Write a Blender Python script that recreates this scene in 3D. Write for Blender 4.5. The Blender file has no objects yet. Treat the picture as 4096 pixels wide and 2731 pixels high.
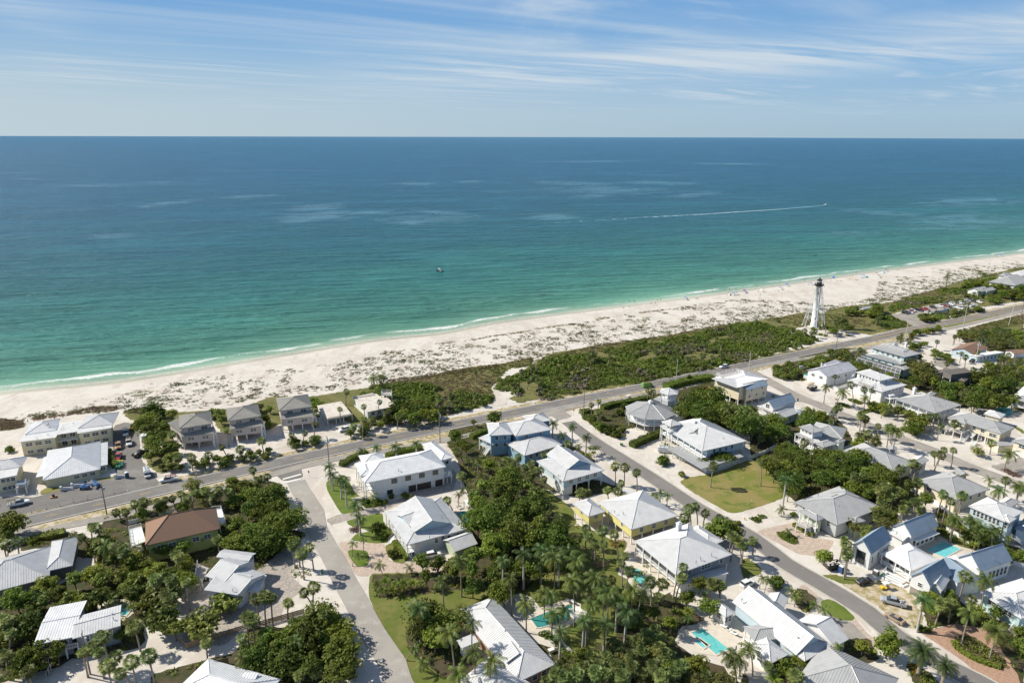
import bpy, bmesh, math, random
import numpy as np
from mathutils import Vector
from mathutils.geometry import tessellate_polygon
R=random.Random(7)
scene=bpy.context.scene
C=scene.collection
# ---------------------------------------------------------------- camera
CAMH=115.0; PITCH=math.radians(16.75); ROLL=math.radians(0.17); FPX=2731.0; CX,CY=2048.0,1365.5
cam_d=bpy.data.cameras.new("camera"); cam=bpy.data.objects.new("camera",cam_d); C.objects.link(cam)
cam_d.sensor_width=36.0; cam_d.lens=24.0; cam_d.clip_start=1.0; cam_d.clip_end=200000.0
from mathutils import Matrix
cam.matrix_world=Matrix.Translation((0,0,CAMH)) @ Matrix.Rotation(math.pi/2-PITCH,4,'X') @ Matrix.Rotation(ROLL,4,'Z')
scene.camera=cam
# ---------------------------------------------------------------- sky and sun
SUN_EL=math.radians(41); SUN_AZ=math.radians(-77)      # azimuth measured clockwise from +Y
world=bpy.data.worlds.new("World"); scene.world=world; world.use_nodes=True
wn=world.node_tree.nodes; wl=world.node_tree.links; wn.clear()
wo=wn.new('ShaderNodeOutputWorld'); bg=wn.new('ShaderNodeBackground'); bg.inputs[1].default_value=0.085
sky=wn.new('ShaderNodeTexSky'); sky.sky_type='NISHITA'; sky.sun_disc=False
sky.sun_elevation=SUN_EL; sky.sun_rotation=SUN_AZ; sky.altitude=100; sky.air_density=1.0; sky.dust_density=0.6; sky.ozone_density=2.5
def WN(t,**k):
    n=wn.new(t)
    for a,b in k.items(): setattr(n,a,b)
    return n
tc=WN('ShaderNodeTexCoord'); sep=WN('ShaderNodeSeparateXYZ'); wl.new(tc.outputs['Generated'],sep.inputs[0])
mz=WN('ShaderNodeMath',operation='MAXIMUM'); wl.new(sep.outputs[2],mz.inputs[0]); mz.inputs[1].default_value=0.012
dx=WN('ShaderNodeMath',operation='DIVIDE'); wl.new(sep.outputs[0],dx.inputs[0]); wl.new(mz.outputs[0],dx.inputs[1])
dy=WN('ShaderNodeMath',operation='DIVIDE'); wl.new(sep.outputs[1],dy.inputs[0]); wl.new(mz.outputs[0],dy.inputs[1])
cmb=WN('ShaderNodeCombineXYZ'); wl.new(dx.outputs[0],cmb.inputs[0]); wl.new(dy.outputs[0],cmb.inputs[1])
def cirrus(az,fl,fx,lo,hi,loc=(0,0,0),dist=.8,det=9):
    """noise drawn out along compass direction az on a high cloud plane"""
    vr=WN('ShaderNodeVectorRotate',rotation_type='Z_AXIS'); vr.inputs['Angle'].default_value=math.radians(az-90); wl.new(cmb.outputs[0],vr.inputs['Vector'])
    mp=WN('ShaderNodeMapping'); mp.inputs['Scale'].default_value=(fl,fx,1); mp.inputs['Location'].default_value=loc; wl.new(vr.outputs[0],mp.inputs[0])
    nz=WN('ShaderNodeTexNoise'); nz.inputs['Scale'].default_value=1; nz.inputs['Detail'].default_value=det; nz.inputs['Roughness'].default_value=0.58; nz.inputs['Distortion'].default_value=dist
    wl.new(mp.outputs[0],nz.inputs['Vector'])
    mr=WN('ShaderNodeMapRange'); mr.interpolation_type='SMOOTHSTEP'; mr.inputs['From Min'].default_value=lo; mr.inputs['From Max'].default_value=hi
    wl.new(nz.outputs['Fac'],mr.inputs['Value']); return mr.outputs[0]
c1=cirrus(38,.10,.34,.44,.74,(3.1,2.3,0),2.6,11)
c2=cirrus(60,.05,.20,.50,.78,(7.9,4.2,0),1.4)
c3=cirrus(30,.10,.14,.38,.60,(1.4,5.3,0),.8,4)
m12=WN('ShaderNodeMath',operation='MULTIPLY'); wl.new(c1,m12.inputs[0]); wl.new(c3,m12.inputs[1])
ad=WN('ShaderNodeMath',operation='MULTIPLY_ADD'); wl.new(c2,ad.inputs[0]); ad.inputs[1].default_value=0.7; wl.new(m12.outputs[0],ad.inputs[2]); ad.use_clamp=True
dens=WN('ShaderNodeMath',operation='MULTIPLY'); wl.new(ad.outputs[0],dens.inputs[0]); dens.inputs[1].default_value=0.80
fadeh=WN('ShaderNodeMapRange',interpolation_type='SMOOTHSTEP'); wl.new(sep.outputs[2],fadeh.inputs['Value']); fadeh.inputs['From Min'].default_value=.01; fadeh.inputs['From Max'].default_value=.07
# one broad soft veil of cirrus, ahead and to the right, ragged by the same noise
def band_(inp,a,b,c,d):
    u=WN('ShaderNodeMapRange',interpolation_type='SMOOTHSTEP'); wl.new(inp,u.inputs['Value']); u.inputs['From Min'].default_value=a; u.inputs['From Max'].default_value=b
    v=WN('ShaderNodeMapRange',interpolation_type='SMOOTHSTEP'); wl.new(inp,v.inputs['Value']); v.inputs['From Min'].default_value=d; v.inputs['From Max'].default_value=c
    m_=WN('ShaderNodeMath',operation='MULTIPLY'); wl.new(u.outputs[0],m_.inputs[0]); wl.new(v.outputs[0],m_.inputs[1]); return m_.outputs[0]
tilt=WN('ShaderNodeMath',operation='MULTIPLY_ADD'); wl.new(sep.outputs[0],tilt.inputs[0]); tilt.inputs[1].default_value=-.055; wl.new(sep.outputs[2],tilt.inputs[2])
v1=band_(tilt.outputs[0],.035,.080,.088,.125); v2=band_(sep.outputs[0],-.35,.02,.5,2.0)
vz=cirrus(55,.16,.5,.30,.66,(2,9,0),1.5,10); vm=WN('ShaderNodeMath',operation='MULTIPLY'); wl.new(v1,vm.inputs[0]); wl.new(v2,vm.inputs[1]); vn=WN('ShaderNodeMath',operation='MULTIPLY'); wl.new(vm.outputs[0],vn.inputs[0]); wl.new(vz,vn.inputs[1])
dsum=WN('ShaderNodeMath',operation='MAXIMUM'); wl.new(dens.outputs[0],dsum.inputs[0]); wl.new(vn.outputs[0],dsum.inputs[1]); dens=dsum
dens2=WN('ShaderNodeMath',operation='MULTIPLY'); wl.new(dens.outputs[0],dens2.inputs[0]); wl.new(fadeh.outputs[0],dens2.inputs[1])
# clear-air colour by height: pale at the horizon, blue above, the physical sky from about 20 degrees up
ramp=WN('ShaderNodeValToRGB'); rz_=WN('ShaderNodeMath',operation='MULTIPLY'); wl.new(sep.outputs[2],rz_.inputs[0]); rz_.inputs[1].default_value=1.0; wl.new(rz_.outputs[0],ramp.inputs[0])
el=ramp.color_ramp.elements; el[0].position=0; el[1].position=.40
for p_,c_ in ((0,(.300,.415,.50)),(.03,(.31,.44,.55)),(.09,(.20,.375,.58)),(.17,(.14,.305,.555)),(.40,(.06,.18,.44))):
    e_=el[0] if p_==0 else (el[len(el)-1] if p_==.40 else el.new(p_)); e_.color=(*c_,1)
side=WN('ShaderNodeMapRange'); wl.new(sep.outputs[0],side.inputs['Value']); side.inputs['From Min'].default_value=-.75; side.inputs['From Max'].default_value=.5; side.inputs['To Min'].default_value=1; side.inputs['To Max'].default_value=0
lowm=WN('ShaderNodeMapRange',interpolation_type='SMOOTHSTEP'); wl.new(sep.outputs[2],lowm.inputs['Value']); lowm.inputs['From Min'].default_value=.16; lowm.inputs['From Max'].default_value=0
sm_=WN('ShaderNodeMath',operation='MULTIPLY'); wl.new(side.outputs[0],sm_.inputs[0]); wl.new(lowm.outputs[0],sm_.inputs[1])
rs_=WN('ShaderNodeMixRGB'); wl.new(sm_.outputs[0],rs_.inputs[0]); wl.new(ramp.outputs[0],rs_.inputs[1]); rs_.inputs[2].default_value=(.43,.52,.56,1)
r10=WN('ShaderNodeMixRGB',blend_type='MULTIPLY'); r10.inputs[0].default_value=1; wl.new(rs_.outputs[0],r10.inputs[1]); r10.inputs[2].default_value=(11.4,11.4,11.4,1)
hz=WN('ShaderNodeMapRange',interpolation_type='SMOOTHSTEP'); wl.new(sep.outputs[2],hz.inputs['Value']); hz.inputs['From Min'].default_value=.22; hz.inputs['From Max'].default_value=.5
mixh=WN('ShaderNodeMixRGB'); wl.new(hz.outputs[0],mixh.inputs[0]); wl.new(r10.outputs[0],mixh.inputs[1]); wl.new(sky.outputs[0],mixh.inputs[2])
mixc=WN('ShaderNodeMixRGB'); wl.new(dens2.outputs[0],mixc.inputs[0]); wl.new(mixh.outputs[0],mixc.inputs[1]); mixc.inputs[2].default_value=(5.7,6.5,7.2,1)
wl.new(mixc.outputs[0],bg.inputs[0]); wl.new(bg.outputs[0],wo.inputs[0])
sd=bpy.data.lights.new("sun",'SUN'); sd.energy=5.0; sd.angle=math.radians(0.53); sd.color=(1,0.935,0.81)
sun=bpy.data.objects.new("sun",sd); C.objects.link(sun)
sv=Vector((math.sin(SUN_AZ)*math.cos(SUN_EL),math.cos(SUN_AZ)*math.cos(SUN_EL),math.sin(SUN_EL)))
sun.rotation_euler=sv.to_track_quat('Z','Y').to_euler(); sun.location=sv*500
scene.view_settings.view_transform='Standard'; scene.view_settings.look='None'; scene.view_settings.gamma=1
scene.view_settings.use_curve_mapping=False; scene.view_settings.exposure=0.36
# ---------------------------------------------------------------- photograph coordinates -> ground points
TI=dict(A=(0,1500,2.352),B=(1000,1500,2.352),C=(2000,1500,2.352),D=(3000,1300,2.146),E=(0,2100,2.352),F=(1000,2100,2.352),G=(2000,2100,2.352),H=(3000,1900,2.146),I=(3096,2131,2.352),J=(3496,960,3.92),K=(2896,960,3.92),L=(2300,1060,3.92),M=(1500,1100,2.6133),N=(3596,1260,4.704),
 O=(1550,1950,3.92),P=(2800,2300,3.638),Q=(2740,1440,4.704),R=(3180,1360,4.704),S=(3596,1593,4.704),T=(3140,1650,4.704),U=(2440,1500,2.688),V=(3380,2020,2.24),W=(3696,1900,2.24),X=(2600,1850,4.704),Y=(0,1900,3.92),Z=(0,0,.574219))
cP,sP,cR,sR=math.cos(PITCH),math.sin(PITCH),math.cos(ROLL),math.sin(ROLL)
def at(px,py,z=0.0):
    x=(px-CX)/FPX; y=-(py-CY)/FPX
    x,y=cR*x-sR*y,sR*x+cR*y
    d=Vector((x,cP+y*sP,-sP+y*cP)); t=(z-CAMH)/d.z
    return Vector((d.x*t,d.y*t,z))
def toimg(p):
    X=p[0]; zz=p[2]-CAMH; Z=p[1]*cP-zz*sP; Y=p[1]*sP+zz*cP
    x,y=X/Z,Y/Z; x,y=cR*x+sR*y,-sR*x+cR*y
    return CX+x*FPX,CY-y*FPX
def PT(s,z=0.0):
    """'A 10,20 30,40 B 5,6' -> list of world points at height z"""
    out=[]; t='Z'
    for w in s.split():
        if w[0].isalpha(): t=w; continue
        v=[float(q) for q in w.split(',')]; a=TI[t]
        out.append(at(a[0]+v[0]/a[2],a[1]+v[1]/a[2],v[2] if len(v)>2 else z))
    return out
# ---------------------------------------------------------------- mesh helpers
class MB:
    def __init__(s): s.v=[]; s.f=[]; s.m=[]
    def poly(s,pts,m=0):
        i=len(s.v); s.v+= [tuple(p) for p in pts]; s.f.append(tuple(range(i,i+len(pts)))); s.m.append(m)
    def box(s,o,a,b,c,m=0):
        """box from corner o with edge vectors a,b,c"""
        o,a,b,c=Vector(o),Vector(a),Vector(b),Vector(c); i=len(s.v)
        for k in (o,o+a,o+a+b,o+b,o+c,o+a+c,o+a+b+c,o+b+c): s.v.append(tuple(k))
        for q in ((0,3,2,1),(4,5,6,7),(0,1,5,4),(1,2,6,5),(2,3,7,6),(3,0,4,7)): s.f.append(tuple(i+j for j in q)); s.m.append(m)
    def cbox(s,c,sx,sy,sz,rz=0,m=0):
        """box centred in xy, bottom at c.z"""
        u=Vector((math.cos(rz),math.sin(rz),0)); w=Vector((-u.y,u.x,0)); c=Vector(c)
        s.box(c-u*sx/2-w*sy/2,u*sx,w*sy,Vector((0,0,sz)),m)
    def tube(s,pts,rad,n=6,m=0,cap=True):
        pts=[Vector(p) for p in pts]
        if not hasattr(rad,'__len__'): rad=[rad]*len(pts)
        i=len(s.v)
        for k,p in enumerate(pts):
            d=(pts[min(k+1,len(pts)-1)]-pts[max(k-1,0)]).normalized()
            a=d.cross(Vector((0,0,1)))
            if a.length<.05: a=Vector((1,0,0))
            a.normalize(); b=d.cross(a)
            for j in range(n):
                t=2*math.pi*j/n; s.v.append(tuple(p+(a*math.cos(t)+b*math.sin(t))*rad[k]))
        for k in range(len(pts)-1):
            for j in range(n):
                j2=(j+1)%n; s.f.append((i+k*n+j,i+k*n+j2,i+(k+1)*n+j2,i+(k+1)*n+j)); s.m.append(m)
        if cap:
            s.f.append(tuple(i+j for j in range(n))); s.m.append(m)
            s.f.append(tuple(i+(len(pts)-1)*n+j for j in range(n))[::-1]); s.m.append(m)
    def mesh(s,name,mats,smooth=False):
        me=bpy.data.meshes.new(name); me.from_pydata(s.v,[],s.f)
        if not isinstance(mats,(list,tuple)): mats=[mats]
        for q in mats: me.materials.append(q)
        if len(mats)>1: me.polygons.foreach_set('material_index',s.m)
        if smooth: me.polygons.foreach_set('use_smooth',[True]*len(s.f))
        me.update(); return me
def link(name,data,parent=None,loc=(0,0,0),rz=0,scale=None,**props):
    o=bpy.data.objects.new(name,data); C.objects.link(o)
    if parent is not None: o.parent=parent
    o.location=loc
    if rz: o.rotation_euler=(0,0,rz)
    if scale is not None: o.scale=scale if hasattr(scale,'__len__') else (scale,)*3
    for k,v in props.items():
        if v is not None: o[k]=v
    return o
def empty(name,loc,rz=0,scale=None,**p):
    o=link(name,None,None,loc,rz,scale,**p); o.empty_display_size=.3; return o
# ---------------------------------------------------------------- materials
MATS={}
def mat(name,col,rough=.6,col2=None,nscale=1.0,detail=4,lo=.35,hi=.65,bump=0,bscale=8,spec=.5,metal=0,coords='Object',extra=None,transl=0,rnd=0):
    if name in MATS: return MATS[name]
    m=bpy.data.materials.new(name); m.use_nodes=True; nt=m.node_tree; N=nt.nodes; L=nt.links
    b=N['Principled BSDF']; b.inputs['Roughness'].default_value=rough; b.inputs['Specular IOR Level'].default_value=spec; b.inputs['Metallic'].default_value=metal
    c4=(*col,1); src=None
    tcn=N.new('ShaderNodeTexCoord')
    if col2 is not None:
        nz=N.new('ShaderNodeTexNoise'); nz.inputs['Scale'].default_value=nscale; nz.inputs['Detail'].default_value=detail; nz.inputs['Roughness'].default_value=.62
        L.new(tcn.outputs[coords],nz.inputs['Vector'])
        r=N.new('ShaderNodeValToRGB'); r.color_ramp.elements[0].position=lo; r.color_ramp.elements[1].position=hi
        r.color_ramp.elements[0].color=c4; r.color_ramp.elements[1].color=(*col2,1)
        L.new(nz.outputs['Fac'],r.inputs[0]); src=r.outputs[0]
    if rnd:
        oi=N.new('ShaderNodeObjectInfo'); hs=N.new('ShaderNodeHueSaturation')
        mr=N.new('ShaderNodeMapRange'); mr.inputs['To Min'].default_value=1-rnd; mr.inputs['To Max'].default_value=1+rnd
        L.new(oi.outputs['Random'],mr.inputs['Value']); L.new(mr.outputs[0],hs.inputs['Value'])
        mr2=N.new('ShaderNodeMapRange'); mr2.inputs['To Min'].default_value=.5-rnd*.07; mr2.inputs['To Max'].default_value=.5+rnd*.05
        mu=N.new('ShaderNodeMath'); mu.operation='FRACT'; m7=N.new('ShaderNodeMath'); m7.operation='MULTIPLY'; m7.inputs[1].default_value=7.77
        L.new(oi.outputs['Random'],m7.inputs[0]); L.new(m7.outputs[0],mu.inputs[0]); L.new(mu.outputs[0],mr2.inputs['Value']); L.new(mr2.outputs[0],hs.inputs['Hue'])
        if src: L.new(src,hs.inputs['Color'])
        else: hs.inputs['Color'].default_value=c4
        src=hs.outputs[0]
    if src: L.new(src,b.inputs['Base Color'])
    else: b.inputs['Base Color'].default_value=c4
    if bump:
        nb=N.new('ShaderNodeTexNoise'); nb.inputs['Scale'].default_value=bscale; nb.inputs['Detail'].default_value=5; L.new(tcn.outputs[coords],nb.inputs['Vector'])
        bp=N.new('ShaderNodeBump'); bp.inputs['Strength'].default_value=min(bump,1); bp.inputs['Distance'].default_value=.1 if bump<=1 else bump
        L.new(nb.outputs['Fac'],bp.inputs['Height']); L.new(bp.outputs[0],b.inputs['Normal'])
    if transl:
        tr=N.new('ShaderNodeBsdfTranslucent'); ms=N.new('ShaderNodeMixShader'); ms.inputs[0].default_value=transl
        if src: L.new(src,tr.inputs[0])
        else: tr.inputs[0].default_value=c4
        out=N['Material Output']; L.new(b.outputs[0],ms.inputs[1]); L.new(tr.outputs[0],ms.inputs[2]); L.new(ms.outputs[0],out.inputs[0])
    if extra: extra(nt,b,src,tcn)
    MATS[name]=m; return m
def mix_noise(nt,c1,c2,scale,lo,hi,tcn,coords='Object',detail=6,rough=.65,vscale=None,dist=0):
    """helper: returns socket = noise-thresholded mix of two sockets/colours"""
    N,L=nt.nodes,nt.links
    nz=N.new('ShaderNodeTexNoise'); nz.inputs['Scale'].default_value=scale; nz.inputs['Detail'].default_value=detail; nz.inputs['Roughness'].default_value=rough; nz.inputs['Distortion'].default_value=dist
    if vscale is not None:
        mp=N.new('ShaderNodeMapping'); mp.inputs['Scale'].default_value=vscale[:3]
        if len(vscale)>3: mp.inputs['Rotation'].default_value=(0,0,vscale[3])
        L.new(tcn.outputs[coords],mp.inputs[0]); L.new(mp.outputs[0],nz.inputs['Vector'])
    else: L.new(tcn.outputs[coords],nz.inputs['Vector'])
    mr=N.new('ShaderNodeMapRange'); mr.interpolation_type='SMOOTHSTEP'; mr.inputs['From Min'].default_value=lo; mr.inputs['From Max'].default_value=hi; L.new(nz.outputs['Fac'],mr.inputs['Value'])
    mx=N.new('ShaderNodeMixRGB'); L.new(mr.outputs[0],mx.inputs[0])
    for i,c in ((1,c1),(2,c2)):
        if isinstance(c,tuple): mx.inputs[i].default_value=(*c,1)
        else: L.new(c,mx.inputs[i])
    return mx.outputs[0]
def ground_mat(name,base,layers,rough=.9,bump=.5,bscale=3):
    m=bpy.data.materials.new(name); m.use_nodes=True; nt=m.node_tree; N=nt.nodes; L=nt.links; b=N['Principled BSDF']
    b.inputs['Roughness'].default_value=rough; b.inputs['Specular IOR Level'].default_value=.2
    t=N.new('ShaderNodeTexCoord'); src=base
    for l in layers:
        col,sc,lo,hi=l[:4]; src=mix_noise(nt,src,col,sc,lo,hi,t,vscale=l[4] if len(l)>4 else None)
    L.new(src,b.inputs['Base Color'])
    if bump:
        nb=N.new('ShaderNodeTexNoise'); nb.inputs['Scale'].default_value=bscale; nb.inputs['Detail'].default_value=6; L.new(t.outputs['Object'],nb.inputs['Vector'])
        bp=N.new('ShaderNodeBump'); bp.inputs['Strength'].default_value=bump; bp.inputs['Distance'].default_value=.15; L.new(nb.outputs['Fac'],bp.inputs['Height']); L.new(bp.outputs[0],b.inputs['Normal'])
    return m
SAND=(.575,.54,.49); GRAVEL=(.50,.45,.385)
M_sand=ground_mat('white_shell_sand',SAND,[((.50,.46,.405),.05,.40,.62),((.62,.58,.525),.35,.45,.7),((.46,.41,.34),1.3,.60,.80),((.50,.45,.40),.11,.52,.6,(1,.35,1,.5))],bump=.45,bscale=1.2)
M_verge=ground_mat('sandy_dry_verge',(.46,.38,.27),[((.27,.23,.10),.6,.42,.58),((.52,.46,.37),.25,.5,.62),((.16,.17,.05),1.4,.55,.68)])
M_scrubg=ground_mat('scrub_soil',(.19,.17,.07),[((.13,.13,.04),.15,.4,.6),((.33,.27,.14),.5,.55,.70),((.08,.095,.025),1.6,.45,.62)],bump=.9,bscale=1.5)
M_soil=ground_mat('leaf_litter_soil',(.085,.065,.04),[((.045,.055,.02),.35,.4,.6),((.20,.16,.11),.8,.6,.75)],bump=.8)
M_lawn=ground_mat('lawn_grass',(.115,.140,.030),[((.165,.165,.050),.12,.40,.62),((.085,.13,.018),.5,.5,.7),((.20,.19,.07),1.8,.58,.8)],bump=.6,bscale=6)
M_lawn2=ground_mat('fresh_turf',(.095,.145,.022),[((.13,.165,.035),.3,.4,.6)],bump=.5,bscale=6)
M_drylawn=ground_mat('thin_yellowed_lawn',(.155,.175,.035),[((.24,.20,.075),.07,.40,.60),((.10,.145,.025),.16,.52,.66),((.30,.24,.13),.45,.58,.72),((.52,.48,.40),.5,.70,.74),((.20,.19,.06),2.2,.5,.8)],bump=.6,bscale=5)
M_asph=ground_mat('weathered_asphalt',(.185,.175,.165),[((.235,.225,.21),.03,.52,.6,(1,1,1)),((.15,.142,.135),.9,.60,.66),((.165,.155,.148),.08,.4,.6),((.21,.20,.19),.5,.5,.75),((.13,.125,.12),.35,.66,.70,(.25,1.6,1,.5))],rough=.85,bump=.2,bscale=20)
M_asph2=ground_mat('asphalt_side_street',(.215,.20,.19),[((.185,.172,.163),.045,.5,.58),((.17,.158,.15),.8,.62,.67),((.19,.178,.168),.1,.4,.6),((.25,.235,.22),.6,.55,.8)],rough=.85,bump=.2,bscale=20)
M_conc=ground_mat('pale_worn_concrete_street',(.345,.325,.295),[((.305,.285,.26),.08,.4,.6),((.385,.365,.33),.3,.5,.7),((.35,.27,.19),.06,.60,.74),((.28,.26,.24),.9,.66,.72)],rough=.85,bump=.2,bscale=12)
M_path=ground_mat('grey_path_asphalt',(.32,.295,.265),[((.27,.25,.225),.15,.4,.6),((.40,.37,.32),.5,.58,.7)],rough=.9,bump=.2)
M_kerb=ground_mat('concrete_gutter',(.47,.44,.385),[((.40,.37,.32),.6,.45,.7)],bump=.1)
M_wline=ground_mat('white_road_paint',(.72,.71,.68),[((.5,.49,.47),1.5,.55,.7)],bump=0)
M_yline=ground_mat('yellow_road_paint',(.62,.40,.09),[((.42,.30,.13),1.5,.55,.7)],bump=0)
M_mulch=ground_mat('brown_mulch',(.12,.075,.045),[((.07,.045,.03),1.2,.4,.6)])
def paver_mat(name,a,bc,cm,scale=1.0):
    m=bpy.data.materials.new(name); m.use_nodes=True; nt=m.node_tree; N=nt.nodes; L=nt.links; b=N['Principled BSDF']; b.inputs['Roughness'].default_value=.85
    t=N.new('ShaderNodeTexCoord'); v=N.new('ShaderNodeTexVoronoi'); v.inputs['Scale'].default_value=1.9*scale; L.new(t.outputs['Object'],v.inputs['Vector'])
    sp=N.new('ShaderNodeSeparateXYZ'); L.new(v.outputs['Color'],sp.inputs[0])
    r=N.new('ShaderNodeValToRGB'); r.color_ramp.elements[0].color=(*a,1); r.color_ramp.elements[1].color=(*bc,1); r.color_ramp.elements[0].position=.1; r.color_ramp.elements[1].position=.9
    L.new(sp.outputs[0],r.inputs[0])
    v2=N.new('ShaderNodeTexVoronoi'); v2.feature='DISTANCE_TO_EDGE'; v2.inputs['Scale'].default_value=1.9*scale; L.new(t.outputs['Object'],v2.inputs['Vector'])
    mr=N.new('ShaderNodeMapRange'); mr.inputs['From Min'].default_value=.01; mr.inputs['From Max'].default_value=.05; L.new(v2.outputs['Distance'],mr.inputs['Value'])
    mx=N.new('ShaderNodeMixRGB'); mx.inputs[1].default_value=(*cm,1); L.new(mr.outputs[0],mx.inputs[0]); L.new(r.outputs[0],mx.inputs[2]); L.new(mx.outputs[0],b.inputs['Base Color'])
    bp=N.new('ShaderNodeBump'); bp.inputs['Strength'].default_value=.5; bp.inputs['Distance'].default_value=.03; L.new(mr.outputs[0],bp.inputs['Height']); L.new(bp.outputs[0],b.inputs['Normal'])
    return m
M_paverp=paver_mat('pink_shell_pavers',(.52,.42,.345),(.40,.315,.25),(.34,.28,.235))
M_paverg=paver_mat('grey_tan_pavers',(.42,.375,.33),(.30,.265,.235),(.24,.21,.185))
M_paverb=paver_mat('terracotta_brick_pavers',(.44,.28,.19),(.34,.21,.145),(.27,.18,.13),1.4)
M_deckstone=ground_mat('travertine_deck',(.60,.55,.47),[((.53,.48,.41),.8,.4,.65)],bump=.1)
# ---------------------------------------------------------------- sheets on the ground
def smooth_poly(pts,step=1.2,amp=.2,curve=True,seed=1):
    """organic outline: rounded corners and small irregularities"""
    rr=random.Random(seed); P=[Vector(p) for p in pts]
    if curve:
        for _ in range(2):
            Q=[]
            for i in range(len(P)):
                a,b=P[i],P[(i+1)%len(P)]; Q+= [a*.87+b*.13,a*.13+b*.87]
            P=Q
    out=[]
    for i in range(len(P)):
        a,b=P[i],P[(i+1)%len(P)]; n=max(1,int((b-a).length/step))
        for k in range(n):
            q=a.lerp(b,k/n); out.append(Vector((q.x+rr.uniform(-amp,amp),q.y+rr.uniform(-amp,amp),q.z)))
    return out
ZC=[0]
def sheet(name,s,m,z,kind='structure',organic=None,thick=0,**props):
    ZC[0]+=1; z+=ZC[0]*.0006
    pts=PT(s) if isinstance(s,str) else s
    if organic is not None: pts=smooth_poly(pts,amp=organic)
    tri=tessellate_polygon([[Vector((p.x,p.y,0)) for p in pts]])
    n=len(pts); v=[(p.x,p.y,z) for p in pts]; f=[]
    for t in tri:
        a,b,c=(Vector(v[i]) for i in t)
        f.append(tuple(t) if (b-a).cross(c-a).z>0 else tuple(reversed(t)))
    if thick:
        v+=[(p.x,p.y,z-thick) for p in pts]; f+=[(i,(i+1)%n,n+(i+1)%n,n+i) for i in range(n)]
    me=bpy.data.meshes.new(name); me.from_pydata(v,[],f); me.materials.append(m)
    if kind: props['kind']=kind
    return link(name,me,None,**props)
def resample(pts,step=4.0):
    """Catmull-Rom through points"""
    P=[Vector((p.x,p.y,0)) for p in pts]; out=[]
    P=[P[0]*2-P[1]]+P+[P[-1]*2-P[-2]]
    for i in range(1,len(P)-2):
        a,b,c,d=P[i-1:i+3]; n=max(1,int((c-b).length/step))
        for k in range(n):
            t=k/n; out.append(.5*((2*b)+(c-a)*t+(2*a-5*b+4*c-d)*t*t+(3*b-a-3*c+d)*t**3))
    out.append(P[-2]); return out
def offset(pts,d):
    out=[]
    for i,p in enumerate(pts):
        t=(pts[min(i+1,len(pts)-1)]-pts[max(i-1,0)]).normalized(); out.append(Vector((p.x-t.y*d,p.y+t.x*d,0)))
    return out
def band(name,pts,d0,d1,m,z,kind='structure',thick=0,jit=0,**props):
    a,b=offset(pts,d0),offset(pts,d1)
    if jit:
        for q in a+b: q.x+=R.uniform(-jit,jit); q.y+=R.uniform(-jit,jit)
    n=len(a); v=[(p.x,p.y,z) for p in a]+[(p.x,p.y,z) for p in b]
    s=1 if d1<d0 else -1
    f=[(i,n+i,n+i+1,i+1)[::s] for i in range(n-1)]
    if thick:
        o=len(v); v+=[(x,y,z-thick) for x,y,_ in v]
        f+=[(i,i+1,o+i+1,o+i) for i in range(n-1)]+[(n+i,o+n+i,o+n+i+1,n+i+1) for i in range(n-1)]
    me=bpy.data.meshes.new(name); me.from_pydata(v,[],f); me.materials.append(m)
    if kind: props['kind']=kind
    return link(name,me,None,**props)
# ---------------------------------------------------------------- shoreline, land, sea
SH=[(-239,298),(-189,316),(-133,352),(-81,385),(-43,401),(-8,427),(61,463),(91,478),(164,515),(227,550),(276,577),(324,604),(403,643),(534,709)]
TV=Vector((.886,.4637,0)).normalized(); NM=Vector((-TV.y,TV.x,0))
P0=Vector((-239,298,0)); P1=Vector((534,709,0))
core=resample([P0-TV*60+NM*-3]+[Vector((x,y,0)) for x,y in SH]+[P1+TV*70],6.0)
shore=[core[0]-TV*k for k in (60000,20000,7000,3000,1500,900,500,300,150,60)]+core+[core[-1]+TV*k for k in (60,150,300,500,900,1500,3000,7000,20000,60000)]
nrm=[]
for i,p in enumerate(shore):
    t=(shore[min(i+2,len(shore)-1)]-shore[max(i-2,0)]).normalized(); n=Vector((-t.y,t.x,0))
    nrm.append(NM)
sdist=[0]
for i in range(1,len(shore)): sdist.append(sdist[-1]+(shore[i]-shore[i-1]).length)
# sea bed slopes gently away under the beach line; the sea lies 3 mm above the wet sand at its edge
DD=[-4,0,1.5,3,5,8,12,18,26,40,60,90,130,190,280,400,600,900,1400,2200,3500,6000,10000,18000,32000,60000]
v=[];f=[];uv=[]
for i,p in enumerate(shore):
    for d in DD:
        w=min(1,max(0,(d-60)/700)); n=(nrm[i]*(1-w)+NM*w).normalized()
        q=p+n*d; v.append((q.x,q.y,.012 if d>=0 else .012)); uv.append((sdist[i],d))
nd=len(DD)
for i in range(len(shore)-1):
    for k in range(nd-1): f.append((i*nd+k,(i+1)*nd+k,(i+1)*nd+k+1,i*nd+k+1))
me=bpy.data.meshes.new('sea'); me.from_pydata(v,[],f)
at_=me.attributes.new('shore_dist','FLOAT','POINT'); at_.data.foreach_set('value',[u[1] for u in uv])
at2=me.attributes.new('shore_along','FLOAT','POINT'); at2.data.foreach_set('value',[u[0] for u in uv])
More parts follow.
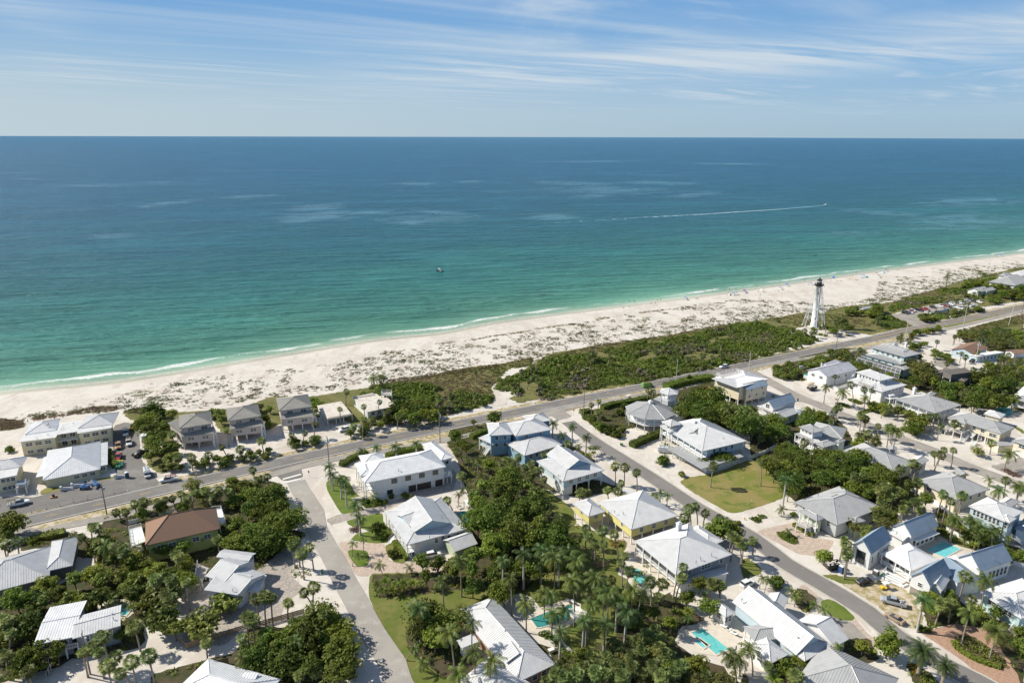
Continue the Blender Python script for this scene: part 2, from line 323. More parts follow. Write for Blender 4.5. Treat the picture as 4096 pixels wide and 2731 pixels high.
def sea_mat():
    m=bpy.data.materials.new('sea_water'); m.use_nodes=True; nt=m.node_tree; N=nt.nodes; L=nt.links; b=N['Principled BSDF']
    def A(n): a=N.new('ShaderNodeAttribute'); a.attribute_name=n; return a.outputs['Fac']
    def MA(op,*i,clamp=False):
        q=N.new('ShaderNodeMath'); q.operation=op; q.use_clamp=clamp
        for k,s in enumerate(i):
            if isinstance(s,(int,float)): q.inputs[k].default_value=s
            else: L.new(s,q.inputs[k])
        return q.outputs[0]
    def MR(s,a,b_,c=0,d=1,smooth=True):
        q=N.new('ShaderNodeMapRange'); q.interpolation_type='SMOOTHSTEP' if smooth else 'LINEAR'; L.new(s,q.inputs['Value'])
        for k,x in zip(('From Min','From Max','To Min','To Max'),(a,b_,c,d)): q.inputs[k].default_value=x
        return q.outputs[0]
    tcn=N.new('ShaderNodeTexCoord')
    def NZ(scale,vs=(1,1,1),rot=0,detail=5,rough=.6,dist=0,src=None):
        mp=N.new('ShaderNodeMapping'); mp.vector_type='TEXTURE' if False else 'POINT'
        r=N.new('ShaderNodeVectorRotate'); r.rotation_type='Z_AXIS'; r.inputs['Angle'].default_value=rot; L.new(tcn.outputs['Object'],r.inputs['Vector'])
        L.new(r.outputs[0],mp.inputs[0]); mp.inputs['Scale'].default_value=vs
        n=N.new('ShaderNodeTexNoise'); n.inputs['Scale'].default_value=scale; n.inputs['Detail'].default_value=detail; n.inputs['Roughness'].default_value=rough; n.inputs['Distortion'].default_value=dist
        L.new(mp.outputs[0],n.inputs['Vector']); return n.outputs['Fac']
    d=A('shore_dist'); s=A('shore_along')
    wob=NZ(.012,detail=3); wob2=NZ(.05,detail=3)
    dd=MA('ADD',d,MA('MULTIPLY',MA('SUBTRACT',wob,.5),MA('MULTIPLY',d,.9)))
    lg=MA('LOGARITHM',MA('MAXIMUM',MA('ADD',dd,3),1),10.0)   # .5 .. 4.8
    r=N.new('ShaderNodeValToRGB'); cr=r.color_ramp
    stops=[(.48,(.42,.43,.35)),(.80,(.30,.40,.30)),(1.15,(.165,.34,.245)),(1.6,(.085,.255,.190)),(1.95,(.052,.205,.170)),(2.3,(.032,.160,.160)),(2.6,(.024,.130,.170)),(2.9,(.022,.118,.188)),(3.3,(.024,.120,.212)),(4.8,(.045,.152,.262))]
    while len(cr.elements)<len(stops): cr.elements.new(.5)
    for e,(p,c) in zip(cr.elements,stops): e.position=p/5; e.color=(*c,1)
    L.new(MA('DIVIDE',lg,5.0),r.inputs[0])
    # bottom patches (dark weed streaks)
    weed=MR(NZ(.03,(1,3.2,1),-.48,5,.7),.62,.72); weed=MA('MULTIPLY',weed,MA('MULTIPLY',MR(d,8,16),MR(d,75,45)))
    mx=N.new('ShaderNodeMixRGB'); L.new(MA('MULTIPLY',weed,.65),mx.inputs[0]); L.new(r.outputs[0],mx.inputs[1]); mx.inputs[2].default_value=(.045,.09,.06,1)
    # cloudy current streaks
    st=MR(NZ(.004,(1,3.0,1),-.15,4,.55,1.2),.42,.7); mx2=N.new('ShaderNodeMixRGB'); mx2.blend_type='MULTIPLY'; mx2.inputs[0].default_value=1; L.new(mx.outputs[0],mx2.inputs[1])
    g=N.new('ShaderNodeCombineXYZ'); gs=MR(st,0,1,.90,1.14,False)
    for k in range(3): L.new(gs,g.inputs[k])
    L.new(g.outputs[0],mx2.inputs[2])
    # foam: a main breaker line that wanders 4..13 m from the sand edge, and thin swash lace
    cmb=N.new('ShaderNodeCombineXYZ'); L.new(MA('MULTIPLY',s,.022),cmb.inputs[0]); nA=N.new('ShaderNodeTexNoise'); nA.inputs['Scale'].default_value=1; nA.inputs['Detail'].default_value=3; L.new(cmb.outputs[0],nA.inputs['Vector'])
    c0=MR(nA.outputs['Fac'],.3,.7,7.0,14.0,False)
    wd=MR(NZ(.03,detail=2),.3,.7,.5,3.8,False)
    lace=NZ(.55,(1,1,1),0,6,.7)
    dist=MA('SUBTRACT',d,c0)
    edge=MA('SUBTRACT',wd,MA('ABSOLUTE',MA('ADD',dist,MA('MULTIPLY',MA('SUBTRACT',lace,.5),7.0))))
    foam=MA('MULTIPLY',MR(edge,-.6,2.2),MR(lace,.30,.55,.35,1,False))
    tail=MA('MULTIPLY',MR(lace,.5,.62),MA('MULTIPLY',MR(dist,-5.5,-1),MR(dist,1,0)))
    lip=MA('MULTIPLY',MR(d,1.2,.3),MR(lace,.42,.55))
    brk=MR(NZ(.016,detail=3),.40,.50)
    fm=MA('MAXIMUM',MA('MULTIPLY',MA('MAXIMUM',foam,MA('MULTIPLY',tail,.75)),brk),MA('MULTIPLY',lip,.6),clamp=True)
    fm=MA('MULTIPLY',fm,MR(d,-.5,.2))
    mx3=N.new('ShaderNodeMixRGB'); L.new(fm,mx3.inputs[0]); L.new(mx2.outputs[0],mx3.inputs[1]); mx3.inputs[2].default_value=(.74,.75,.73,1)
    
    # calm slicks: sky sheen painted into the water colour as ragged pale patches and curls
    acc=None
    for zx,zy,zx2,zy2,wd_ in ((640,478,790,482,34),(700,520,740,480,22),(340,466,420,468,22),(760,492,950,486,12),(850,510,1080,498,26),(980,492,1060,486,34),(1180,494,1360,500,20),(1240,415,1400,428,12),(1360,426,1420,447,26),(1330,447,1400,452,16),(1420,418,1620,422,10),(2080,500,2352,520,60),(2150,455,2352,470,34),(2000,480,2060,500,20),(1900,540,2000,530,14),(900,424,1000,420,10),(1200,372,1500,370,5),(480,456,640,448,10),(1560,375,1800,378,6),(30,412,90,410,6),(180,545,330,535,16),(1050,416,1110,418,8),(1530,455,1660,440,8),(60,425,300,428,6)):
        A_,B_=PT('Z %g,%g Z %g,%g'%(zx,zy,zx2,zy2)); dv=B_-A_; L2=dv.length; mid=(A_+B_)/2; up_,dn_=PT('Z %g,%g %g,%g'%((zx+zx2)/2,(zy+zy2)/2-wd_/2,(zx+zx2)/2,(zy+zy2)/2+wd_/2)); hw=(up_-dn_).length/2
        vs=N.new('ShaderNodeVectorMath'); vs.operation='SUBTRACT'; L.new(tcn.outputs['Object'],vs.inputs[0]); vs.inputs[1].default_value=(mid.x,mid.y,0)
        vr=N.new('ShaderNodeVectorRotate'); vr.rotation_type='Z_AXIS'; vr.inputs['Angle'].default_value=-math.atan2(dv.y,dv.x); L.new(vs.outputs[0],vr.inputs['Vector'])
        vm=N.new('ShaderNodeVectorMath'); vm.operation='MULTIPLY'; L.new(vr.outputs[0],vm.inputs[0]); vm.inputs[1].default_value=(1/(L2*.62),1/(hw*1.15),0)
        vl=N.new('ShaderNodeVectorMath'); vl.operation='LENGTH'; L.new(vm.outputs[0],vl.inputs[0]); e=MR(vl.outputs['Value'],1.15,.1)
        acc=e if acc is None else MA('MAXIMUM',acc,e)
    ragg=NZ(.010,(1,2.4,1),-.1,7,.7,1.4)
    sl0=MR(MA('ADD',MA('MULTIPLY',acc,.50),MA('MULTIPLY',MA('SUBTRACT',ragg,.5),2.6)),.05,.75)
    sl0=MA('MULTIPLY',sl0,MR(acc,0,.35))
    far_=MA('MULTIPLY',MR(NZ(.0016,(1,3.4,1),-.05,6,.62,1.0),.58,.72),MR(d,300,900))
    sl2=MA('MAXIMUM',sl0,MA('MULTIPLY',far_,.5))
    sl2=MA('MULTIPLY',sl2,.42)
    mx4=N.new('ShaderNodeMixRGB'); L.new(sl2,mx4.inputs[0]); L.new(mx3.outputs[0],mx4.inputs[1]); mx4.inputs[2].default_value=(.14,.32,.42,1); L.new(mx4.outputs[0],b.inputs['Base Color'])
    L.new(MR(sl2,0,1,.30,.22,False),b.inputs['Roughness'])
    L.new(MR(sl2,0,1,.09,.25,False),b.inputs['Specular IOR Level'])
    b.inputs['IOR'].default_value=1.33
    # wave relief: long low swell parallel to the shore plus cross chop
    w1=NZ(.022,(1,6,1),-.16,4,.6,.5); w2=NZ(.07,(1,5,1),-.02,4,.6,.6); w3=NZ(.5,(1,2.6,1),-.2,4,.7); w4=NZ(.010,(1,7,1),-.10,3,.6,.6)
    h=MA('ADD',MA('ADD',MA('MULTIPLY',w1,2.6),MA('MULTIPLY',w2,.9)),MA('ADD',MA('MULTIPLY',w3,.12),MA('MULTIPLY',w4,3.6)))
    damp=MR(d,3,60,.25,1)
    bp=N.new('ShaderNodeBump'); bp.inputs['Strength'].default_value=1.0; bp.inputs['Distance'].default_value=3.2
    L.new(MA('MULTIPLY',h,MA('MULTIPLY',damp,MR(sl2,0,1,1,.55,False))),bp.inputs['Height']); L.new(bp.outputs[0],b.inputs['Normal'])
    return m
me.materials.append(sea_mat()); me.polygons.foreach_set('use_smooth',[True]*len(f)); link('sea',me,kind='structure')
# land: one sheet from just under the waterline to far behind the camera
v=[];f=[]; LD=[1.0,0,-2,-5,-9,-14,-25,-60,-200,-600,-2000,-9000,-40000]
for i,p in enumerate(shore):
    for d in LD:
        w=min(1,max(0,(-d-60)/700)); n=(nrm[i]*(1-w)+NM*w).normalized(); q=p+n*d
        v.append((q.x,q.y,-.03 if d>0.5 else 0.0))
nd=len(LD)
for i in range(len(shore)-1):
    for k in range(nd-1): f.append((i*nd+k,i*nd+k+1,(i+1)*nd+k+1,(i+1)*nd+k))
me=bpy.data.meshes.new('ground'); me.from_pydata(v,[],f); me.materials.append(M_sand); link('ground',me,kind='structure')
# wet sand strip along the swash
M_wet=ground_mat('damp_sand',(.47,.385,.29),[((.53,.45,.355),.12,.4,.65)],rough=.55,bump=0)
near=[p for p in shore if -700<p.x<1400]
me_w=band('wet_sand',near,.9,-5.0,M_wet,.006,jit=.25)
M_wrack=ground_mat('dry_wrack_and_litter',(.26,.20,.14),[((.42,.35,.27),1.5,.4,.6)])
# ---------------------------------------------------------------- beach road and side streets
road=resample(PT("Y 445,715 1195,540 1895,380 B 370,800 665,738 985,668 1290,603 1590,540 1870,480 2145,422 C 60,370 435,293 680,243 905,197 1125,155 D 300,273 1150,97 J 150,1510 600,1400 1200,1285 1700,1180 2300,1058"),6)
d0=(road[0]-road[6]).normalized(); road=[road[0]+d0*k for k in range(300,0,-12)]+road
d1=(road[-1]-road[-7]).normalized(); road=road+[road[-1]+d1*k for k in range(12,700,24)]
band('verge',road,-4.3,-9.2,M_verge,.008,jit=.35)
band('verge',road,7.0,4.2,M_verge,.008,jit=.5)
band('beach_road',road,4.1,-4.1,M_asph,.120,jit=.05)
band('edge_line',road,3.56,3.36,M_wline,.138); band('edge_line',road,-3.36,-3.56,M_wline,.138)
acc=0; dash=[]
rs=resample(road[20:-20],1.0)
i=0
while i<len(rs)-6:
    if toimg(rs[i])[0]<3450: dash.append(rs[i:i+4]); i+=12
    else: dash.append(rs[i:]); break
mb=MB()
for dsh in dash:
    for off in ((0,) if len(dsh)<8 else (.18,-.18)):
        a,b=offset(dsh,off+.10),offset(dsh,off-.10)
        for k in range(len(a)-1): mb.poly([(a[k].x,a[k].y,.140),(b[k].x,b[k].y,.140),(b[k+1].x,b[k+1].y,.140),(a[k+1].x,a[k+1].y,.140)])
link('centre_line',mb.mesh('centre_line',M_yline),kind='structure')
# service path on the inland side
spath=resample(PT("E 0,30 Y 620,900 1000,800 1640,680 2100,590 B 560,840 1000,760 1400,690 1800,615 2150,545 C 60,470 400,385 700,290 950,262 1380,178 1700,120 D 60,355 330,310 700,250 1050,190 1250,150 J 700,1490 1300,1360 1900,1220 2352,1110"),6)
dl=(spath[0]-spath[5]).normalized(); spath=[spath[0]+dl*k for k in (90,60,30)]+spath; dl=(spath[-1]-spath[-5]).normalized(); spath+= [spath[-1]+dl*k for k in (60,200,400,650)]
band('service_path',spath,1.95,-1.95,M_path,.110,jit=.12)
# side streets
st1=resample(PT("B 400,930 470,1080 600,1290 F 625,30 770,290 890,530 1000,720 1165,1030 1340,1300 1400,1484"),5); dl=(st1[-1]-st1[-4]).normalized(); st1+= [st1[-1]+dl*k for k in (15,40,80)]
st2=resample(PT("C 560,360 640,440 880,620 1150,790 1480,1000 1860,1250 H 10,530 300,755 600,925 1000,1170 I 1130,960 1420,1150 1930,1411"),5); dl=(st2[-1]-st2[-4]).normalized(); st2+= [st2[-1]+dl*k for k in (15,40,80)]
st3=resample(PT("D 0,395 R 0,1040 380,1190 730,1345 1000,1450 S 50,765 640,985 1250,1265 1950,1520"),5); dl=(st3[-1]-st3[-4]).normalized(); st3+= [st3[-1]+dl*k for k in (15,40,80,130)]
band('side_street',st1[1:],3.05,-3.0,M_conc,.114,jit=.08)
band('side_street',st2[1:],3.0,-3.0,M_asph2,.114,jit=.03)
band('side_street',st3[0:],3.35,-3.35,M_path,.115,jit=.1)
band('gutter',st2[4:],3.55,3.0,M_kerb,.130); band('gutter',st2[4:],-3.0,-3.55,M_kerb,.130)
# junction aprons
sheet('junction_apron',"B 50,870 200,790 560,730 640,745 540,810 480,880 500,960 310,1000 200,905",M_asph,.095,organic=.1)
sheet('junction_apron',"C 250,345 700,225 800,215 640,290 610,340 680,390 540,425 460,370",M_path,.095,organic=.1)
sheet('stop_line',"B 305,975 478,928 485,937 312,985",M_wline,.110); sheet('stop_line',"B 330,1008 480,970 486,979 336,1018",M_wline,.110); sheet('stop_line',"B 420,1002 500,985 505,992 428,1010",M_wline,.110)
# lots and drives
sheet('motel_car_park',"A 1060,480 1180,440 1300,470 1330,800 1400,880 1500,1010 1480,1050 900,1170 400,1270 -100,1360 -100,1160 60,1140 300,1150 430,1120 600,1050 900,1000 1100,950 1060,800",M_asph,.016,organic=.15)
sheet('beach_car_park',"J 250,1180 430,1140 860,1040 1150,985 1600,935 1700,1000 1600,1080 1400,1130 740,1200 760,1260 960,1290 640,1360 480,1290",M_path,.012,organic=.3)
sheet('paved_drive',"B 700,1350 1280,1190 1430,1160 1440,1110 1815,1010 1900,870 1950,940 1920,1070 1880,1090 1500,1165 1240,1290 905,1370 760,1411 F 800,40",M_paverg,.010,organic=.1)
sheet('paved_drive',"F 830,155 1000,160 1280,170 1300,330 1480,350 1650,300 1800,290 1860,420 1500,470 1130,455 1120,480 1000,480 900,330",M_paverp,.010,organic=.1)
sheet('paved_drive',"H 40,480 380,400 560,540 730,560 640,700 430,680 380,660 200,560",M_paverp,.010,organic=.1)
sheet('paved_drive',"H 460,930 620,1060 900,1215 1020,1370 1180,1440 1250,1500 1000,1500 800,1300 560,1100 410,970",M_paverp,.010,organic=.1)
sheet('gravel_drive',"H 430,1000 640,1060 700,1200 880,1260 1010,1400 900,1450 700,1250 400,1050",M_path,.014,organic=.2)
sheet('paved_drive',"I 1320,900 1500,900 1700,850 1900,740 2352,900 2352,1500 2352,1700 1900,1300 1620,1090",M_paverb,.010,organic=.15)
sheet('gravel_drive',"F 0,240 350,210 420,330 390,480 520,600 330,720 280,900 0,880 E 2100,1150 1700,1060 1700,680",M_paverg,.010,organic=.2)
sheet('gravel_drive',"N 620,790 1000,920 1160,990 1000,1060 700,960",M_path,.012,organic=.3)
sheet('gravel_drive',"S 1700,1280 2100,1180 2352,1050 2352,1500 2000,1400",M_path,.012,organic=.3)
sheet('bare_yard',"H 640,830 900,900 1180,900 1380,1000 1500,1250 1400,1330 1150,1160 900,1010",M_verge,.011,organic=.4)
sheet('concrete_path',"A 240,990 300,960 310,1060 270,1130 190,1160",M_kerb,.015)
# lawns and planted ground
LAWNS=[("B 715,1010 760,975 900,930 1000,1130 1250,1180 1280,1195 1040,1270 865,1312 790,1200 725,1080",M_lawn2,.06),
("B 905,1370 1245,1285 1260,1411 F 1270,60 1310,160 1180,172 940,140 1000,80 1140,55 925,0",M_lawn2,.06),
("F 920,240 960,225 1100,240 1125,300 1110,380 1010,392 970,350 930,290",M_lawn2,.05),
("F 1270,200 1330,160 1420,200 1490,330 1440,362 1360,350 1290,280",M_lawn,.05),
("F 1130,455 1300,450 1800,440 2352,430 G 60,690 -150,760 F 1950,780 1900,1300 2100,1500 1540,1500 1450,1310 1250,960 1110,670",M_lawn,.1),
("C 1695,1010 1740,960 1900,945 2100,890 2352,790 H 390,0 300,195 0,297 C 2170,1303 1900,1150 1750,1060",M_drylawn,.25),
("I 440,640 510,617 620,660 765,790 740,822 640,820 520,770 450,700",M_lawn2,.04),
("G 580,0 760,0 1200,200 1130,300 1100,480 1700,680 1680,850 1150,1100 800,1250 600,1100 330,700 200,640 200,400",M_lawn,.3),
("C 370,1080 420,1060 700,1260 720,1411 540,1411",M_lawn,.15),
("H 1590,480 1650,470 1960,600 1950,650 1750,590",M_lawn,.15),
("N 1700,1380 2200,1350 2352,1500 1700,1550",M_lawn,.2),
("S 2150,500 2352,600 2352,680 2180,560",M_lawn,.2),
("A 380,1090 430,1060 640,1040 600,1075 380,1130",M_drylawn,.1),("A 780,1000 1000,960 1120,945 1100,965 800,1015",M_drylawn,.1),
("J 1040,1360 1700,1225 2352,1090 2352,1105 1750,1240 1150,1375",M_drylawn,.2),
("N 1330,230 2000,60 2352,-10 2352,330 2000,300 1400,290",M_scrubg,.6),
("K 1000,1290 1500,1180 2100,1150 2352,1250 2352,1440 1900,1380 1500,1390 1200,1360",M_scrubg,.6),
("H 610,860 720,850 930,890 920,930 800,930 680,890",M_lawn,.3),
("I 600,420 800,415 820,460 740,480 640,470",M_lawn,.3),
("H 0,720 100,800 90,850 0,870",M_lawn,.1),("G 2250,330 2352,300 2352,500 2290,500",M_lawn,.1)]
for k,(s,m,a) in enumerate(LAWNS): sheet('lawn' if m is not M_scrubg else 'rough_grass',s,m,.019 if m is M_lawn2 else .017,organic=a)
SOIL=["Y 1640,640 2352,400 A 1500,1180 2050,1040 2352,1000 B 240,1000 320,1100 380,1240 200,1411 F 520,60 480,150 350,200 E 2352,480 1700,560 1650,760 1350,900 1350,1150 1100,1200 700,1250 500,1350 0,1484 -200,1400 -200,800 60,760 640,520 740,480 900,440 920,280 900,140",
"Y 1200,900 1700,1100 1600,1300 1300,1290 600,1130 320,1200 320,1060 700,930",
"F 0,950 350,960 530,840 760,810 900,900 950,1000 940,1200 980,1340 1000,1430 700,1484 0,1600 E 1400,1484 1450,1400 1700,1330 2200,1200",
"F 1140,470 1300,460 1800,440 2000,300 2352,200 2352,640 2000,600 1700,640 1200,690",
"F 1460,1000 1600,860 1900,780 2030,810 1950,1090 2150,1310 2352,1484 1900,1484 1500,1200",
"B 1880,500 2352,440 C -10,420 0,700 200,800 600,640 730,680 900,800 880,980 1100,1040 1080,1100 700,1150 400,1060 0,1000 B 2352,1411 2100,1300 1950,800 1850,640",
"C 0,880 360,1060 560,1411 G 560,0 300,600 0,700 F 2352,640 2120,300 2100,60 B 2050,1400 2100,1100",
"G 300,1100 700,1200 1100,1080 1150,600 1300,300 1660,700 1950,900 1700,950 1650,1100 1850,1250 2352,1411 2352,1700 0,1700 350,1420 560,1300",
"C 740,350 1000,300 1600,120 2020,60 2352,330 2352,560 1720,400 1500,420 1150,520 1200,580 1050,590 900,500 760,380",
"C 1750,380 2352,360 D 0,760 300,830 480,830 700,760 800,850 900,1000 600,1150 1200,1200 1500,1400 H 1560,200 1100,400 700,420 380,220 260,120 300,0 D 0,1160 0,900",
"D 190,380 600,200 980,200 1100,350 1450,420 1700,380 2352,560 2352,760 1900,700 1750,720 1350,540 900,430 420,480 200,450",
"I 200,520 300,530 420,640 300,760 180,640","I 0,1250 300,1350 900,1500 900,1700 0,1700","I 560,1010 900,980 1000,1200 560,1280",
"I 1600,520 1900,760 2352,900 2352,1500 2280,1300 2000,900 1700,850 1450,900 1380,640",
"H 1600,250 1900,480 2352,640 2352,760 2200,720 1950,620 1600,470","N 1100,280 2352,280 2352,1300 1700,1250 1900,760 1200,500",
"I 1690,1040 1800,960 2150,1200 2180,1260 2120,1280 1900,1190 1710,1090","I 1240,1240 1340,1230 1500,1340 1560,1500 1300,1400"]
for s in SOIL: sheet('planting_bed',s,M_soil,.0145,organic=.35)
BELT="M -60,1150 100,1130 430,1085 760,1005 1040,955 1330,925 1640,858 1660,950 1400,980 1210,1180 1250,1290 1100,1380 900,1420 700,1480 300,1500 0,1430 -30,1300"
BELT2="M 1700,900 1800,820 2352,735 L 1000,1165 1500,1095 2000,1000 2352,930 K 500,1260 900,1200 1250,1130 1500,1155 1800,1050 2100,1020 2352,1000 J 250,980 600,880 1000,760 1400,640 1900,520 2400,400 2500,900 2352,960 2000,1000 1700,1060 1500,930 860,1030 240,1170 480,1290 640,1340 400,1390 0,1470 K 2000,1560 1700,1500 1300,1400 1000,1450 L 2352,1560 D 600,170 0,330 C 2200,-60 1900,-10 1700,10 1300,80 700,180 200,250 M 1700,1340 1480,1330 1380,1290 1540,1240 1240,1180 1260,1120 1480,1030"
sheet('scrub_ground',BELT,M_scrubg,.0105,organic=.9); sheet('scrub_ground',BELT2,M_scrubg,.0105,organic=.9)
sheet('scrub_ground',"A 0,420 200,430 240,460 200,500 0,530",M_scrubg,.0105,organic=.6)
sheet('scrub_ground',"A 1150,350 1300,300 1700,350 1990,330 2300,300 B 60,250 200,200 600,200 960,140 1400,80 1800,-20 1800,120 1400,420 1000,480 640,300 60,560 A 2100,560 1990,400 1600,450 1640,640 1700,870 1500,930 1380,850 1330,480 1200,400",M_scrubg,.0105,organic=.6)
# kerb blocks of the small park clearing around the lighthouse
sheet('clearing',"K 1130,1380 1300,1350 1600,1400 1640,1350 1950,1430 2352,1500 2352,1568 1500,1600 1100,1480",M_sand,.0125,organic=.5)
# ---------------------------------------------------------------- building materials
def roofmat(name,c,r=.38,n=.09):
    return mat(name,c,r,tuple(x*(1-n*2) for x in c),.5,lo=.35,hi=.75,spec=.5)
RF=dict(grey=roofmat('grey_metal_roof',(.36,.365,.37)),lgrey=roofmat('light_grey_metal_roof',(.58,.585,.59)),white=roofmat('white_metal_roof',(.70,.71,.72)),
 dgrey=roofmat('dark_grey_metal_roof',(.27,.275,.28)),tan=roofmat('taupe_metal_roof',(.31,.295,.26)),blue=roofmat('blue_grey_metal_roof',(.25,.32,.40),.3),
 brown=mat('brown_shingle_roof',(.20,.115,.075),.9,(.27,.165,.11),9,bump=.4,bscale=12),dark=mat('dark_shingle_roof',(.115,.10,.088),.9,(.16,.14,.125),6,bump=.4,bscale=12),
 flat=mat('stained_white_flat_roof',(.60,.56,.50),.8,(.42,.37,.32),.5,lo=.42,hi=.7),membrane=mat('white_roof_membrane',(.74,.74,.72),.7,(.64,.63,.61),.6,lo=.45,hi=.7))
WM=dict(white=mat('white_stucco',(.70,.71,.71),.8,(.62,.63,.63),.4),cream=mat('cream_siding',(.68,.61,.46),.8,(.62,.56,.42),.6),pink=mat('pale_pink_siding',(.56,.48,.43),.8,(.51,.44,.40),.6),
 yellow=mat('yellow_siding',(.66,.60,.25),.8,(.60,.54,.22),.5),byellow=mat('buff_yellow_stucco',(.60,.56,.38),.8,(.54,.50,.34),.5),blue=mat('sky_blue_siding',(.24,.39,.50),.8,(.215,.355,.46),.5),
 lblue=mat('pale_blue_siding',(.48,.59,.65),.8,(.43,.54,.60),.5),teal=mat('pale_aqua_siding',(.42,.58,.58),.8,(.38,.53,.54),.5),grey=mat('grey_siding',(.25,.27,.29),.8,(.22,.24,.26),.5),
 lgrey=mat('light_grey_siding',(.45,.47,.47),.8,(.40,.42,.42),.5),green=mat('pale_green_siding',(.45,.50,.36),.8,(.40,.45,.32),.5),lime=mat('yellow_green_siding',(.42,.45,.15),.8,(.38,.41,.14),.5),dkgrey=mat('weathered_grey_siding',(.17,.165,.155),.85,(.14,.135,.125),.5))
M_trim=mat('white_trim_paint',(.76,.77,.76),.5); M_glass=mat('dark_window_glass',(.025,.035,.04),.08,(.05,.065,.07),.8,spec=.8)
M_door=mat('dark_bronze_garage_door',(.035,.028,.025),.5); M_wdoor=mat('white_garage_door',(.66,.66,.65),.5); M_deck=mat('grey_deck_boards',(.42,.39,.36),.8,(.34,.31,.28),1.5)
M_wood=mat('weathered_wood',(.36,.26,.17),.8,(.25,.18,.12),3); M_newwood=mat('orange_new_timber',(.50,.27,.09),.8,(.42,.22,.08),3); M_greyw=mat('grey_post_wood',(.25,.22,.19),.85,(.19,.165,.14),2)
M_black=mat('black_metal',(.02,.02,.022),.4); M_steel=mat('galvanised_steel',(.42,.43,.44),.4,metal=.6); M_screen=mat('dark_insect_screen',(.07,.075,.08),.7)
M_pool=None
def make_pool(c1,c2):
    m=bpy.data.materials.new('pool_water'); m.use_nodes=True; nt=m.node_tree; b=nt.nodes['Principled BSDF']; t=nt.nodes.new('ShaderNodeTexCoord')
    nt.links.new(mix_noise(nt,c1,c2,.9,.35,.65,t,dist=1.0),b.inputs['Base Color']); b.inputs['Roughness'].default_value=.06
    nb=nt.nodes.new('ShaderNodeTexNoise'); nb.inputs['Scale'].default_value=2.2; nt.links.new(t.outputs['Object'],nb.inputs['Vector'])
    bp=nt.nodes.new('ShaderNodeBump'); bp.inputs['Strength'].default_value=.25; bp.inputs['Distance'].default_value=.1; nt.links.new(nb.outputs['Fac'],bp.inputs['Height']); nt.links.new(bp.outputs[0],b.inputs['Normal'])
    return m
M_pool=make_pool((.10,.42,.42),(.16,.52,.50)); M_poold=make_pool((.035,.19,.19),(.05,.25,.24)); M_poolb=make_pool((.12,.46,.50),(.18,.56,.58))
Zv=Vector((0,0,1))
FOOT=[]   # house footprints, kept clear of trees
HOUSES=[]   # (short name, position) used when naming what stands near
class Blk: pass
_wm={}
def winmesh(w,h,kind,fm=None):
    key=(round(w,2),round(h,2),kind,fm.name if fm else '')
    if key in _wm: return _wm[key]
    fm=fm or M_trim
    if kind=='garage':
        a=MB(); t=.12
        for x0,z0,sx,sz in ((-w/2-t,0,t,h+t),(w/2,0,t,h+t),(-w/2,h,w,t)): a.box((x0,-.02,z0),(sx,0,0),(0,-.07,0),(0,0,sz))
        p=MB(); n=4
        for k in range(n): p.box((-w/2,-.01,k*h/n+.02),(w,0,0),(0,-.035,0),(0,0,h/n-.035))
        r=(a.mesh('door_frame',M_trim),p.mesh('door_panel',fm)); _wm[key]=r; return r
    a=MB(); t=.11; d=-.08
    for x0,z0,sx,sz in ((-w/2-t,-h/2-t,t,h+2*t),(w/2,-h/2-t,t,h+2*t),(-w/2,h/2,w,t),(-w/2,-h/2-t,w,t)): a.box((x0,-.01,z0),(sx,0,0),(0,d,0),(0,0,sz))
    nx=max(1,round(w/1.0)); 
    for k in range(1,nx): a.box((-w/2+k*w/nx-.035,-.01,-h/2),(.07,0,0),(0,d*.8,0),(0,0,h))
    if kind!='plain': a.box((-w/2,-.01,-.03),(w,0,0),(0,d*.7,0),(0,0,.06))
    p=MB(); p.poly([(-w/2,-.03,-h/2),(w/2,-.03,-h/2),(w/2,-.03,h/2),(-w/2,-.03,h/2)])
    r=(a.mesh('window_frame',fm),p.mesh('pane',M_glass)); _wm[key]=r; return r
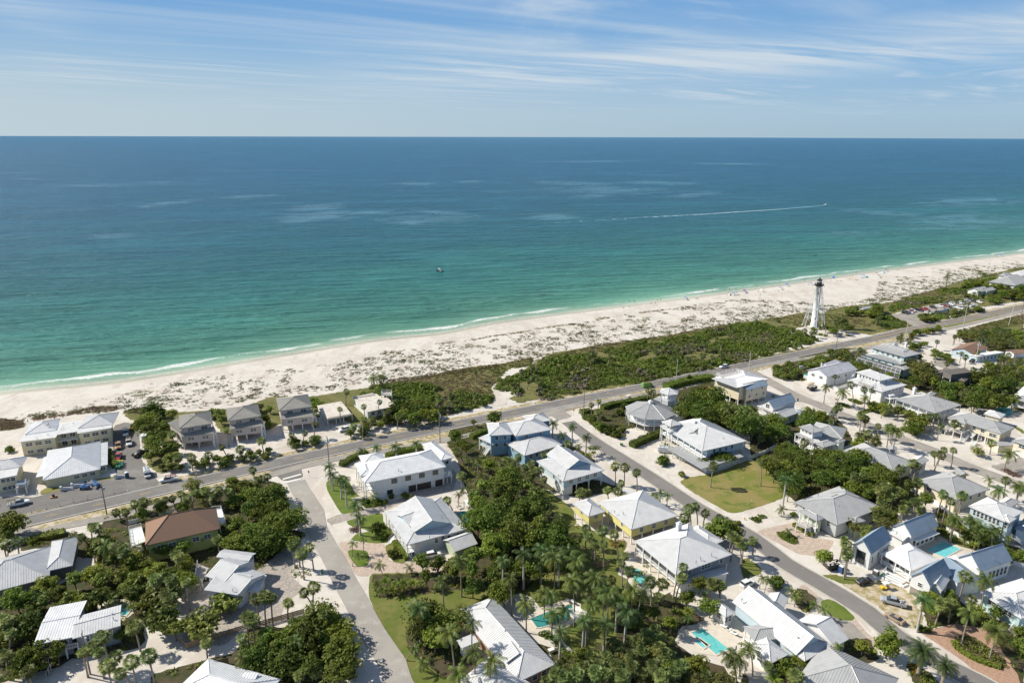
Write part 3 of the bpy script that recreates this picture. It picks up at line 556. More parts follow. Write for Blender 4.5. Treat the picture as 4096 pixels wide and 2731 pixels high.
class House:
    def __init__(s,label,cat,where,nick,wall='white',roof='lgrey',name='house',group=None,z=0,fr=None):
        s.loc=PT(where)[0]; s.o=empty(name,s.loc,label=label,category=cat,group=group); s.wall=WM[wall] if wall in WM else wall; s.roof=RF[roof] if roof in RF else roof; s.fr=fr
        if nick: HOUSES.append((nick,s.loc))
    def part(s,name,mb,m,parent=None,**p):
        return link(name,mb.mesh(name,m),parent or s.o,**p)
    def rel(s,v): return Vector(v)-s.loc
    def frame(s,tri,z):
        """three eave corners seen in the photograph (left, near, right), at height z; third may be a depth in metres"""
        t=tri.split()
        if t[-1][0]=='d': a,b=PT(' '.join(t[:-1]),z); a.z=b.z=0; u=(b-a).normalized(); vv=Vector((-u.y,u.x,0)); return a,u,vv,(b-a).length,float(t[-1][1:])
        a,b,c=PT(tri,z); a.z=b.z=c.z=0; u=(b-a); W=u.length; u=u/W; vv=Vector((-u.y,u.x,0)); D=(c-b).dot(vv)
        # share the misfit between both edges: rotate half way
        w=(c-b).normalized(); w2=Vector((w.y,-w.x,0)); u2=(u*W+w2*D).normalized(); vv2=Vector((-u2.y,u2.x,0))
        o=(a+b)/2-u2*W/2; o=b-u2*W
        return o,u2,vv2,W,(c-b).length
    def block(s,tri,z,roof='hip',pitch=.38,axis=None,ins=.6,z0=0,wall=None,rm=None,wins=(),th=.18,seams=True,walls=True,top=None,fr=None,porch=(),pdepth=2.2,rise=None,lattice=None):
        o,u,v,W,D=s.frame(tri,z) if isinstance(tri,str) else tri
        b=Blk(); b.o,b.u,b.v,b.W,b.D,b.z,b.z0=o,u,v,W,D,z,z0; b.H=s
        b.ins=list(ins) if hasattr(ins,'__len__') else [ins]*4
        for k in porch: b.ins[k]=pdepth
        wm=WM.get(wall,wall) if wall else s.wall; rm=RF.get(rm,rm) if rm else s.roof
        if axis is None: axis='u' if W>=D else 'v'
        L=lambda x,y,zz: s.rel(o+u*x+v*y)+Zv*(zz)
        # ---- roof planes in local (x,y,z)
        def quadmap(P): return P
        if axis=='v':
            # swap: work in rotated frame
            X=lambda a,c,h: (W-c,a,h)
            LN,SP=D,W
        else: X=lambda a,c,h:(a,c,h); LN,SP=W,D
        h=rise if rise is not None else pitch*SP/2
        tops=[]; zt=z
        if roof=='hip':
            k=min(SP/2,LN/2); hh=h
            if LN>SP+.05:
                r1,r2=(k,SP/2,hh),(LN-k,SP/2,hh)
                tops=[[(0,0,0),(LN,0,0),r2,r1],[(LN,SP,0),(0,SP,0),r1,r2],[(LN,0,0),(LN,SP,0),r2],[(0,SP,0),(0,0,0),r1]]
                caps=[(r1,r2),((0,0,0),r1),((0,SP,0),r1),((LN,0,0),r2),((LN,SP,0),r2)]
            else:
                ap=(LN/2,SP/2,hh); c=[(0,0,0),(LN,0,0),(LN,SP,0),(0,SP,0)]
                tops=[[c[i],c[(i+1)%4],ap] for i in range(4)]; caps=[(q,ap) for q in c]
        elif roof=='gable':
            tops=[[(0,0,0),(LN,0,0),(LN,SP/2,h),(0,SP/2,h)],[(LN,SP,0),(0,SP,0),(0,SP/2,h),(LN,SP/2,h)]]; caps=[((0,SP/2,h),(LN,SP/2,h))]
        elif roof=='shed': # high side at far (y=SP)
            tops=[[(0,0,0),(LN,0,0),(LN,SP,h),(0,SP,h)]]; caps=[]
        elif roof=='shedr':
            tops=[[(LN,SP,0),(0,SP,0),(0,0,h),(LN,0,h)]]; caps=[]
        else:
            tops=[[(0,0,0),(LN,0,0),(LN,SP,0),(0,SP,0)]]; caps=[]; h=0
        b.rise=h; b.axis=axis
        mb=MB()
        for t in tops:
            mb.poly([L(*X(p[0],p[1],0)[:2],z+p[2]) for p in t])
        if roof in('gable','shed','shedr'):
            for t in tops:
                q=[L(*X(p[0],p[1],0)[:2],z+p[2]-th) for p in t]; tp=[L(*X(p[0],p[1],0)[:2],z+p[2]) for p in t]
                mb.poly(q[::-1])
                for i in range(4): mb.poly([q[i],q[(i+1)%4],tp[(i+1)%4],tp[i]])
        else:
            c=[L(0,0,z),L(W,0,z),L(W,D,z),L(0,D,z)]; d=[q-Zv*th*1.3 for q in c]
            for i in range(4): mb.poly([d[i],d[(i+1)%4],c[(i+1)%4],c[i]])
            mb.poly(d[::-1])
        b.roofo=s.part('roof',mb,rm)
        # ridge caps and standing seams
        sm=MB()
        if seams:
            for p,q in caps:
                A_=L(*X(p[0],p[1],0)[:2],z+p[2]+.03); B_=L(*X(q[0],q[1],0)[:2],z+q[2]+.03); sm.tube([A_,B_],.11,4,cap=False)
            if seams!='caps':
                for t in tops:
                    e=Vector(t[1])-Vector(t[0]); Le=Vector((e.x,e.y,0)).length; e=e/max(e.length,1e-6)
                    if Le<.8: continue
                    n=int(Le/.55); P=[Vector(p) for p in t]; sx=[(p-P[0]).dot(e) for p in P]
                    nrm_=(P[1]-P[0]).cross(P[2]-P[0]).normalized()
                    for j in range(1,n):
                        xx=j*Le/n; hit=[]
                        for i in range(len(P)):
                            a0,a1=sx[i],sx[(i+1)%len(P)]
                            if (a0-xx)*(a1-xx)<0: hit.append(P[i].lerp(P[(i+1)%len(P)],(xx-a0)/(a1-a0)))
                        if len(hit)<2 : continue
                        p,q=hit[0],hit[1]
                        if (p-q).length<.3: continue
                        w=e*.05; hh=nrm_*.06
                        a1_,a2_,a3_=[L(*X(k.x,k.y,0)[:2],z+k.z) for k in (p-w,p+hh,p+w)]; b1,b2,b3=[L(*X(k.x,k.y,0)[:2],z+k.z) for k in (q-w,q+hh,q+w)]
                        sm.poly([a1_,a2_,b2,b1]); sm.poly([a2_,a3_,b3,b2])
            if sm.f: s.part('standing_seams',sm,rm,b.roofo,kind='stuff')
        # ---- walls
        i0,i1,i2,i3=b.ins; x0,x1,y0,y1=i3,W-i1,i0,D-i2; b.rect=(x0,x1,y0,y1)
        if walls and x1>x0 and y1>y0:
            wb=MB(); ztop=z-th*(1.25 if roof in('hip','flat') else 1)
            def zt(x,y):
                if roof=='gable':
                    c=(y if axis=='u' else W-x); return ztop+h*(1-abs(c-SP/2)/(SP/2))
                if roof=='shed': c=(y if axis=='u' else W-x); return ztop+h*c/SP
                if roof=='shedr': c=(y if axis=='u' else W-x); return ztop+h*(1-c/SP)
                return ztop
            cs=[(x0,y0),(x1,y0),(x1,y1),(x0,y1)]
            for i in range(4):
                (ax,ay),(bx,by)=cs[i],cs[(i+1)%4]; ring=[L(ax,ay,z0),L(bx,by,z0),L(bx,by,zt(bx,by))]
                if roof=='gable':
                    if axis=='u' and i in(1,3): ring.append(L(ax,D/2,ztop+h))
                    if axis=='v' and i in(0,2): ring.append(L(W/2,ay,ztop+h))
                ring.append(L(ax,ay,zt(ax,ay))); wb.poly(ring)
            wb.poly([L(x,y,z0) for x,y in cs][::-1])
            b.wallo=s.part('wall',wb,wm)
        for w in wins: b.wrow(*w[:5],**(w[5] if len(w)>5 else {}))
        for k in porch: b_porch(b,k)
        if z0>1.0 and z0<z: b_piles(b)
        return b
def side(b,k,inset=True):
    x0,x1,y0,y1=b.rect if inset else (0,b.W,0,b.D)
    c=[(x0,y0),(x1,y0),(x1,y1),(x0,y1)]; p=b.H.rel(b.o+b.u*c[k][0]+b.v*c[k][1]); q=b.H.rel(b.o+b.u*c[(k+1)%4][0]+b.v*c[(k+1)%4][1]); return p,q
def wrow(b,k,n,zc,w,h,t0=.08,t1=.92,kind='win',m=None):
    p,q=side(b,k); d=q-p; ln=d.length; rz=math.atan2(d.y,d.x)
    for i in range(n):
        t=t0+(t1-t0)*(i+.5)/n; c=p+d*t
        fm,pm=winmesh(w,h,kind,m)
        if kind=='garage':
            o=link('garage_door',fm,b.H.o,(c.x,c.y,zc),rz); link('door_panel',pm,o)
        else:
            o=link('window',fm,b.H.o,(c.x,c.y,zc),rz); link('pane',pm,o)
Blk.wrow=wrow
def rail_mesh(mb,p,q,z,h=1.05,post=2.2,gap=.28):
    d=q-p; n=max(1,round(d.length/post)); u=d.normalized(); rz=math.atan2(d.y,d.x)
    for i in range(n+1): c=p+d*(i/n); mb.cbox((c.x,c.y,z),.13,.13,h+.08,rz)
    w=Vector((-u.y,u.x,0))*.05
    for zz,t in ((h-.06,.09),(.12,.06)): mb.box(Vector((p.x,p.y,z+zz))-w/2,d,w,Zv*t)
    m=int(d.length/gap)
    for i in range(m): c=p+d*((i+.5)/m); mb.box(Vector((c.x,c.y,z+.12))-w*.3-u*.02,u*.05,w*.6,Zv*(h-.18))
def b_porch(b,k):
    """verandah on side k: floor, columns to the eave, railing"""
    H=b.H; p,q=side(b,k,False); d=(q-p); u=d.normalized(); inn=Vector((-u.y,u.x,0)); p=p+inn*.35+u*.35; q=q+inn*.35-u*.35; d=q-p; zf=max(b.z0,b.z-2.9)
    f=MB(); dep=b.ins[k]-.35; f.box(Vector((p.x,p.y,zf-.25)),d,inn*dep,Zv*.25); H.part('porch_floor',f,M_trim)
    n=max(2,round(d.length/3.4))
    for i in range(n+1): c=p+d*(i/n); pm=MB(); pm.cbox((c.x,c.y,0),.26,.26,b.z-.2,math.atan2(d.y,d.x)); H.part('column',pm,M_trim)
    r=MB(); rail_mesh(r,p,q,zf); H.part('railing',r,M_trim)
def b_piles(b):
    x0,x1,y0,y1=b.rect; pos=set()
    nx=max(1,round((x1-x0)/4.5)); ny=max(1,round((y1-y0)/4.5))
    for i in range(nx+1):
        for j in range(ny+1): pos.add((x0+.2+(x1-x0-.4)*i/nx,y0+.2+(y1-y0-.4)*j/ny))
    for x,y in pos:
        c=b.H.rel(b.o+b.u*x+b.v*y); m=MB(); m.cbox((c.x,c.y,0),.3,.3,b.z0,math.atan2(b.u.y,b.u.x)); b.H.part('pile',m,M_trim)
def deck(H,s,z,rails=(0,1,2,3),posts=True,m=None,th=.2,name='deck'):
    """platform with corners from the photograph at height z"""
    P=[H.rel(p)+Zv*0 for p in PT(s,z)]; mb=MB(); n=len(P); P=[Vector((p.x,p.y,z)) for p in P]
    mb.poly(P); mb.poly([p-Zv*th for p in P][::-1])
    for i in range(n): mb.poly([P[i]-Zv*th,P[(i+1)%n]-Zv*th,P[(i+1)%n],P[i]])
    o=H.part(name,mb,m or M_deck)
    r=MB()
    for k in rails:
        a,b=P[k],P[(k+1)%n]; rail_mesh(r,Vector((a.x,a.y,0)),Vector((b.x,b.y,0)),z)
    if r.f: H.part('railing',r,M_trim)
    if posts and z>1:
        for i in range(n):
            for t in ((0,.5) if (P[(i+1)%n]-P[i]).length>4 else (0,)):
                c=P[i].lerp(P[(i+1)%n],t); q=MB(); q.cbox((c.x,c.y,0),.26,.26,z-th); H.part('post',q,M_trim)
    return o
def stairs(H,top,bot,z,w=1.5,m=None,z1=0):
    a,=PT(top,z); b,=PT(bot,z1); a=H.rel(a); b=H.rel(b); d=b-a; d.z=0; u=d.normalized(); s=Vector((-u.y,u.x,0)); n=max(2,int((z-z1)/.19)); mb=MB(); st=d.length/n
    for i in range(n):
        zz=z-(i+1)*(z-z1)/(n+1); p=Vector((a.x,a.y,zz))+u*st*i-s*w/2; mb.box(p-Zv*.06,u*(st*.92),s*w,Zv*.06)
    for sg in (-1,1):
        q=a+s*w/2*sg; mb.box(Vector((q.x,q.y,z-.35)),Vector((d.x,d.y,z1-z+.1)),s*.06*sg,Zv*.3)
    H.part('stairs',mb,m or M_trim)
    for sg in (-1,1):
        r=MB(); q=a+s*w/2*sg; A_=Vector((q.x,q.y,z+.95)); D_=Vector((d.x,d.y,z1-z)); r.box(A_,D_,s*.06,Zv*.08)
        k=max(2,int(d.length/.5))
        for i in range(k+1): c=A_+D_*(i/k); r.box(c-Zv*.95,u*.05,s*.05,Zv*.95)
        H.part('stair_railing',r,M_trim)
def chimney(H,at_,z0,z1,w=1.0,m=None,cap=True):
    p=H.rel(PT(at_,z0)[0]); mb=MB(); mb.cbox((p.x,p.y,z0-1.2),w,w*.8,z1-z0+1.2,.5)
    if cap: mb.cbox((p.x,p.y,z1),w*1.2,w*1.0,.15,.5); mb.cbox((p.x,p.y,z1+.15),w*.6,w*.5,.3,.5)
    H.part('chimney',mb,m or WM['white'])
def vents(H,s,z):
    """small roof vent pipes and boxes"""
    for p in PT(s,z):
        q=H.rel(p); mb=MB(); mb.tube([(q.x,q.y,z-.5),(q.x,q.y,z+.35)],.09,6); mb.cbox((q.x,q.y,z+.3),.3,.3,.12,R.random()); H.part('roof_vent',mb,M_steel)
# ================================================================ buildings
G_=dict
# --- motel, two storeys, flat roof with metal hips
h=House('two-storey yellow motel with long white flat roof being re-roofed, nearest the beach','motel','A 600,700','the two-storey yellow motel','byellow','membrane',name='motel')
wg=dict(w=1.9,h=1.3)
b1=h.block('A 175,628 525,583 d13',6.1,'flat',ins=.5,wins=[(0,3,4.4,2.1,1.4),(0,3,1.4,1.9,1.2)])
b2=h.block('A 725,547 1052,492 d13',6.1,'flat',ins=.5,wins=[(0,3,4.4,2.1,1.4),(0,3,1.4,1.9,1.2)])
b3=h.block('A 520,560 728,528 d11.5',6.05,'flat',ins=(2.2,.1,.3,.1),wins=[(0,2,4.3,1.6,2.0,G_(kind='plain')),(0,2,1.3,1.6,2.0,G_(kind='plain'))])
p,q=side(b3,0,False); r=MB(); rail_mesh(r,p+Vector((0,.5,0)),q+Vector((0,.5,0)),3.1); h.part('railing',r,M_trim); f=MB(); f.box(p+Zv*2.9,q-p,Vector((.3,2,0)),Zv*.2); h.part('balcony_floor',f,M_trim)
h.block('A 235,560 530,515 d12',6.3,'hip',pitch=.34,walls=False,rm='white',axis='v'); h.block('A 735,500 1062,462 d13',6.3,'hip',pitch=.34,walls=False,rm='lgrey')
vents(h,'A 600,500 690,455 450,560 960,480 580,510 830,420 350,600',6.4)
# --- motel office
h=House('single-storey cream motel wing with broad white hip roof beside the road','motel','A 690,900','the cream motel wing with hip roof','byellow','white',name='motel_wing')
h.block('A 400,985 945,882 930,622',3.1,'hip',pitch=.36,wins=[(0,3,1.7,1.5,1.1,G_(t0=.5,t1=.95))])
h.block('A 335,960 470,937 d17',2.95,'flat',ins=.4,seams=False); h.block('A 912,856 1012,838 1010,628',3.0,'flat',ins=.4,wins=[(0,1,1.6,1.5,1.1)])
# --- motel left
h=House('two-storey yellow motel building cut by the left edge, blue balcony roof','motel','A 60,1060','the motel building at the left edge','byellow','lgrey',name='motel_wing')
h.block('A -160,1002 155,940 222,757',5.6,'flat',rm='membrane',wins=[(0,3,4.2,1.4,1.2,G_(t0=.5,t1=.98)),(0,3,1.4,1.4,1.2,G_(t0=.5,t1=.98))])
h.block('A -160,900 200,860 222,770',5.8,'hip',pitch=.4,walls=False)
h.block('A 150,1040 235,1025 245,985',3.2,'shed',pitch=.2,walls=False,rm='blue'); deck(h,'A 150,1060 240,1045 245,1000 160,1012',2.6,rails=(0,1))
stairs(h,'A 235,1040','A 262,1000',2.6,1.2)
# --- three pink beach houses
def pink(label,nick,T,base,off,mirror=False):
    x,y=off
    def c(s):
        return T+' '+' '.join(a if a[0]=='d' else '%g,%g'%(float(a.split(',')[0])+x,float(a.split(',')[1])+y) for a in s.split())
    h=House(label,'house',c('1870,690'),nick,'pink','tan',name='stilt_house',group='pale pink stilt houses by the beach')
    b=h.block(c('1688,498 2002,452 1970,338'),8.6,'hip',pitch=.36,z0=2.5,wins=[(0,2,7.2,2.2,1.2,G_(t0=.08,t1=.98)),(3,2,7.0,1.2,1.2)])
    b2=h.block(c('1705,578 2008,546 d3.2'),5.6,'shed',pitch=.75,z0=2.5,ins=(.3,.3,0,.3),wins=[(0,2,4.2,2.2,1.2,G_(t0=.04,t1=.98))])
    vents(h,c('1790,385 1830,370'),10.2); 
    d=deck(h,c('2008,560 2035,545 2000,480 1985,490'),5.3,rails=(0,1)); return h,c
h,c=pink('pale pink stilt house with taupe hip roof, nearest the motel car park','the first pink stilt house','A','',(0,0))
h.block(c('1575,448 1690,530 d8'),7.4,'shed',pitch=.2,z0=2.5)
h,c=pink('pale pink stilt house in the middle of the three beside the beach','the middle pink stilt house','A','',(453,-68))
stairs(h,'B 100,500','B 138,580',4.5,1.3)
h,c=pink('pale pink stilt house with taupe hip roof, right one of the three','the right pink stilt house','A','',(935,-158))
# --- two flat-roofed beach buildings
h=House('long open carport with stained flat white roof on white posts','carport','B 840,460','the flat-roofed carport','white','flat',name='carport')
b=h.block('B 722,415 962,372 852,246',2.9,'flat',ins=(5,.3,.3,.3),seams=False); 
for t in (0,.33,.66,1):
    p,q=side(b,0,False); cc=p.lerp(q,t)+Vector((.2 if t<.5 else -.2,.3,0)); m=MB(); m.cbox((cc.x,cc.y,0),.25,.25,2.65); h.part('post',m,M_trim)
m=MB(); p,q=side(b,0,False); m.box(p+Zv*2.9,q-p,Vector((.2,1.6,0)),Zv*.1); h.part('roof_edge',m,M_greyw)
h=House('low beach house with flat white stained roof and railed roof deck','house','B 1230,370','the flat-roofed beach house','white','flat',name='beach_house')
b=h.block('B 1112,345 1338,295 1190,172',3.7,'flat',seams=False,ins=(1.5,.3,.3,.3),wins=[(0,3,1.8,1.6,1.3)])
h.block('B 1300,300 1370,280 1280,185',3.4,'flat',seams=False,rm='flat')
deck(h,'B 1235,185 1335,195 1330,160 1240,155',4.6,posts=True); deck(h,'B 970,215 1180,185 1150,165 965,205',3.9,rails=(3,),posts=False)
stairs(h,'B 1340,270','B 1395,345',3.5,1.8); stairs(h,'B 1110,335','B 1095,395',3.2,1.2)
# --- large white two-storey house
h=House('large white two-storey house with white metal roof and three dark garage doors','house','B 1500,1090','the big white two-storey house','white','white')
b=h.block('B 1072,1003 1845,860 1690,700',7.0,'hip',pitch=.36,wins=[(0,4,5.3,1.7,1.5,G_(t0=.18,t1=.97,m=M_black)),(0,1,1.6,1.7,1.4,G_(t0=.16,t1=.26,m=M_black)),(0,1,.02,2.7,2.4,G_(t0=.46,t1=.60,kind='garage',m=M_door)),(0,1,.02,5.0,2.4,G_(t0=.62,t1=.78,kind='garage',m=M_door)),(0,1,.02,2.7,2.4,G_(t0=.86,t1=.98,kind='garage',m=M_door))],porch=(3,),pdepth=3.2)
h.block('B 1797,797 1917,770 1720,622',7.0,'hip',pitch=.36,wins=[(0,1,5.4,.8,.8,G_(m=M_black))]); h.block('B 1060,836 1285,805 1218,724',7.0,'hip',pitch=.36,wins=[(0,1,5.4,1,1)])
h.block('B 1040,950 1175,930 d9',7.6,'hip',pitch=.30,walls=False)
vents(h,'B 1395,890 1720,745 1250,860',8.2)
m=MB(); p=h.rel(PT('B 1855,930',3)[0]); m.cbox((p.x,p.y,2.6),3.4,2.4,.2,.25); 
for dx_,dy_ in ((-1.5,-1),(1.5,-1),(0,-1),(1.5,1)): m.cbox((p.x+dx_,p.y+dy_,0),.2,.2,2.6,.25)
m.cbox((p.x-.8,p.y,2.8),1.1,.9,1.1,.25); m.cbox((p.x+.7,p.y,2.8),1.1,.9,1.2,.25); h.part('equipment_platform',m,M_trim)
# --- pale house with gables and small garage
h=House('raised white house with pale metal roof, big gable, porch and turquoise pool behind','house','O 620,900','the pale house with the big gable','lblue','lgrey')
b=h.block('O 290,893 1252,638 828,150',4.4,'hip',pitch=.30,wins=[(0,1,2.9,.9,1.6,G_(t0=.38,t1=.48)),(0,1,3.2,.9,1.0,G_(t0=.52,t1=.60)),(0,2,2.8,.9,1.1,G_(t0=.6,t1=.95)),(3,3,2.6,1.4,1.7)],wall='white',porch=(3,),pdepth=2.6,ins=.7)
h.block('O 425,700 985,550 715,165',6.0,'gable',pitch=.42,axis='v',ins=.5,z0=4.5,wall='lblue')
h.block('O 175,400 340,600 600,470',5.9,'gable',pitch=.3,axis='v',ins=.4,z0=4.5,walls=True)
vents(h,'O 845,480 660,770',6.6)
stairs(h,'O 110,770','O 40,845',1.5,2.2); stairs(h,'O 320,960','O 350,1110',1.5,1.2)
h=House('small detached garage with pale gabled metal roof beside the raised white house','garage','O 1150,960','the small gabled garage','green','lgrey',name='garage')
h.block('O 912,805 1050,1005 1387,852',3.3,'gable',pitch=.5,axis='v',ins=.5)
# --- blue two-storey house
h=House('sky blue two-storey house with stacked grey metal hip roofs, near the stop sign','house','C 250,760','the blue two-storey house','blue','lgrey')
h.block('C 160,583 492,510 375,395',8.4,'hip',pitch=.36,wins=[(0,2,7.2,1.1,1.3)]); h.block('C -100,560 118,556 60,440',8.6,'hip',pitch=.36,wins=[(0,2,7.2,1.2,1.4),(0,2,4.4,1.2,1.4)])
h.block('C 208,740 588,653 372,553',5.2,'hip',pitch=.36,wins=[(0,5,3.8,1.2,1.5),(3,2,3.8,1.2,1.5)])
h.block('C -172,578 -66,652 20,590',4.9,'hip',pitch=.36,porch=(0,1),pdepth=1.6,z0=2.2); h.block('C 275,440 483,425 372,362',8.2,'hip',pitch=.4,wins=[(0,1,7,1,1)])
stairs(h,'C -100,680','C -150,750',2.4,1.5); vents(h,'C 205,575 365,610',6.6)
h=House('blue stilt house with pale roof and dark blue gable, open parking below','house','C 700,1080','the blue stilt house','blue','lgrey',name='stilt_house')
b=h.block('C 335,808 595,1000 990,895',5.9,'hip',pitch=.34,z0=3.2,ins=.6,wins=[(1,4,4.7,1.5,1.4),(0,2,4.6,1.1,1.5,G_(t0=.5,t1=1))],wall='lblue')
h.block('C 430,745 628,890 855,832',7.3,'gable',pitch=.5,axis='u',ins=.3,z0=5.9,th=.12,wall='blue')
m=MB(); p,q=side(b,0); m.box(Vector((p.x,p.y,0)),q-p,Vector((.1,.1,0)),Zv*3.2); h.part('ground_floor_wall',m,WM['white'])
m=MB(); p,q=side(b,1); m.box(Vector((p.x,p.y,0)),(q-p)*.22,Vector((.1,-.1,0)),Zv*3.2); h.part('lattice',m,WM['white'])
vents(h,'C 630,730 680,765',8.6); vents(h,'C 550,945 660,910',6.4)
h=House('yellow house on piles with pale grey hip roof beside the blue stilt house','house','C 1200,1560','the yellow stilt house','yellow','lgrey',name='stilt_house')
h.block('C 935,1190 1235,1452 1670,1312',5.4,'hip',pitch=.36,z0=2.4,wins=[(1,3,4.0,1.4,1.4),(0,2,4.0,.9,1.1)])
h.block('C 668,1203 833,1330 1005,1285',5.4,'hip',pitch=.42,z0=2.4,wins=[(0,1,4.2,.9,1.0),(1,1,4.2,1.3,1.3)])
h.block('C 1135,1095 1240,1115 1230,1085',4.0,'flat',z0=0,ins=.2); vents(h,'C 1080,1285 1160,1300 1310,1310',6.6)
m=MB(); b=h.block('C 1010,1300 1235,1475 1650,1335',2.4,'flat',seams=False,ins=1.0,wall='white',th=.05)
h=House('large grey house on piles with bright hip roof and screened porch above a pool','house','G 1800,520','the grey house with the screened porch','grey','lgrey',name='stilt_house')
b=h.block('G 1258,148 1655,465 2192,275',5.8,'hip',pitch=.36,z0=2.7,ins=.7,wins=[(1,1,4.4,3.2,1.4,G_(t0=.35,t1=.65)),(1,1,4.4,1.2,1.4,G_(t0=.76,t1=.92)),(1,1,4.4,1.2,1.4,G_(t0=.08,t1=.22))],porch=(0,),pdepth=3.0)
m=MB(); p,q=side(b,0,False); u=(q-p).normalized(); n=Vector((-u.y,u.x,0)); m.box(p+n*.6+u*.5+Zv*3.9,q-p-u,n*.04,Zv*1.6); h.part('insect_screen',m,M_screen)
h.block('G 1690,70 1960,205 2147,176',5.85,'hip',pitch=.36,z0=2.7,ins=.6)
g=h.block('G 1690,500 1700,560 2115,420',2.7,'flat',ins=.3,seams=False,wall='white',wins=[(1,2,.02,2.7,2.1,G_(t0=.45,t1=.97,kind='garage',m=M_wdoor))])
chimney(h,'G 1680,40',7.2,9.2,1.3); vents(h,'G 1700,240 1885,310 1990,275 1830,200 1930,215 1845,350',6.8); stairs(h,'G 1560,440','G 1640,505',3,1.2)
# --- rambling grey/white house bottom right
h=House('rambling pale-roofed house with many gables and a turquoise pool with white loungers','house','P 1300,1150','the many-gabled pale house','white','lgrey')
b=h.block('P 470,380 1400,1155 1850,962',4.0,'gable',pitch=.62,axis='u',ins=.7,rm='lgrey',wall='lblue')
h.block('P 1150,1000 1530,1245 1960,1040',3.8,'hip',pitch=.34,ins=.7,wins=[(1,1,2.2,1.5,1.3,G_(t0=.2,t1=.4))])
h.block('P 1340,1080 1490,1215 1960,1040',3.6,'shed',pitch=.3,axis='u',ins=.5,walls=False) if False else None
h.block('P 140,425 372,605 522,552',3.7,'hip',pitch=.45,wins=[(0,1,2.2,1.3,1.5),(1,2,2.1,1.1,1.5)]); h.block('P 690,1010 1028,1282 1302,1148',3.75,'hip',pitch=.45,axis='v',wins=[(0,1,2.2,1.4,1.5)])
h.block('P 640,740 790,960 1300,900',3.8,'hip',pitch=.36,rm='grey',porch=(0,),pdepth=2); h.block('P 960,420 1232,466 1388,385',3.9,'gable',pitch=.45,axis='v')
h.block('P 1400,665 1960,1042 2183,932',3.6,'gable',pitch=.5,axis='v'); h.block('P 1900,700 2160,760 2183,932',3.3,'gable',pitch=.45,axis='u') if False else None
h.block('P 1000,290 1090,235 1010,180',3.5,'hip',pitch=.4) if False else None
vents(h,'P 610,360 1335,780 1425,920',5.6)
h=House('grey metal hip roof house at the bottom right beside the white drive','house','I 700,1400','the grey house at the bottom edge','white','grey')
h.block('I 180,1440 960,1760 1310,1440',3.6,'hip',pitch=.45); h.block('I 760,1400 960,1500 1090,1420',3.9,'gable',pitch=.4,axis='v'); vents(h,'I 550,1345',5)
# --- left bottom group
h=House('weathered grey house with white and blue-grey metal hip roof at the left edge','house','E 450,560','the weathered grey house','dkgrey','lgrey')
h.block('E -330,655 465,487 400,215',3.9,'hip',pitch=.40); h.block('E 415,425 683,376 716,105',3.9,'hip',pitch=.46,axis='v'); 
m=MB(); p=h.rel(PT('E 195,440',5.0)[0]); m.cbox((p.x,p.y,4.4),1.2,1.0,.6,.1); h.part('skylight',m,M_steel)
h=House('long grey house with stepped pale standing-seam roof beside a small turquoise pool','house','E 700,1150','the long grey house with stepped roof','grey','white')
h.block('E 310,1133 690,1050 828,702',5.0,'gable',rise=.7,axis='u',wins=[(0,3,3.6,1.4,1.0)],ins=.7); h.block('E 680,1062 1133,942 1133,748',5.15,'gable',rise=.7,axis='u',wins=[(0,3,3.7,1.2,1.6)],ins=.7,rm='lgrey')
deck(h,'E 620,1165 735,1140 725,1085 615,1110',2.6,rails=(0,)); stairs(h,'E 480,1290','E 440,1385',2.2,3.2,M_greyw); vents(h,'E 1058,838 1068,880 355,825',5.8)
h=House('white house with stepped ribbed roofs and a grey deck, among sea grape','house','E 2150,760','the white house with ribbed roofs','white','lgrey')
h.block('E 1940,588 2232,655 2345,498 ',4.6,'shed',rise=1.2,axis='u',wins=[(0,2,2.9,1.4,1.0)]); h.block('E 2345,500 2232,655 2530,470',4.55,'hip',pitch=.3,z0=0,axis='u') if False else None
h.block('E 1943,590 2235,657 2530,468',4.5,'gable',pitch=.30,axis='u',z0=0); h.block('E 1912,490 2110,535 2410,330',5.2,'gable',pitch=.3,axis='u'); h.block('E 2030,300 2340,335 2415,262',6.0,'gable',pitch=.3,axis='u',wins=[(1,2,4.8,1.1,1.2)])
h.block('F -40,640 70,625 182,468',3.3,'gable',pitch=.3,axis='v',wins=[(1,1,.02,3,2.2,G_(kind='garage',m=M_wdoor))]); deck(h,'E 1830,520 1900,540 1960,400 1860,360',1.4,rails=(0,3))
vents(h,'E 2220,490 2190,610',5.2)
h=House('yellow-green house with brown shingle hip roof, white decks at both ends','house','A 1700,1560','the brown-roofed yellow house','lime','brown')
h.block('A 1368,1578 2070,1442 1985,1255',5.9,'hip',rise=4.4,seams='caps',wins=[(0,5,4.0,1.7,1.3)])
m=MB(); p=h.rel(PT('A 1660,1295',8.0)[0]); m.cbox((p.x,p.y,6.9),1.6,1.6,1.1,.2); h.part('cupola',m,WM['white']); m=MB(); c0=[Vector((p.x+x,p.y+y,8.0)) for x,y in ((-1.2,-1.2),(1.2,-1.2),(1.2,1.2),(-1.2,1.2))]
for i in range(4): m.poly([c0[i],c0[(i+1)%4],Vector((p.x,p.y,9.1))])
h.part('cupola_roof',m,RF['brown'])
deck(h,'A 1235,1610 1370,1560 1330,1420 1215,1450',3.0,rails=(0,2,3),m=M_trim); deck(h,'A 2065,1400 2120,1380 2080,1255 1995,1260',3.2,rails=(0,1,2),m=M_trim); stairs(h,'E 1300,190','E 1330,245',3,1.3)
h=House('white metal hip roof of a house at the bottom edge, left of the concrete street','house','E 2200,1484','the white roof at the bottom edge','white','white')
h.block('E 1640,1560 2330,1800 2615,1440',3.6,'hip',pitch=.34); h.block('E 2270,1430 2400,1445 2420,1385',4.6,'flat')
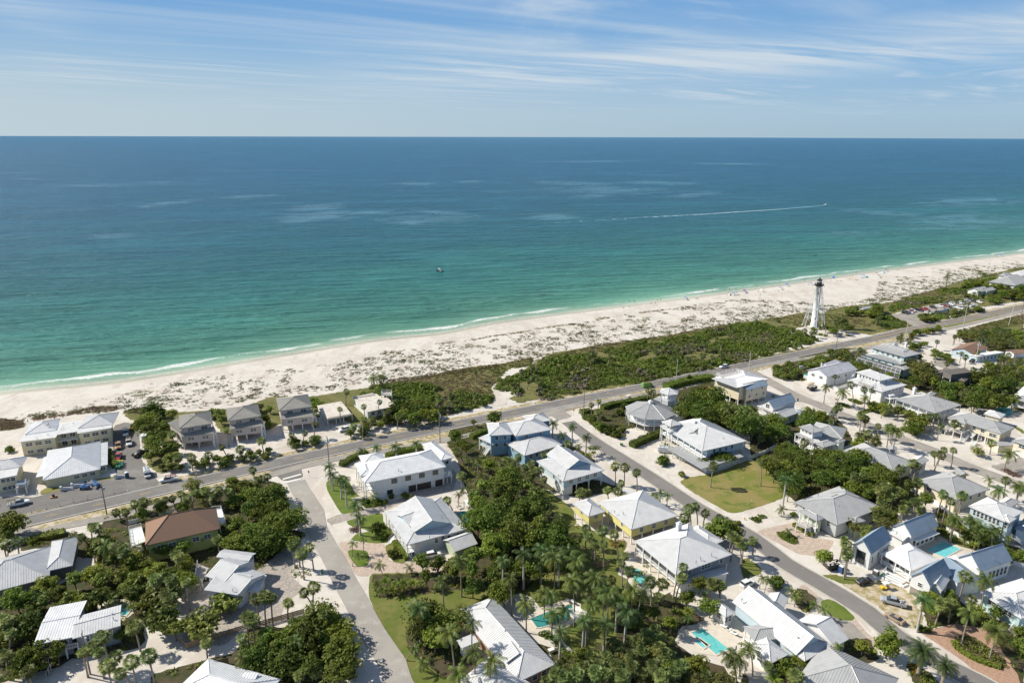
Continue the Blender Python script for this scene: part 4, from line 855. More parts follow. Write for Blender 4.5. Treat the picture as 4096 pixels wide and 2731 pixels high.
h=House('grey metal gable-roofed house at the bottom centre among coconut palms','house','G 200,1300','the long grey house at the bottom centre','white','lgrey')
h.block('F 1960,800 G 158,1478 515,1300',3.7,'hip',pitch=.42,axis='u',wins=[(1,3,2.1,1.2,1.2)],wall=mat('pink_brick',(.40,.24,.17),.85,(.33,.19,.14),4)); h.block('F 2060,1400 2440,1800 2600,1480',3.5,'hip',pitch=.4); h.block('F 1945,1085 1990,1155 2150,1090',3.2,'shed',pitch=.2)
h.block('G -40,1180 60,1290 305,1222',4.6,'gable',pitch=.4,axis='u',walls=False); vents(h,'G 50,1000 185,1150',5.6)
# --- right side
h=House('three-storey cream house on piles with white balconies and a railed roof deck','house','Q 1150,830','the cream three-storey house','cream','lgrey',name='stilt_house')
b=h.block('Q 560,330 980,520 1500,330 ',8.9,'hip',pitch=.12,z0=2.4,ins=(2.2,.4,.4,.4),rm='lgrey')
b=h.block('Q 985,487 1160,562 1568,470',7.4,'gable',pitch=.62,axis='v',z0=1.8,ins=.3,rm='blue',wins=[(1,2,6.6,1.1,.9,G_(t0=.0,t1=1)),(1,3,3.9,1.2,1.2,G_(t0=.0,t1=1)),(0,1,3.9,.8,1.2)])
deck(h,'Q 640,420 975,580 1010,560 690,390',5.6,rails=(0,),posts=False); deck(h,'Q 600,560 970,710 1000,690 640,520',2.7,rails=(0,)); deck(h,'Q 590,270 960,190 1060,240 690,330',9.2,rails=(0,1,2,3),posts=False,th=.1)
stairs(h,'Q 620,400','Q 560,520',5.6,1.2,z1=2.7); stairs(h,'Q 600,520','Q 590,660',2.7,1.2)
p,q=side(b,0)
for t in (0,.33,.66,1):
    pp=h.rel(PT('Q %g,%g'%(560+420*t,640+160*t))[0]); m=MB(); m.cbox((pp.x,pp.y,0),.45,.45,8.6); h.part('column',m,M_trim)
h=House('small white house with steep blue-ribbed gable roofs and little balcony','house','Q 1500,1100','the small white gabled house','white','blue')
h.block('Q 1440,790 1655,910 2130,1000',5.9,'gable',pitch=.75,axis='v',ins=.5,wins=[(0,1,5.6,1.4,1.6,G_(t0=.3,t1=.7))]) if False else None
h.block('Q 1455,800 1665,905 2060,760',5.6,'gable',pitch=.8,axis='v',ins=.5,wins=[(0,1,5.4,1.6,1.7)]); h.block('Q 1295,870 1690,1035 2200,990',3.3,'hip',pitch=.3,ins=.5,rm='lgrey',wins=[(0,3,2.0,1.4,1.2)]); h.block('Q 1650,1010 1860,1090 2120,990',3.8,'gable',pitch=.6,axis='v',ins=.4,rm='lgrey',wall='lblue',wins=[(1,1,2.2,1.6,1.4)])
deck(h,'Q 1440,905 1635,1000 1670,960 1460,860',3.6,rails=(0,3,1),posts=False)
h.block('Q 2100,940 2190,1010 2260,975',3.2,'hip',pitch=.5,ins=.3)
h=House('white house under construction with house-wrap gable and grey paper roof','house','R 560,830','the house under construction','white',mat('roofing_underlay',(.36,.37,.41),.8,(.46,.47,.50),.5),name='house')
h.block('R 215,562 605,692 1195,555',5.4,'gable',pitch=.42,axis='v',ins=.5,seams='caps',wins=[(0,2,3.9,1.7,1.3),(1,3,3.6,1.2,1.2,G_(t0=.3,t1=1))]); h.block('R 465,480 600,500 930,415',4.9,'hip',pitch=.3,seams='caps',ins=.5) ; h.block('R 455,410 800,470 940,410',4.9,'gable',pitch=.25,axis='u',seams='caps',ins=.4) if False else None
stairs(h,'R 1100,635','R 950,800',4.4,1.5); chimney(h,'R 500,480',4.6,5.6,.6)
h=House('white two-storey house with upper storey, roof terrace and twin garage doors','house','R 1600,1190','the white house with roof terrace','white','lgrey')
b=h.block('R 985,757 1645,975 2110,842',5.7,'hip',pitch=.32,ins=.7,wins=[(1,5,4.6,.7,1.1),(0,1,.02,3,2.3,G_(t0=.8,t1=.97,kind='garage',m=M_wdoor)),(0,1,.02,3,2.3,G_(t0=.05,t1=.25,kind='garage',m=M_wdoor)),(0,3,4.4,1.6,1.5)])
h.block('R 1155,597 1610,762 1860,700',8.9,'hip',pitch=.32,ins=.6,z0=5.5,wins=[(0,6,7.4,.9,1.6),(1,1,7.4,1.2,1.2)]); deck(h,'R 1185,790 1450,885 1510,840 1270,750',6.4,rails=(0,1,3),posts=False)
m=MB(); p=h.rel(PT('R 1790,1190',0)[0]); m.cbox((p.x,p.y,2.8),5,3.4,.25,.35)
for a,c_ in ((-2.3,-1.5),(2.3,-1.5),(2.3,1.5),(-2.3,1.5),(0,-1.5)): m.cbox((p.x+a*.93-c_*.34,p.y+a*.34+c_*.93,0),.25,.25,2.8,.35)
m.cbox((p.x,p.y,3.05),3,1,1.1,.35); h.part('equipment_platform',m,M_trim); stairs(h,'R 1280,960','R 1200,1090',3,1.3)
h=House('pale aqua three-level house with rooftop cupola, railed decks and screened lanai','house','R 2000,420','the aqua house with the cupola','teal','grey')
b=h.block('R 1440,125 2070,320 2345,240',9.0,'hip',pitch=.32,ins=1.0,z0=5.9,wins=[(0,5,7.6,1.4,1.5),(1,2,7.6,1,1.2)]); b=h.block('R 1330,275 1990,460 2270,360',6.0,'hip',pitch=.08,ins=.8,wins=[(0,4,4.2,1.4,1.5)]); deck(h,'R 1440,230 1990,415 2050,370 1500,190',6.2,rails=(0,1,3),posts=False,m=M_trim)
deck(h,'R 1620,100 2030,215 2120,175 1710,75',10.3,rails=(0,1,2,3),posts=False,th=.1); h.block('R 1820,490 2060,560 2270,490',4.3,'hip',pitch=.4,ins=.5)
m=MB(); p=h.rel(PT('R 1880,100',11)[0]); m.cbox((p.x,p.y,9.8),1.8,1.8,2.0,.4); h.part('cupola',m,WM['white']); m=MB(); c0=[Vector((p.x+x,p.y+y,11.8)) for x,y in ((-1.2,-1.2),(1.2,-1.2),(1.2,1.2),(-1.2,1.2))]
for i in range(4): m.poly([c0[i],c0[(i+1)%4],Vector((p.x,p.y,12.8))])
h.part('cupola_roof',m,RF['grey']); chimney(h,'R 2085,110',10,11.6,1.2)
# lanai cage
fm=MB(); sc=MB(); q=[h.rel(x) for x in PT('R 1150,375 1970,625 2060,520 1330,290',3.2)]; q=[Vector((x.x,x.y,0)) for x in q]
for i in range(11):
    t=i/10; a=q[0].lerp(q[1],t); c_=q[3].lerp(q[2],t); fm.tube([a,a+Zv*2.9,a.lerp(c_,.15)+Zv*4.2,c_+Zv*4.2],.09,4)
for t,zz in ((0,2.9),(.15,4.2),(.5,4.2),(1,4.2),(0,0.1)): fm.tube([q[0].lerp(q[3],t)+Zv*zz,q[1].lerp(q[2],t)+Zv*zz],.08,4)
sc.poly([q[0]+Zv*2.9,q[1]+Zv*2.9,q[1].lerp(q[2],.15)+Zv*4.15,q[0].lerp(q[3],.15)+Zv*4.15]); sc.poly([q[0].lerp(q[3],.15)+Zv*4.15,q[1].lerp(q[2],.15)+Zv*4.15,q[2]+Zv*4.15,q[3]+Zv*4.15]); sc.poly([q[0],q[1],q[1]+Zv*2.9,q[0]+Zv*2.9])
h.part('lanai_frame',fm,M_trim); h.part('lanai_screen',sc,M_screen)
h=House('brown-shingled gable house with pale blue walls and cream porch roof','house','N 1500,850','the brown-roofed pale blue house','lblue','brown')
h.block('N 945,665 1400,740 1790,640',3.6,'gable',pitch=.40,axis='v',ins=.5,seams=False,wins=[(0,2,2.2,1.2,1.2)]); h.block('N 1400,745 1480,795 1875,690',3.2,'shedr',pitch=.25,axis='v',ins=.4,rm='membrane',seams=False,wins=[(1,6,1.9,1.4,1.4)])
h=House('low house with broad dark brown shingle roof and raised dark clerestory','house','N 1150,1250','the dark-roofed low house','dkgrey','dark')
h.block('N 640,1170 1240,1250 1700,1190',3.6,'hip',pitch=.30,seams='caps',ins=.7); 
h.block('N 900,1060 990,1120 1300,1040',6.2,'shed',pitch=.3,axis='v',ins=.1,z0=3.6,wall='dkgrey',rm='dark',seams=False)
h=House('large white house with grey hip roof and white wrap-around balcony','house','S 700,430','the grey hip-roofed house with balcony','white','grey',name='stilt_house')
h.block('R 1880,1110 S 690,275 1190,125',6.0,'hip',pitch=.34,z0=2.6,ins=2.0,porch=(0,1),pdepth=1.9); h.block('D 1500,600 1555,610 1620,590',8.6,'hip',pitch=.5,walls=False); chimney(h,'R 2235,1010',6.6,9.3,1.3); vents(h,'S 700,80 840,50 770,120 880,140',7.4)
m=h.block('S 60,200 690,400 1130,240',2.6,'flat',ins=2,seams=False)
h=House('cream house on piles with grey roofs, white double stairs and front deck','house','S 1500,870','the cream house with double stairs','cream','grey',name='stilt_house')
h.block('S 900,360 1920,668 2215,560',6.1,'hip',pitch=.42,z0=2.8,ins=(1.0,.5,.5,.5),wins=[(0,5,4.7,1.3,1.5)]); h.block('S 905,370 1250,485 1370,455',6.1,'hip',pitch=.5,z0=2.8,ins=.5,wins=[(0,2,4.6,1.4,1.6)]); h.block('S 1370,450 1620,540 1690,500',6.1,'hip',pitch=.5,z0=2.8,ins=.5); h.block('S 1640,575 1920,668 2010,600',6.1,'hip',pitch=.5,z0=2.8,ins=.3,wins=[(0,1,4.5,2.4,1.4)])
deck(h,'S 885,560 1180,670 1400,600 1000,470',2.8,rails=(0,3,1)); deck(h,'S 1500,680 1850,790 1900,740 1560,620',2.8,rails=(0,)); stairs(h,'S 1380,640','S 1290,720',2.8,3,z1=1.4); stairs(h,'S 1270,720','S 1180,800',1.5,1.6); stairs(h,'S 1430,790','S 1370,890',1.5,1.6)
h.block('S 1860,800 1880,890 2180,760',2.9,'flat',ins=.1,seams=False)
h.block('D 2000,770 2150,800 2230,775',4.6,'hip',pitch=.4,rm='lgrey')
h=House('grey multi-roofed house with blue-shaded upper storey behind cabbage palms','house','T 600,780','the grey multi-roofed house','white','grey')
h.block('T 540,470 1090,480 1450,375',6.2,'hip',pitch=.34,ins=.8) if False else None
h.block('T 480,440 1080,495 1445,372',5.9,'hip',pitch=.36,ins=.8,wins=[(1,3,4.6,1.2,1.2)],wall='lblue'); h.block('T 120,405 520,580 860,560',5.6,'hip',pitch=.2,ins=.7,porch=(0,),pdepth=1.6,z0=0)
h.block('T 265,260 530,385 740,325',8.6,'hip',pitch=.34,ins=.5,z0=5.8,wins=[(0,3,7.6,1,.7)]); h.block('T 530,575 730,655 1000,590',5.4,'hip',pitch=.36,ins=.5,wins=[(1,3,4,1.2,1.4)]); h.block('T 930,540 1025,570 1160,520',5.6,'hip',pitch=.4,ins=.3)
deck(h,'T 650,770 740,795 960,720 820,690',2.8,rails=(0,1))
vents(h,'T 970,325 860,270 910,200 1085,385',7.0)
h=House('long single-storey house with broad lilac-grey metal hip roof behind dark trees','house','T 2150,1300','the broad lilac-roofed house','lgrey','grey')
h.block('T 1040,735 2040,1115 2500,950',4.9,'hip',pitch=.36,ins=.7,wins=[(1,2,3.4,1.2,1.2)],wall='green'); h.block('T 1960,720 2110,725 2220,680',4.9,'gable',pitch=.4,axis='v'); h.block('S 180,1180 440,1240 650,1190',4.8,'gable',pitch=.35,axis='v',wall='lgrey')
h=House('yellow house with large grey hip roof behind a white fence','house','H 1750,290','the yellow hip-roofed house','yellow','grey')
h.block('H 1445,40 1775,210 2035,108',4.9,'hip',pitch=.42,ins=.7,wins=[(0,2,3.5,1.6,1.2),(1,3,3.4,1.2,1.2)],wall=WM['cream']); h.block('S 1150,1440 1330,1440 1480,1540',4.9,'gable',pitch=.36,axis='v'); vents(h,'S 1030,1480 940,1430 1130,1440',6.6)
h=House('white-grey house with complex grey roofs, bay turret and white entry stairs','house','H 640,500','the grey-roofed house with the turret','green','grey')
h.block('H 385,228 750,428 1135,275',5.0,'hip',pitch=.38,ins=.7,wins=[(0,4,3.6,1.1,1.6),(1,1,3.4,1.2,1.4)],wall='lgrey',z0=.4); h.block('H 420,305 575,392 640,370',5.05,'hip',pitch=.5,ins=.5,porch=(0,),pdepth=1.5); h.block('H 840,370 910,412 997,395',5.0,'hip',pitch=.5,ins=.3,wins=[(0,1,3.4,1.3,1.6),(1,1,3.4,1.3,1.6)]); h.block('H 690,150 830,220 950,190',6.2,'hip',pitch=.4,walls=False) ; h.block('H 650,180 740,225 800,205',6.6,'gable',pitch=.4,axis='v',z0=5,ins=.2)
m=MB(); q=[h.rel(x) for x in PT('H 825,215 1000,305 1040,290 905,190',6.35)]; m.poly([Vector((x.x,x.y,6.4)) for x in q]); h.part('flat_roof_panel',m,RF['membrane']) if False else None
stairs(h,'H 480,420','H 550,530',2.4,1.8); deck(h,'H 400,425 480,460 560,430 470,390',2.4,rails=(0,)); vents(h,'H 760,270 585,170',6.6)
# --- white compound under construction with pool
h=House('new white compound of blue-ribbed gable roofs around a turquoise pool','house','V 450,680','the new white compound','white','blue')
b=h.block('V 65,352 235,440 405,300',5.3,'gable',pitch=1.15,axis='v',ins=.35,wins=[(0,2,2.9,1.0,3.6,G_(t0=.25,t1=.75,m=M_black)),(1,3,2.6,.8,1.8,G_(t0=0,t1=.9))],wall='white')
h.block('V 425,190 598,280 845,180',5.2,'gable',pitch=.98,axis='v',ins=.35,wins=[(1,5,1.9,1.2,2.2)]); h.block('V 360,225 520,320 596,290',3.9,'gable',pitch=.5,axis='u',rm='lgrey') 
h.block('V 315,430 590,588 850,490',3.6,'hip',pitch=.42,ins=(2.4,.5,.5,.5),rm='white',wins=[(0,4,1.8,1.3,2.1)],porch=(0,),pdepth=2.4,z0=.7); h.block('V 590,628 770,735 940,605',5.0,'gable',pitch=1.15,axis='v',ins=.35,wins=[(0,1,3.9,1.0,1.1),(0,1,.02,2.6,2.3,G_(t0=.15,t1=.5,kind='garage',m=mat('taupe_garage_door',(.30,.26,.22),.6)))])
h.block('V 740,735 875,765 1000,690',4.4,'gable',pitch=.85,axis='v',ins=.3,rm='white',wins=[(0,1,.02,2.2,2.3,G_(kind='garage',m=mat('taupe_garage_door',(.30,.26,.22),.6)))])
h.block('V 860,520 1010,695 1145,610',4.2,'gable',pitch=.45,axis='u',ins=.4); h.block('V 1030,460 1215,590 W 755,740',5.0,'gable',pitch=1.0,axis='v',ins=.35,wins=[(1,5,2.2,1.1,2.2,G_(t0=.3,t1=.95))]); h.block('V 870,480 960,545 1070,490',3.6,'flat',ins=.3,rm='lgrey')
stairs(h,'V 460,620','V 400,690',.9,5.5); vents(h,'V 465,248 1310,455 1330,480',6.4)
m=MB(); p,q=[h.rel(x) for x in PT('V 598,300 795,225',3.6)]; m.box(Vector((p.x,p.y,3.5)),Vector((q.x-p.x,q.y-p.y,0)),Vector((.9,-1.6,0)),Zv*.2); h.part('canopy',m,M_trim)
h=House('light blue two-storey house with turret bay and pale ribbed hip roof','house','W 720,580','the light blue turreted house','lblue','lgrey')
h.block('W 395,277 725,415 W 900,330',7.4,'hip',pitch=.38,ins=.5,wins=[(0,7,5.9,.7,1.6)]); h.block('W 640,385 770,425 860,400',7.45,'hip',pitch=.45,ins=.4,wins=[(0,3,5.9,.7,1.5),(1,3,5.9,.7,1.5)]); h.block('W 820,470 1000,540 1080,420',4.4,'hip',pitch=.4,ins=.4,rm='blue'); h.block('W 630,265 760,300 900,250',7.3,'hip',pitch=.4,rm='grey')
stairs(h,'W 800,560','W 860,610',3,1.4)
h=House('pale blue-green house with lilac-shadowed metal roof at the right edge','house','H 2150,1150','the pale house at the right edge','teal','lgrey')
h.block('H 2035,985 2330,1230 2600,1040',4.2,'hip',pitch=.36,ins=.6,wins=[(0,2,3,1.8,1.2)]); stairs(h,'H 2300,1290','H 2240,1370',2,1.6,M_greyw)
h=House('cream house with white garage door at the right edge of the gravel street','house','S 2250,1150','the cream house at the right edge','cream','grey')
h.block('S 2120,795 2500,920 2800,800',5.4,'hip',pitch=.36,ins=.6,wins=[(0,1,4.2,2,1.4),(0,1,.02,4,2.3,G_(t0=.2,t1=.6,kind='garage',m=M_wdoor))])
h=House('white house with screened balcony by a small pool at the right edge','house','D 2330,700','the white house at the far right','white','grey')
h.block('D 2245,625 2420,670 2500,560',5.8,'hip',pitch=.4,ins=.5,z0=2.4,wins=[(0,1,4.4,2.4,1.8)])
# --- hexagonal-roof house and tower house
h=House('raised white house with many-sided grey roof, small cupola and hexagonal lookout tower','house','U 420,600','the house with the lookout tower','white','grey',name='stilt_house')
def polyroof(H,cx,cy,rad,n,z,rise,m,z0,wallm,rot=0,rw=.85,sides=True,seams=True):
    ring=[Vector((cx+rad*math.cos(rot+2*math.pi*i/n),cy+rad*math.sin(rot+2*math.pi*i/n),z)) for i in range(n)]; ap=Vector((cx,cy,z+rise)); mb=MB()
    for i in range(n): mb.poly([ring[i],ring[(i+1)%n],ap])
    for i in range(n): mb.poly([ring[i]-Zv*.2,ring[(i+1)%n]-Zv*.2,ring[(i+1)%n],ring[i]])
    mb.poly([r_-Zv*.2 for r_ in ring][::-1]); ro=H.part('roof',mb,m); sm=MB()
    for i in range(n):
        sm.tube([ring[i]+Zv*.03,ap+Zv*.03],.1,4,cap=False)
        a,b=ring[i],ring[(i+1)%n]; k=int((b-a).length/.62); mid=(a+b)/2
        for j in range(1,k):
            t=j/k; p=a.lerp(b,t); s_=1-abs(2*t-1); tgt=p+(ap-mid)*s_
            sm.tube([p+Zv*.02,tgt+Zv*.02],.035,3,cap=False)
    if seams: H.part('standing_seams',sm,m,ro,kind='stuff')
    if sides:
        w=MB(); rg=[Vector((cx+(r_.x-cx)*rw,cy+(r_.y-cy)*rw,0)) for r_ in ring]
        for i in range(n): w.poly([rg[i]+Zv*z0,rg[(i+1)%n]+Zv*z0,rg[(i+1)%n]+Zv*(z-.2),rg[i]+Zv*(z-.2)])
        w.poly([r_+Zv*z0 for r_ in rg][::-1]); H.part('wall',w,wallm)
    return ring
cc=h.rel((PT('U 190,345',5.8)[0]+PT('U 670,390',5.8)[0])/2); rg=polyroof(h,cc.x,cc.y-1.0,10.6,8,5.8,3.6,RF['grey'],2.8,WM['white'],rot=.39,rw=.74)
r=MB(); f=MB(); out=[Vector((cc.x+(p.x-cc.x)*.95,cc.y-1+(p.y-cc.y+1)*.95,0)) for p in rg]
f.poly([p+Zv*2.8 for p in out]); f.poly([p+Zv*2.6 for p in out][::-1])
for i in range(8):
    f.poly([out[i]+Zv*2.6,out[(i+1)%8]+Zv*2.6,out[(i+1)%8]+Zv*2.8,out[i]+Zv*2.8]); rail_mesh(r,out[i],out[(i+1)%8],2.8)
    for t in (0,.5):
        q=out[i].lerp(out[(i+1)%8],t); m=MB(); m.cbox((q.x,q.y,0),.26,.26,5.6); h.part('column',m,M_trim)
h.part('verandah_floor',f,M_trim); h.part('railing',r,M_trim)
m=MB(); m.cbox((cc.x,cc.y-1,9.0),1.5,1.5,.9,.4); h.part('cupola',m,M_trim); polyroof(h,cc.x,cc.y-1,1.25,4,9.9,.7,RF['lgrey'],9,WM['white'],rot=.4+math.pi/4,sides=False,seams=False)
h.block('U 640,415 720,445 840,408',5.4,'gable',pitch=.3,axis='v',rm='grey'); h.block('U 455,260 690,330 770,300',5.6,'hip',pitch=.35,rm='grey',ins=.5,wall='lgrey')
tc_=h.rel((PT('U 535,165',11.2)[0]+PT('U 740,190',11.2)[0])/2); rg=polyroof(h,tc_.x,tc_.y,4.3,6,11.2,1.7,RF['lgrey'],0,WM['lgrey'],rot=.2,sides=False)
r=MB(); f=MB(); out=[Vector((tc_.x+(p.x-tc_.x)*.8,tc_.y+(p.y-tc_.y)*.8,0)) for p in rg]; f.poly([p+Zv*8.3 for p in out]); f.poly([p+Zv*8.0 for p in out][::-1])
for i in range(6):
    f.poly([out[i]+Zv*8.0,out[(i+1)%6]+Zv*8.0,out[(i+1)%6]+Zv*8.3,out[i]+Zv*8.3]); rail_mesh(r,out[i],out[(i+1)%6],8.3); m=MB(); m.cbox((out[i].x,out[i].y,0),.24,.24,11.0); h.part('column',m,M_trim)
h.part('tower_floor',f,M_trim); h.part('railing',r,M_trim)
w=MB(); [w.poly([(out[i]*.97+Vector((tc_.x,tc_.y,0))*.03),(out[(i+1)%6]*.97+Vector((tc_.x,tc_.y,0))*.03),(out[(i+1)%6]*.97+Vector((tc_.x,tc_.y,0))*.03)+Zv*8.0,(out[i]*.97+Vector((tc_.x,tc_.y,0))*.03)+Zv*8.0]) for i in range(6)]; h.part('tower_wall',w,WM['lgrey'])
# spiral stair beside the tower
m=MB(); sx=h.rel(PT('U 708,300',6)[0]); m.tube([(sx.x,sx.y,0),(sx.x,sx.y,9.4)],.09,6)
for i in range(40):
    a=i*.42; u=Vector((math.cos(a),math.sin(a),0)); m.box(Vector((sx.x,sx.y,.3+i*.21)),u*1.1,Vector((-u.y,u.x,0))*.35,Zv*.06)
h.part('spiral_stair',m,M_trim)
h=House('pale blue house on white columns with long verandah, dormer and lookout tower','house','C 1900,850','the pale blue verandah house','lblue','grey',name='stilt_house')
b=h.block('C 1525,470 1903,716 2305,608',6.2,'hip',pitch=.36,z0=2.9,ins=.7,rm='lgrey',wins=[(1,4,4.8,1.1,1.4,G_(t0=.1,t1=.75))],porch=(0,),pdepth=3.0)
h.block('C 1512,437 1607,483 1716,460',8.9,'hip',pitch=.5,walls=False,rm='lgrey')
for s_ in ('C 1532,450','C 1600,478','C 1692,462','C 1622,432'):
    q=h.rel(PT(s_,8.6)[0]); m=MB(); m.cbox((q.x,q.y,0),.3,.3,8.7); h.part('column',m,M_trim)
deck(h,'C 1530,500 1605,535 1695,505 1620,478',6.7,rails=(0,1,2,3),posts=False,m=M_trim)
h.block('C 1780,540 1890,586 1945,500',7.3,'gable',pitch=.6,axis='v',ins=.2,z0=6.3,wall='white'); chimney(h,'C 1830,490',7.6,9.9,1.3)
g=h.block('C 1580,690 1900,880 2290,760',2.9,'flat',ins=(3.2,1,1,1),seams=False,wall='white')
stairs(h,'C 1740,700','C 1700,750',2.9,1.6,z1=1.5); deck(h,'C 1625,745 1690,775 1730,760 1665,725',1.5); stairs(h,'C 1700,780','C 1790,810',1.5,1.6); vents(h,'C 2135,580 2100,600',7.2)
# --- far houses beyond the car park and small hut
h=House('low white cottage with grey cross-gabled roof among scrub beyond the car park','house','J 1700,810','the white cottage beyond the car park','white','grey')
h.block('J 1495,775 1650,815 1760,775',3.6,'gable',pitch=.5,axis='v'); h.block('J 1640,780 1780,805 1915,775',3.6,'gable',pitch=.5,axis='v')
h=House('large grey-roofed house at the far end of the beach, right edge','house','J 2150,720','the far grey-roofed beach house','white','grey')
h.block('J 1885,640 2220,715 2270,600',5.2,'hip',pitch=.45,ins=.8); h.block('J 1960,550 2070,570 2110,530',6.5,'hip',pitch=.5)
h=House('white-walled house with pale roof and dark windows beside the far beach','house','J 2270,560','the far pale-roofed beach house','white','lgrey')
h.block('J 2170,520 2330,560 2420,480',6.4,'hip',pitch=.35,ins=.5,wins=[(0,3,5.2,1.5,1.3)])
h=House('small grey-roofed beach pavilion half hidden in scrub beside the sand','pavilion','K 2190,1125','the small beach pavilion','white','grey',name='pavilion')
h.block('K 2140,1060 2195,1085 2330,1050',3.6,'gable',pitch=.5,axis='v')
h=House('tiny white shed with brown roof at the far right under palms','shed','D 2250,260','the tiny white shed','white','brown',name='shed')
h.block('D 2215,215 2270,245 2340,225',3.0,'gable',pitch=.3,axis='v',seams=False)
h=House('open pool shelter with pale metal roof beside the big dark tree','shelter','B 2060,1260','the pool shelter','white','lblue' if False else 'white',name='shelter')
b=h.block('O 1180,200 1270,305 1360,300',3.0,'hip',pitch=.2,walls=False)
for s_ in ('O 1200,205','O 1265,290','O 1345,290'):
    q=h.rel(PT(s_,2.8)[0]); m=MB(); m.cbox((q.x,q.y,0),.2,.2,2.8); h.part('post',m,M_trim)
# --- pools
def pool(s,label,m=M_pool,z=.05,deckp=None,dm=M_deckstone,cat='swimming pool'):
    if deckp: sheet('pool_deck',deckp,dm,.02,organic=None)
    P=PT(s); c=sum(P,Vector())/len(P); o=empty('swimming_pool',c,label=label,category=cat)
    rim=MB(); n=len(P); out=[p+(p-c).normalized()*.45 for p in P]
    for i in range(n):
        a,b,a2,b2=P[i]-c,P[(i+1)%n]-c,out[i]-c,out[(i+1)%n]-c
        rim.poly([a2+Zv*.2,b2+Zv*.2,b+Zv*.2,a+Zv*.2]); rim.poly([a2,b2,b2+Zv*.2,a2+Zv*.2]); rim.poly([a+Zv*.2,b+Zv*.2,b+Zv*.08,a+Zv*.08])
    link('coping',rim.mesh('coping',dm),o); w=MB(); w.poly([p-c+Zv*.12 for p in P]); link('water',w.mesh('water',m),o); return o
pool('V 725,405 880,325 1035,395 895,470','rectangular bright turquoise pool inside the new white compound',M_poolb,deckp='V 600,350 800,260 900,300 1060,400 880,490 690,400')
pool('G 1800,1015 1905,970 2150,1165 2035,1218','turquoise pool below the white loungers of the many-gabled house',M_pool,deckp='G 1700,1000 1950,900 2352,960 2352,1250 2260,1484 2150,1400 2050,1230 1860,1200 1640,1090')
pool('O 1085,400 1190,372 1265,375 1355,470 1350,550 1280,570 1220,585','green-blue pool behind the pale house with the big gable',M_poold,deckp='O 1010,350 1170,300 1380,290 1390,620 1300,700 1180,640')
pool('G 1195,420 1290,410 1345,440 1370,520 1350,560 1280,540','curved turquoise pool with round spa below the screened porch',M_pool,deckp='G 1150,400 1300,340 1500,340 1660,600 1500,680 1280,650 1200,520')
pool('G 290,880 500,800 560,850 600,770 680,750 690,840 600,900 400,960 350,965','dark teal free-form pool among coconut palms beside the pergola',M_poold,deckp='G 180,850 420,760 640,690 760,740 760,880 560,1000 420,1030 300,1000')
pool('E 1130,760 1200,745 1225,800 1190,850 1135,850','small turquoise pool at the end of the long grey house',M_pool,deckp='E 900,750 1050,690 1210,700 1260,830 1150,900 1060,850 920,800')
pool('N 2200,1335 2300,1320 2320,1370 2230,1390' if False else 'D 2100,720 2200,705 2270,735 2230,790 2130,775','turquoise pool half hidden by palms near the right edge',M_pool,deckp='D 2090,700 2230,690 2340,740 2240,820 2120,800')

pool('G 1830,1098 1880,1068 1965,1130 1915,1158','small pale raised spa beside the pool of the many-gabled house',M_poolb)
# ================================================================ vegetation
NR=np.random.default_rng(11)
def leafmat(name,a,b,rnd=.34,scale=.9,tr=.36,rough=.6):
    return mat(name,a,rough,b,scale,detail=3,lo=.3,hi=.7,spec=.25,transl=tr,rnd=rnd)
ML=dict(green=leafmat('leaf_mid_green',(.125,.180,.022),(.225,.265,.045)),dark=leafmat('leaf_dark_green',(.085,.138,.020),(.155,.200,.032)),
 grape=leafmat('sea_grape_leaf',(.120,.172,.028),(.250,.285,.070),rough=.45),bright=leafmat('leaf_bright_green',(.130,.195,.028),(.180,.235,.048)),olive=leafmat('leaf_olive',(.135,.160,.040),(.200,.215,.058)),
 sabal=leafmat('fan_palm_leaf',(.135,.185,.050),(.235,.275,.100),rough=.5),coco=leafmat('coconut_frond',(.085,.145,.030),(.170,.210,.050),rough=.45),royal=leafmat('royal_palm_frond',(.055,.110,.030),(.100,.160,.048),rough=.45),
 yellow=leafmat('yellow_green_frond',(.20,.19,.03),(.14,.16,.03)),dead=leafmat('dead_frond',(.20,.145,.08),(.15,.11,.065),.15),hedge=leafmat('clipped_hedge_leaf',(.085,.130,.020),(.140,.180,.032),scale=1.6),
 limeh=leafmat('lime_hedge_leaf',(.13,.17,.022),(.17,.20,.035),scale=1.6),silver=leafmat('silver_palm_leaf',(.26,.31,.27),(.34,.38,.34)),purple=leafmat('purple_grass_leaf',(.16,.10,.085),(.21,.14,.11)),orange=leafmat('orange_croton_leaf',(.32,.12,.03),(.26,.18,.03)))
M_trunk=mat('grey_palm_trunk',(.30,.26,.21),.9,(.22,.185,.15),6,bump=.4); M_royalt=mat('pale_royal_trunk',(.46,.44,.40),.8,(.38,.36,.33),3); M_bark=mat('tree_bark',(.13,.105,.08),.9,(.19,.16,.125),3,bump=.4); M_shaft=mat('green_crownshaft',(.12,.18,.04),.5)
def quads_mesh(name,V,mats,mi=None):
    """V: (n,4,3) array of quads"""
    n=len(V); me=bpy.data.meshes.new(name); me.vertices.add(n*4); me.vertices.foreach_set('co',V.reshape(-1).astype(np.float32)); me.loops.add(n*4); me.loops.foreach_set('vertex_index',np.arange(n*4,dtype=np.int32))
    me.polygons.add(n); me.polygons.foreach_set('loop_start',np.arange(0,n*4,4,dtype=np.int32)); me.polygons.foreach_set('loop_total',np.full(n,4,dtype=np.int32))
    for m in (mats if isinstance(mats,list) else [mats]): me.materials.append(m)
    if mi is not None: me.polygons.foreach_set('material_index',np.asarray(mi,dtype=np.int32))
    me.update(calc_edges=True); return me
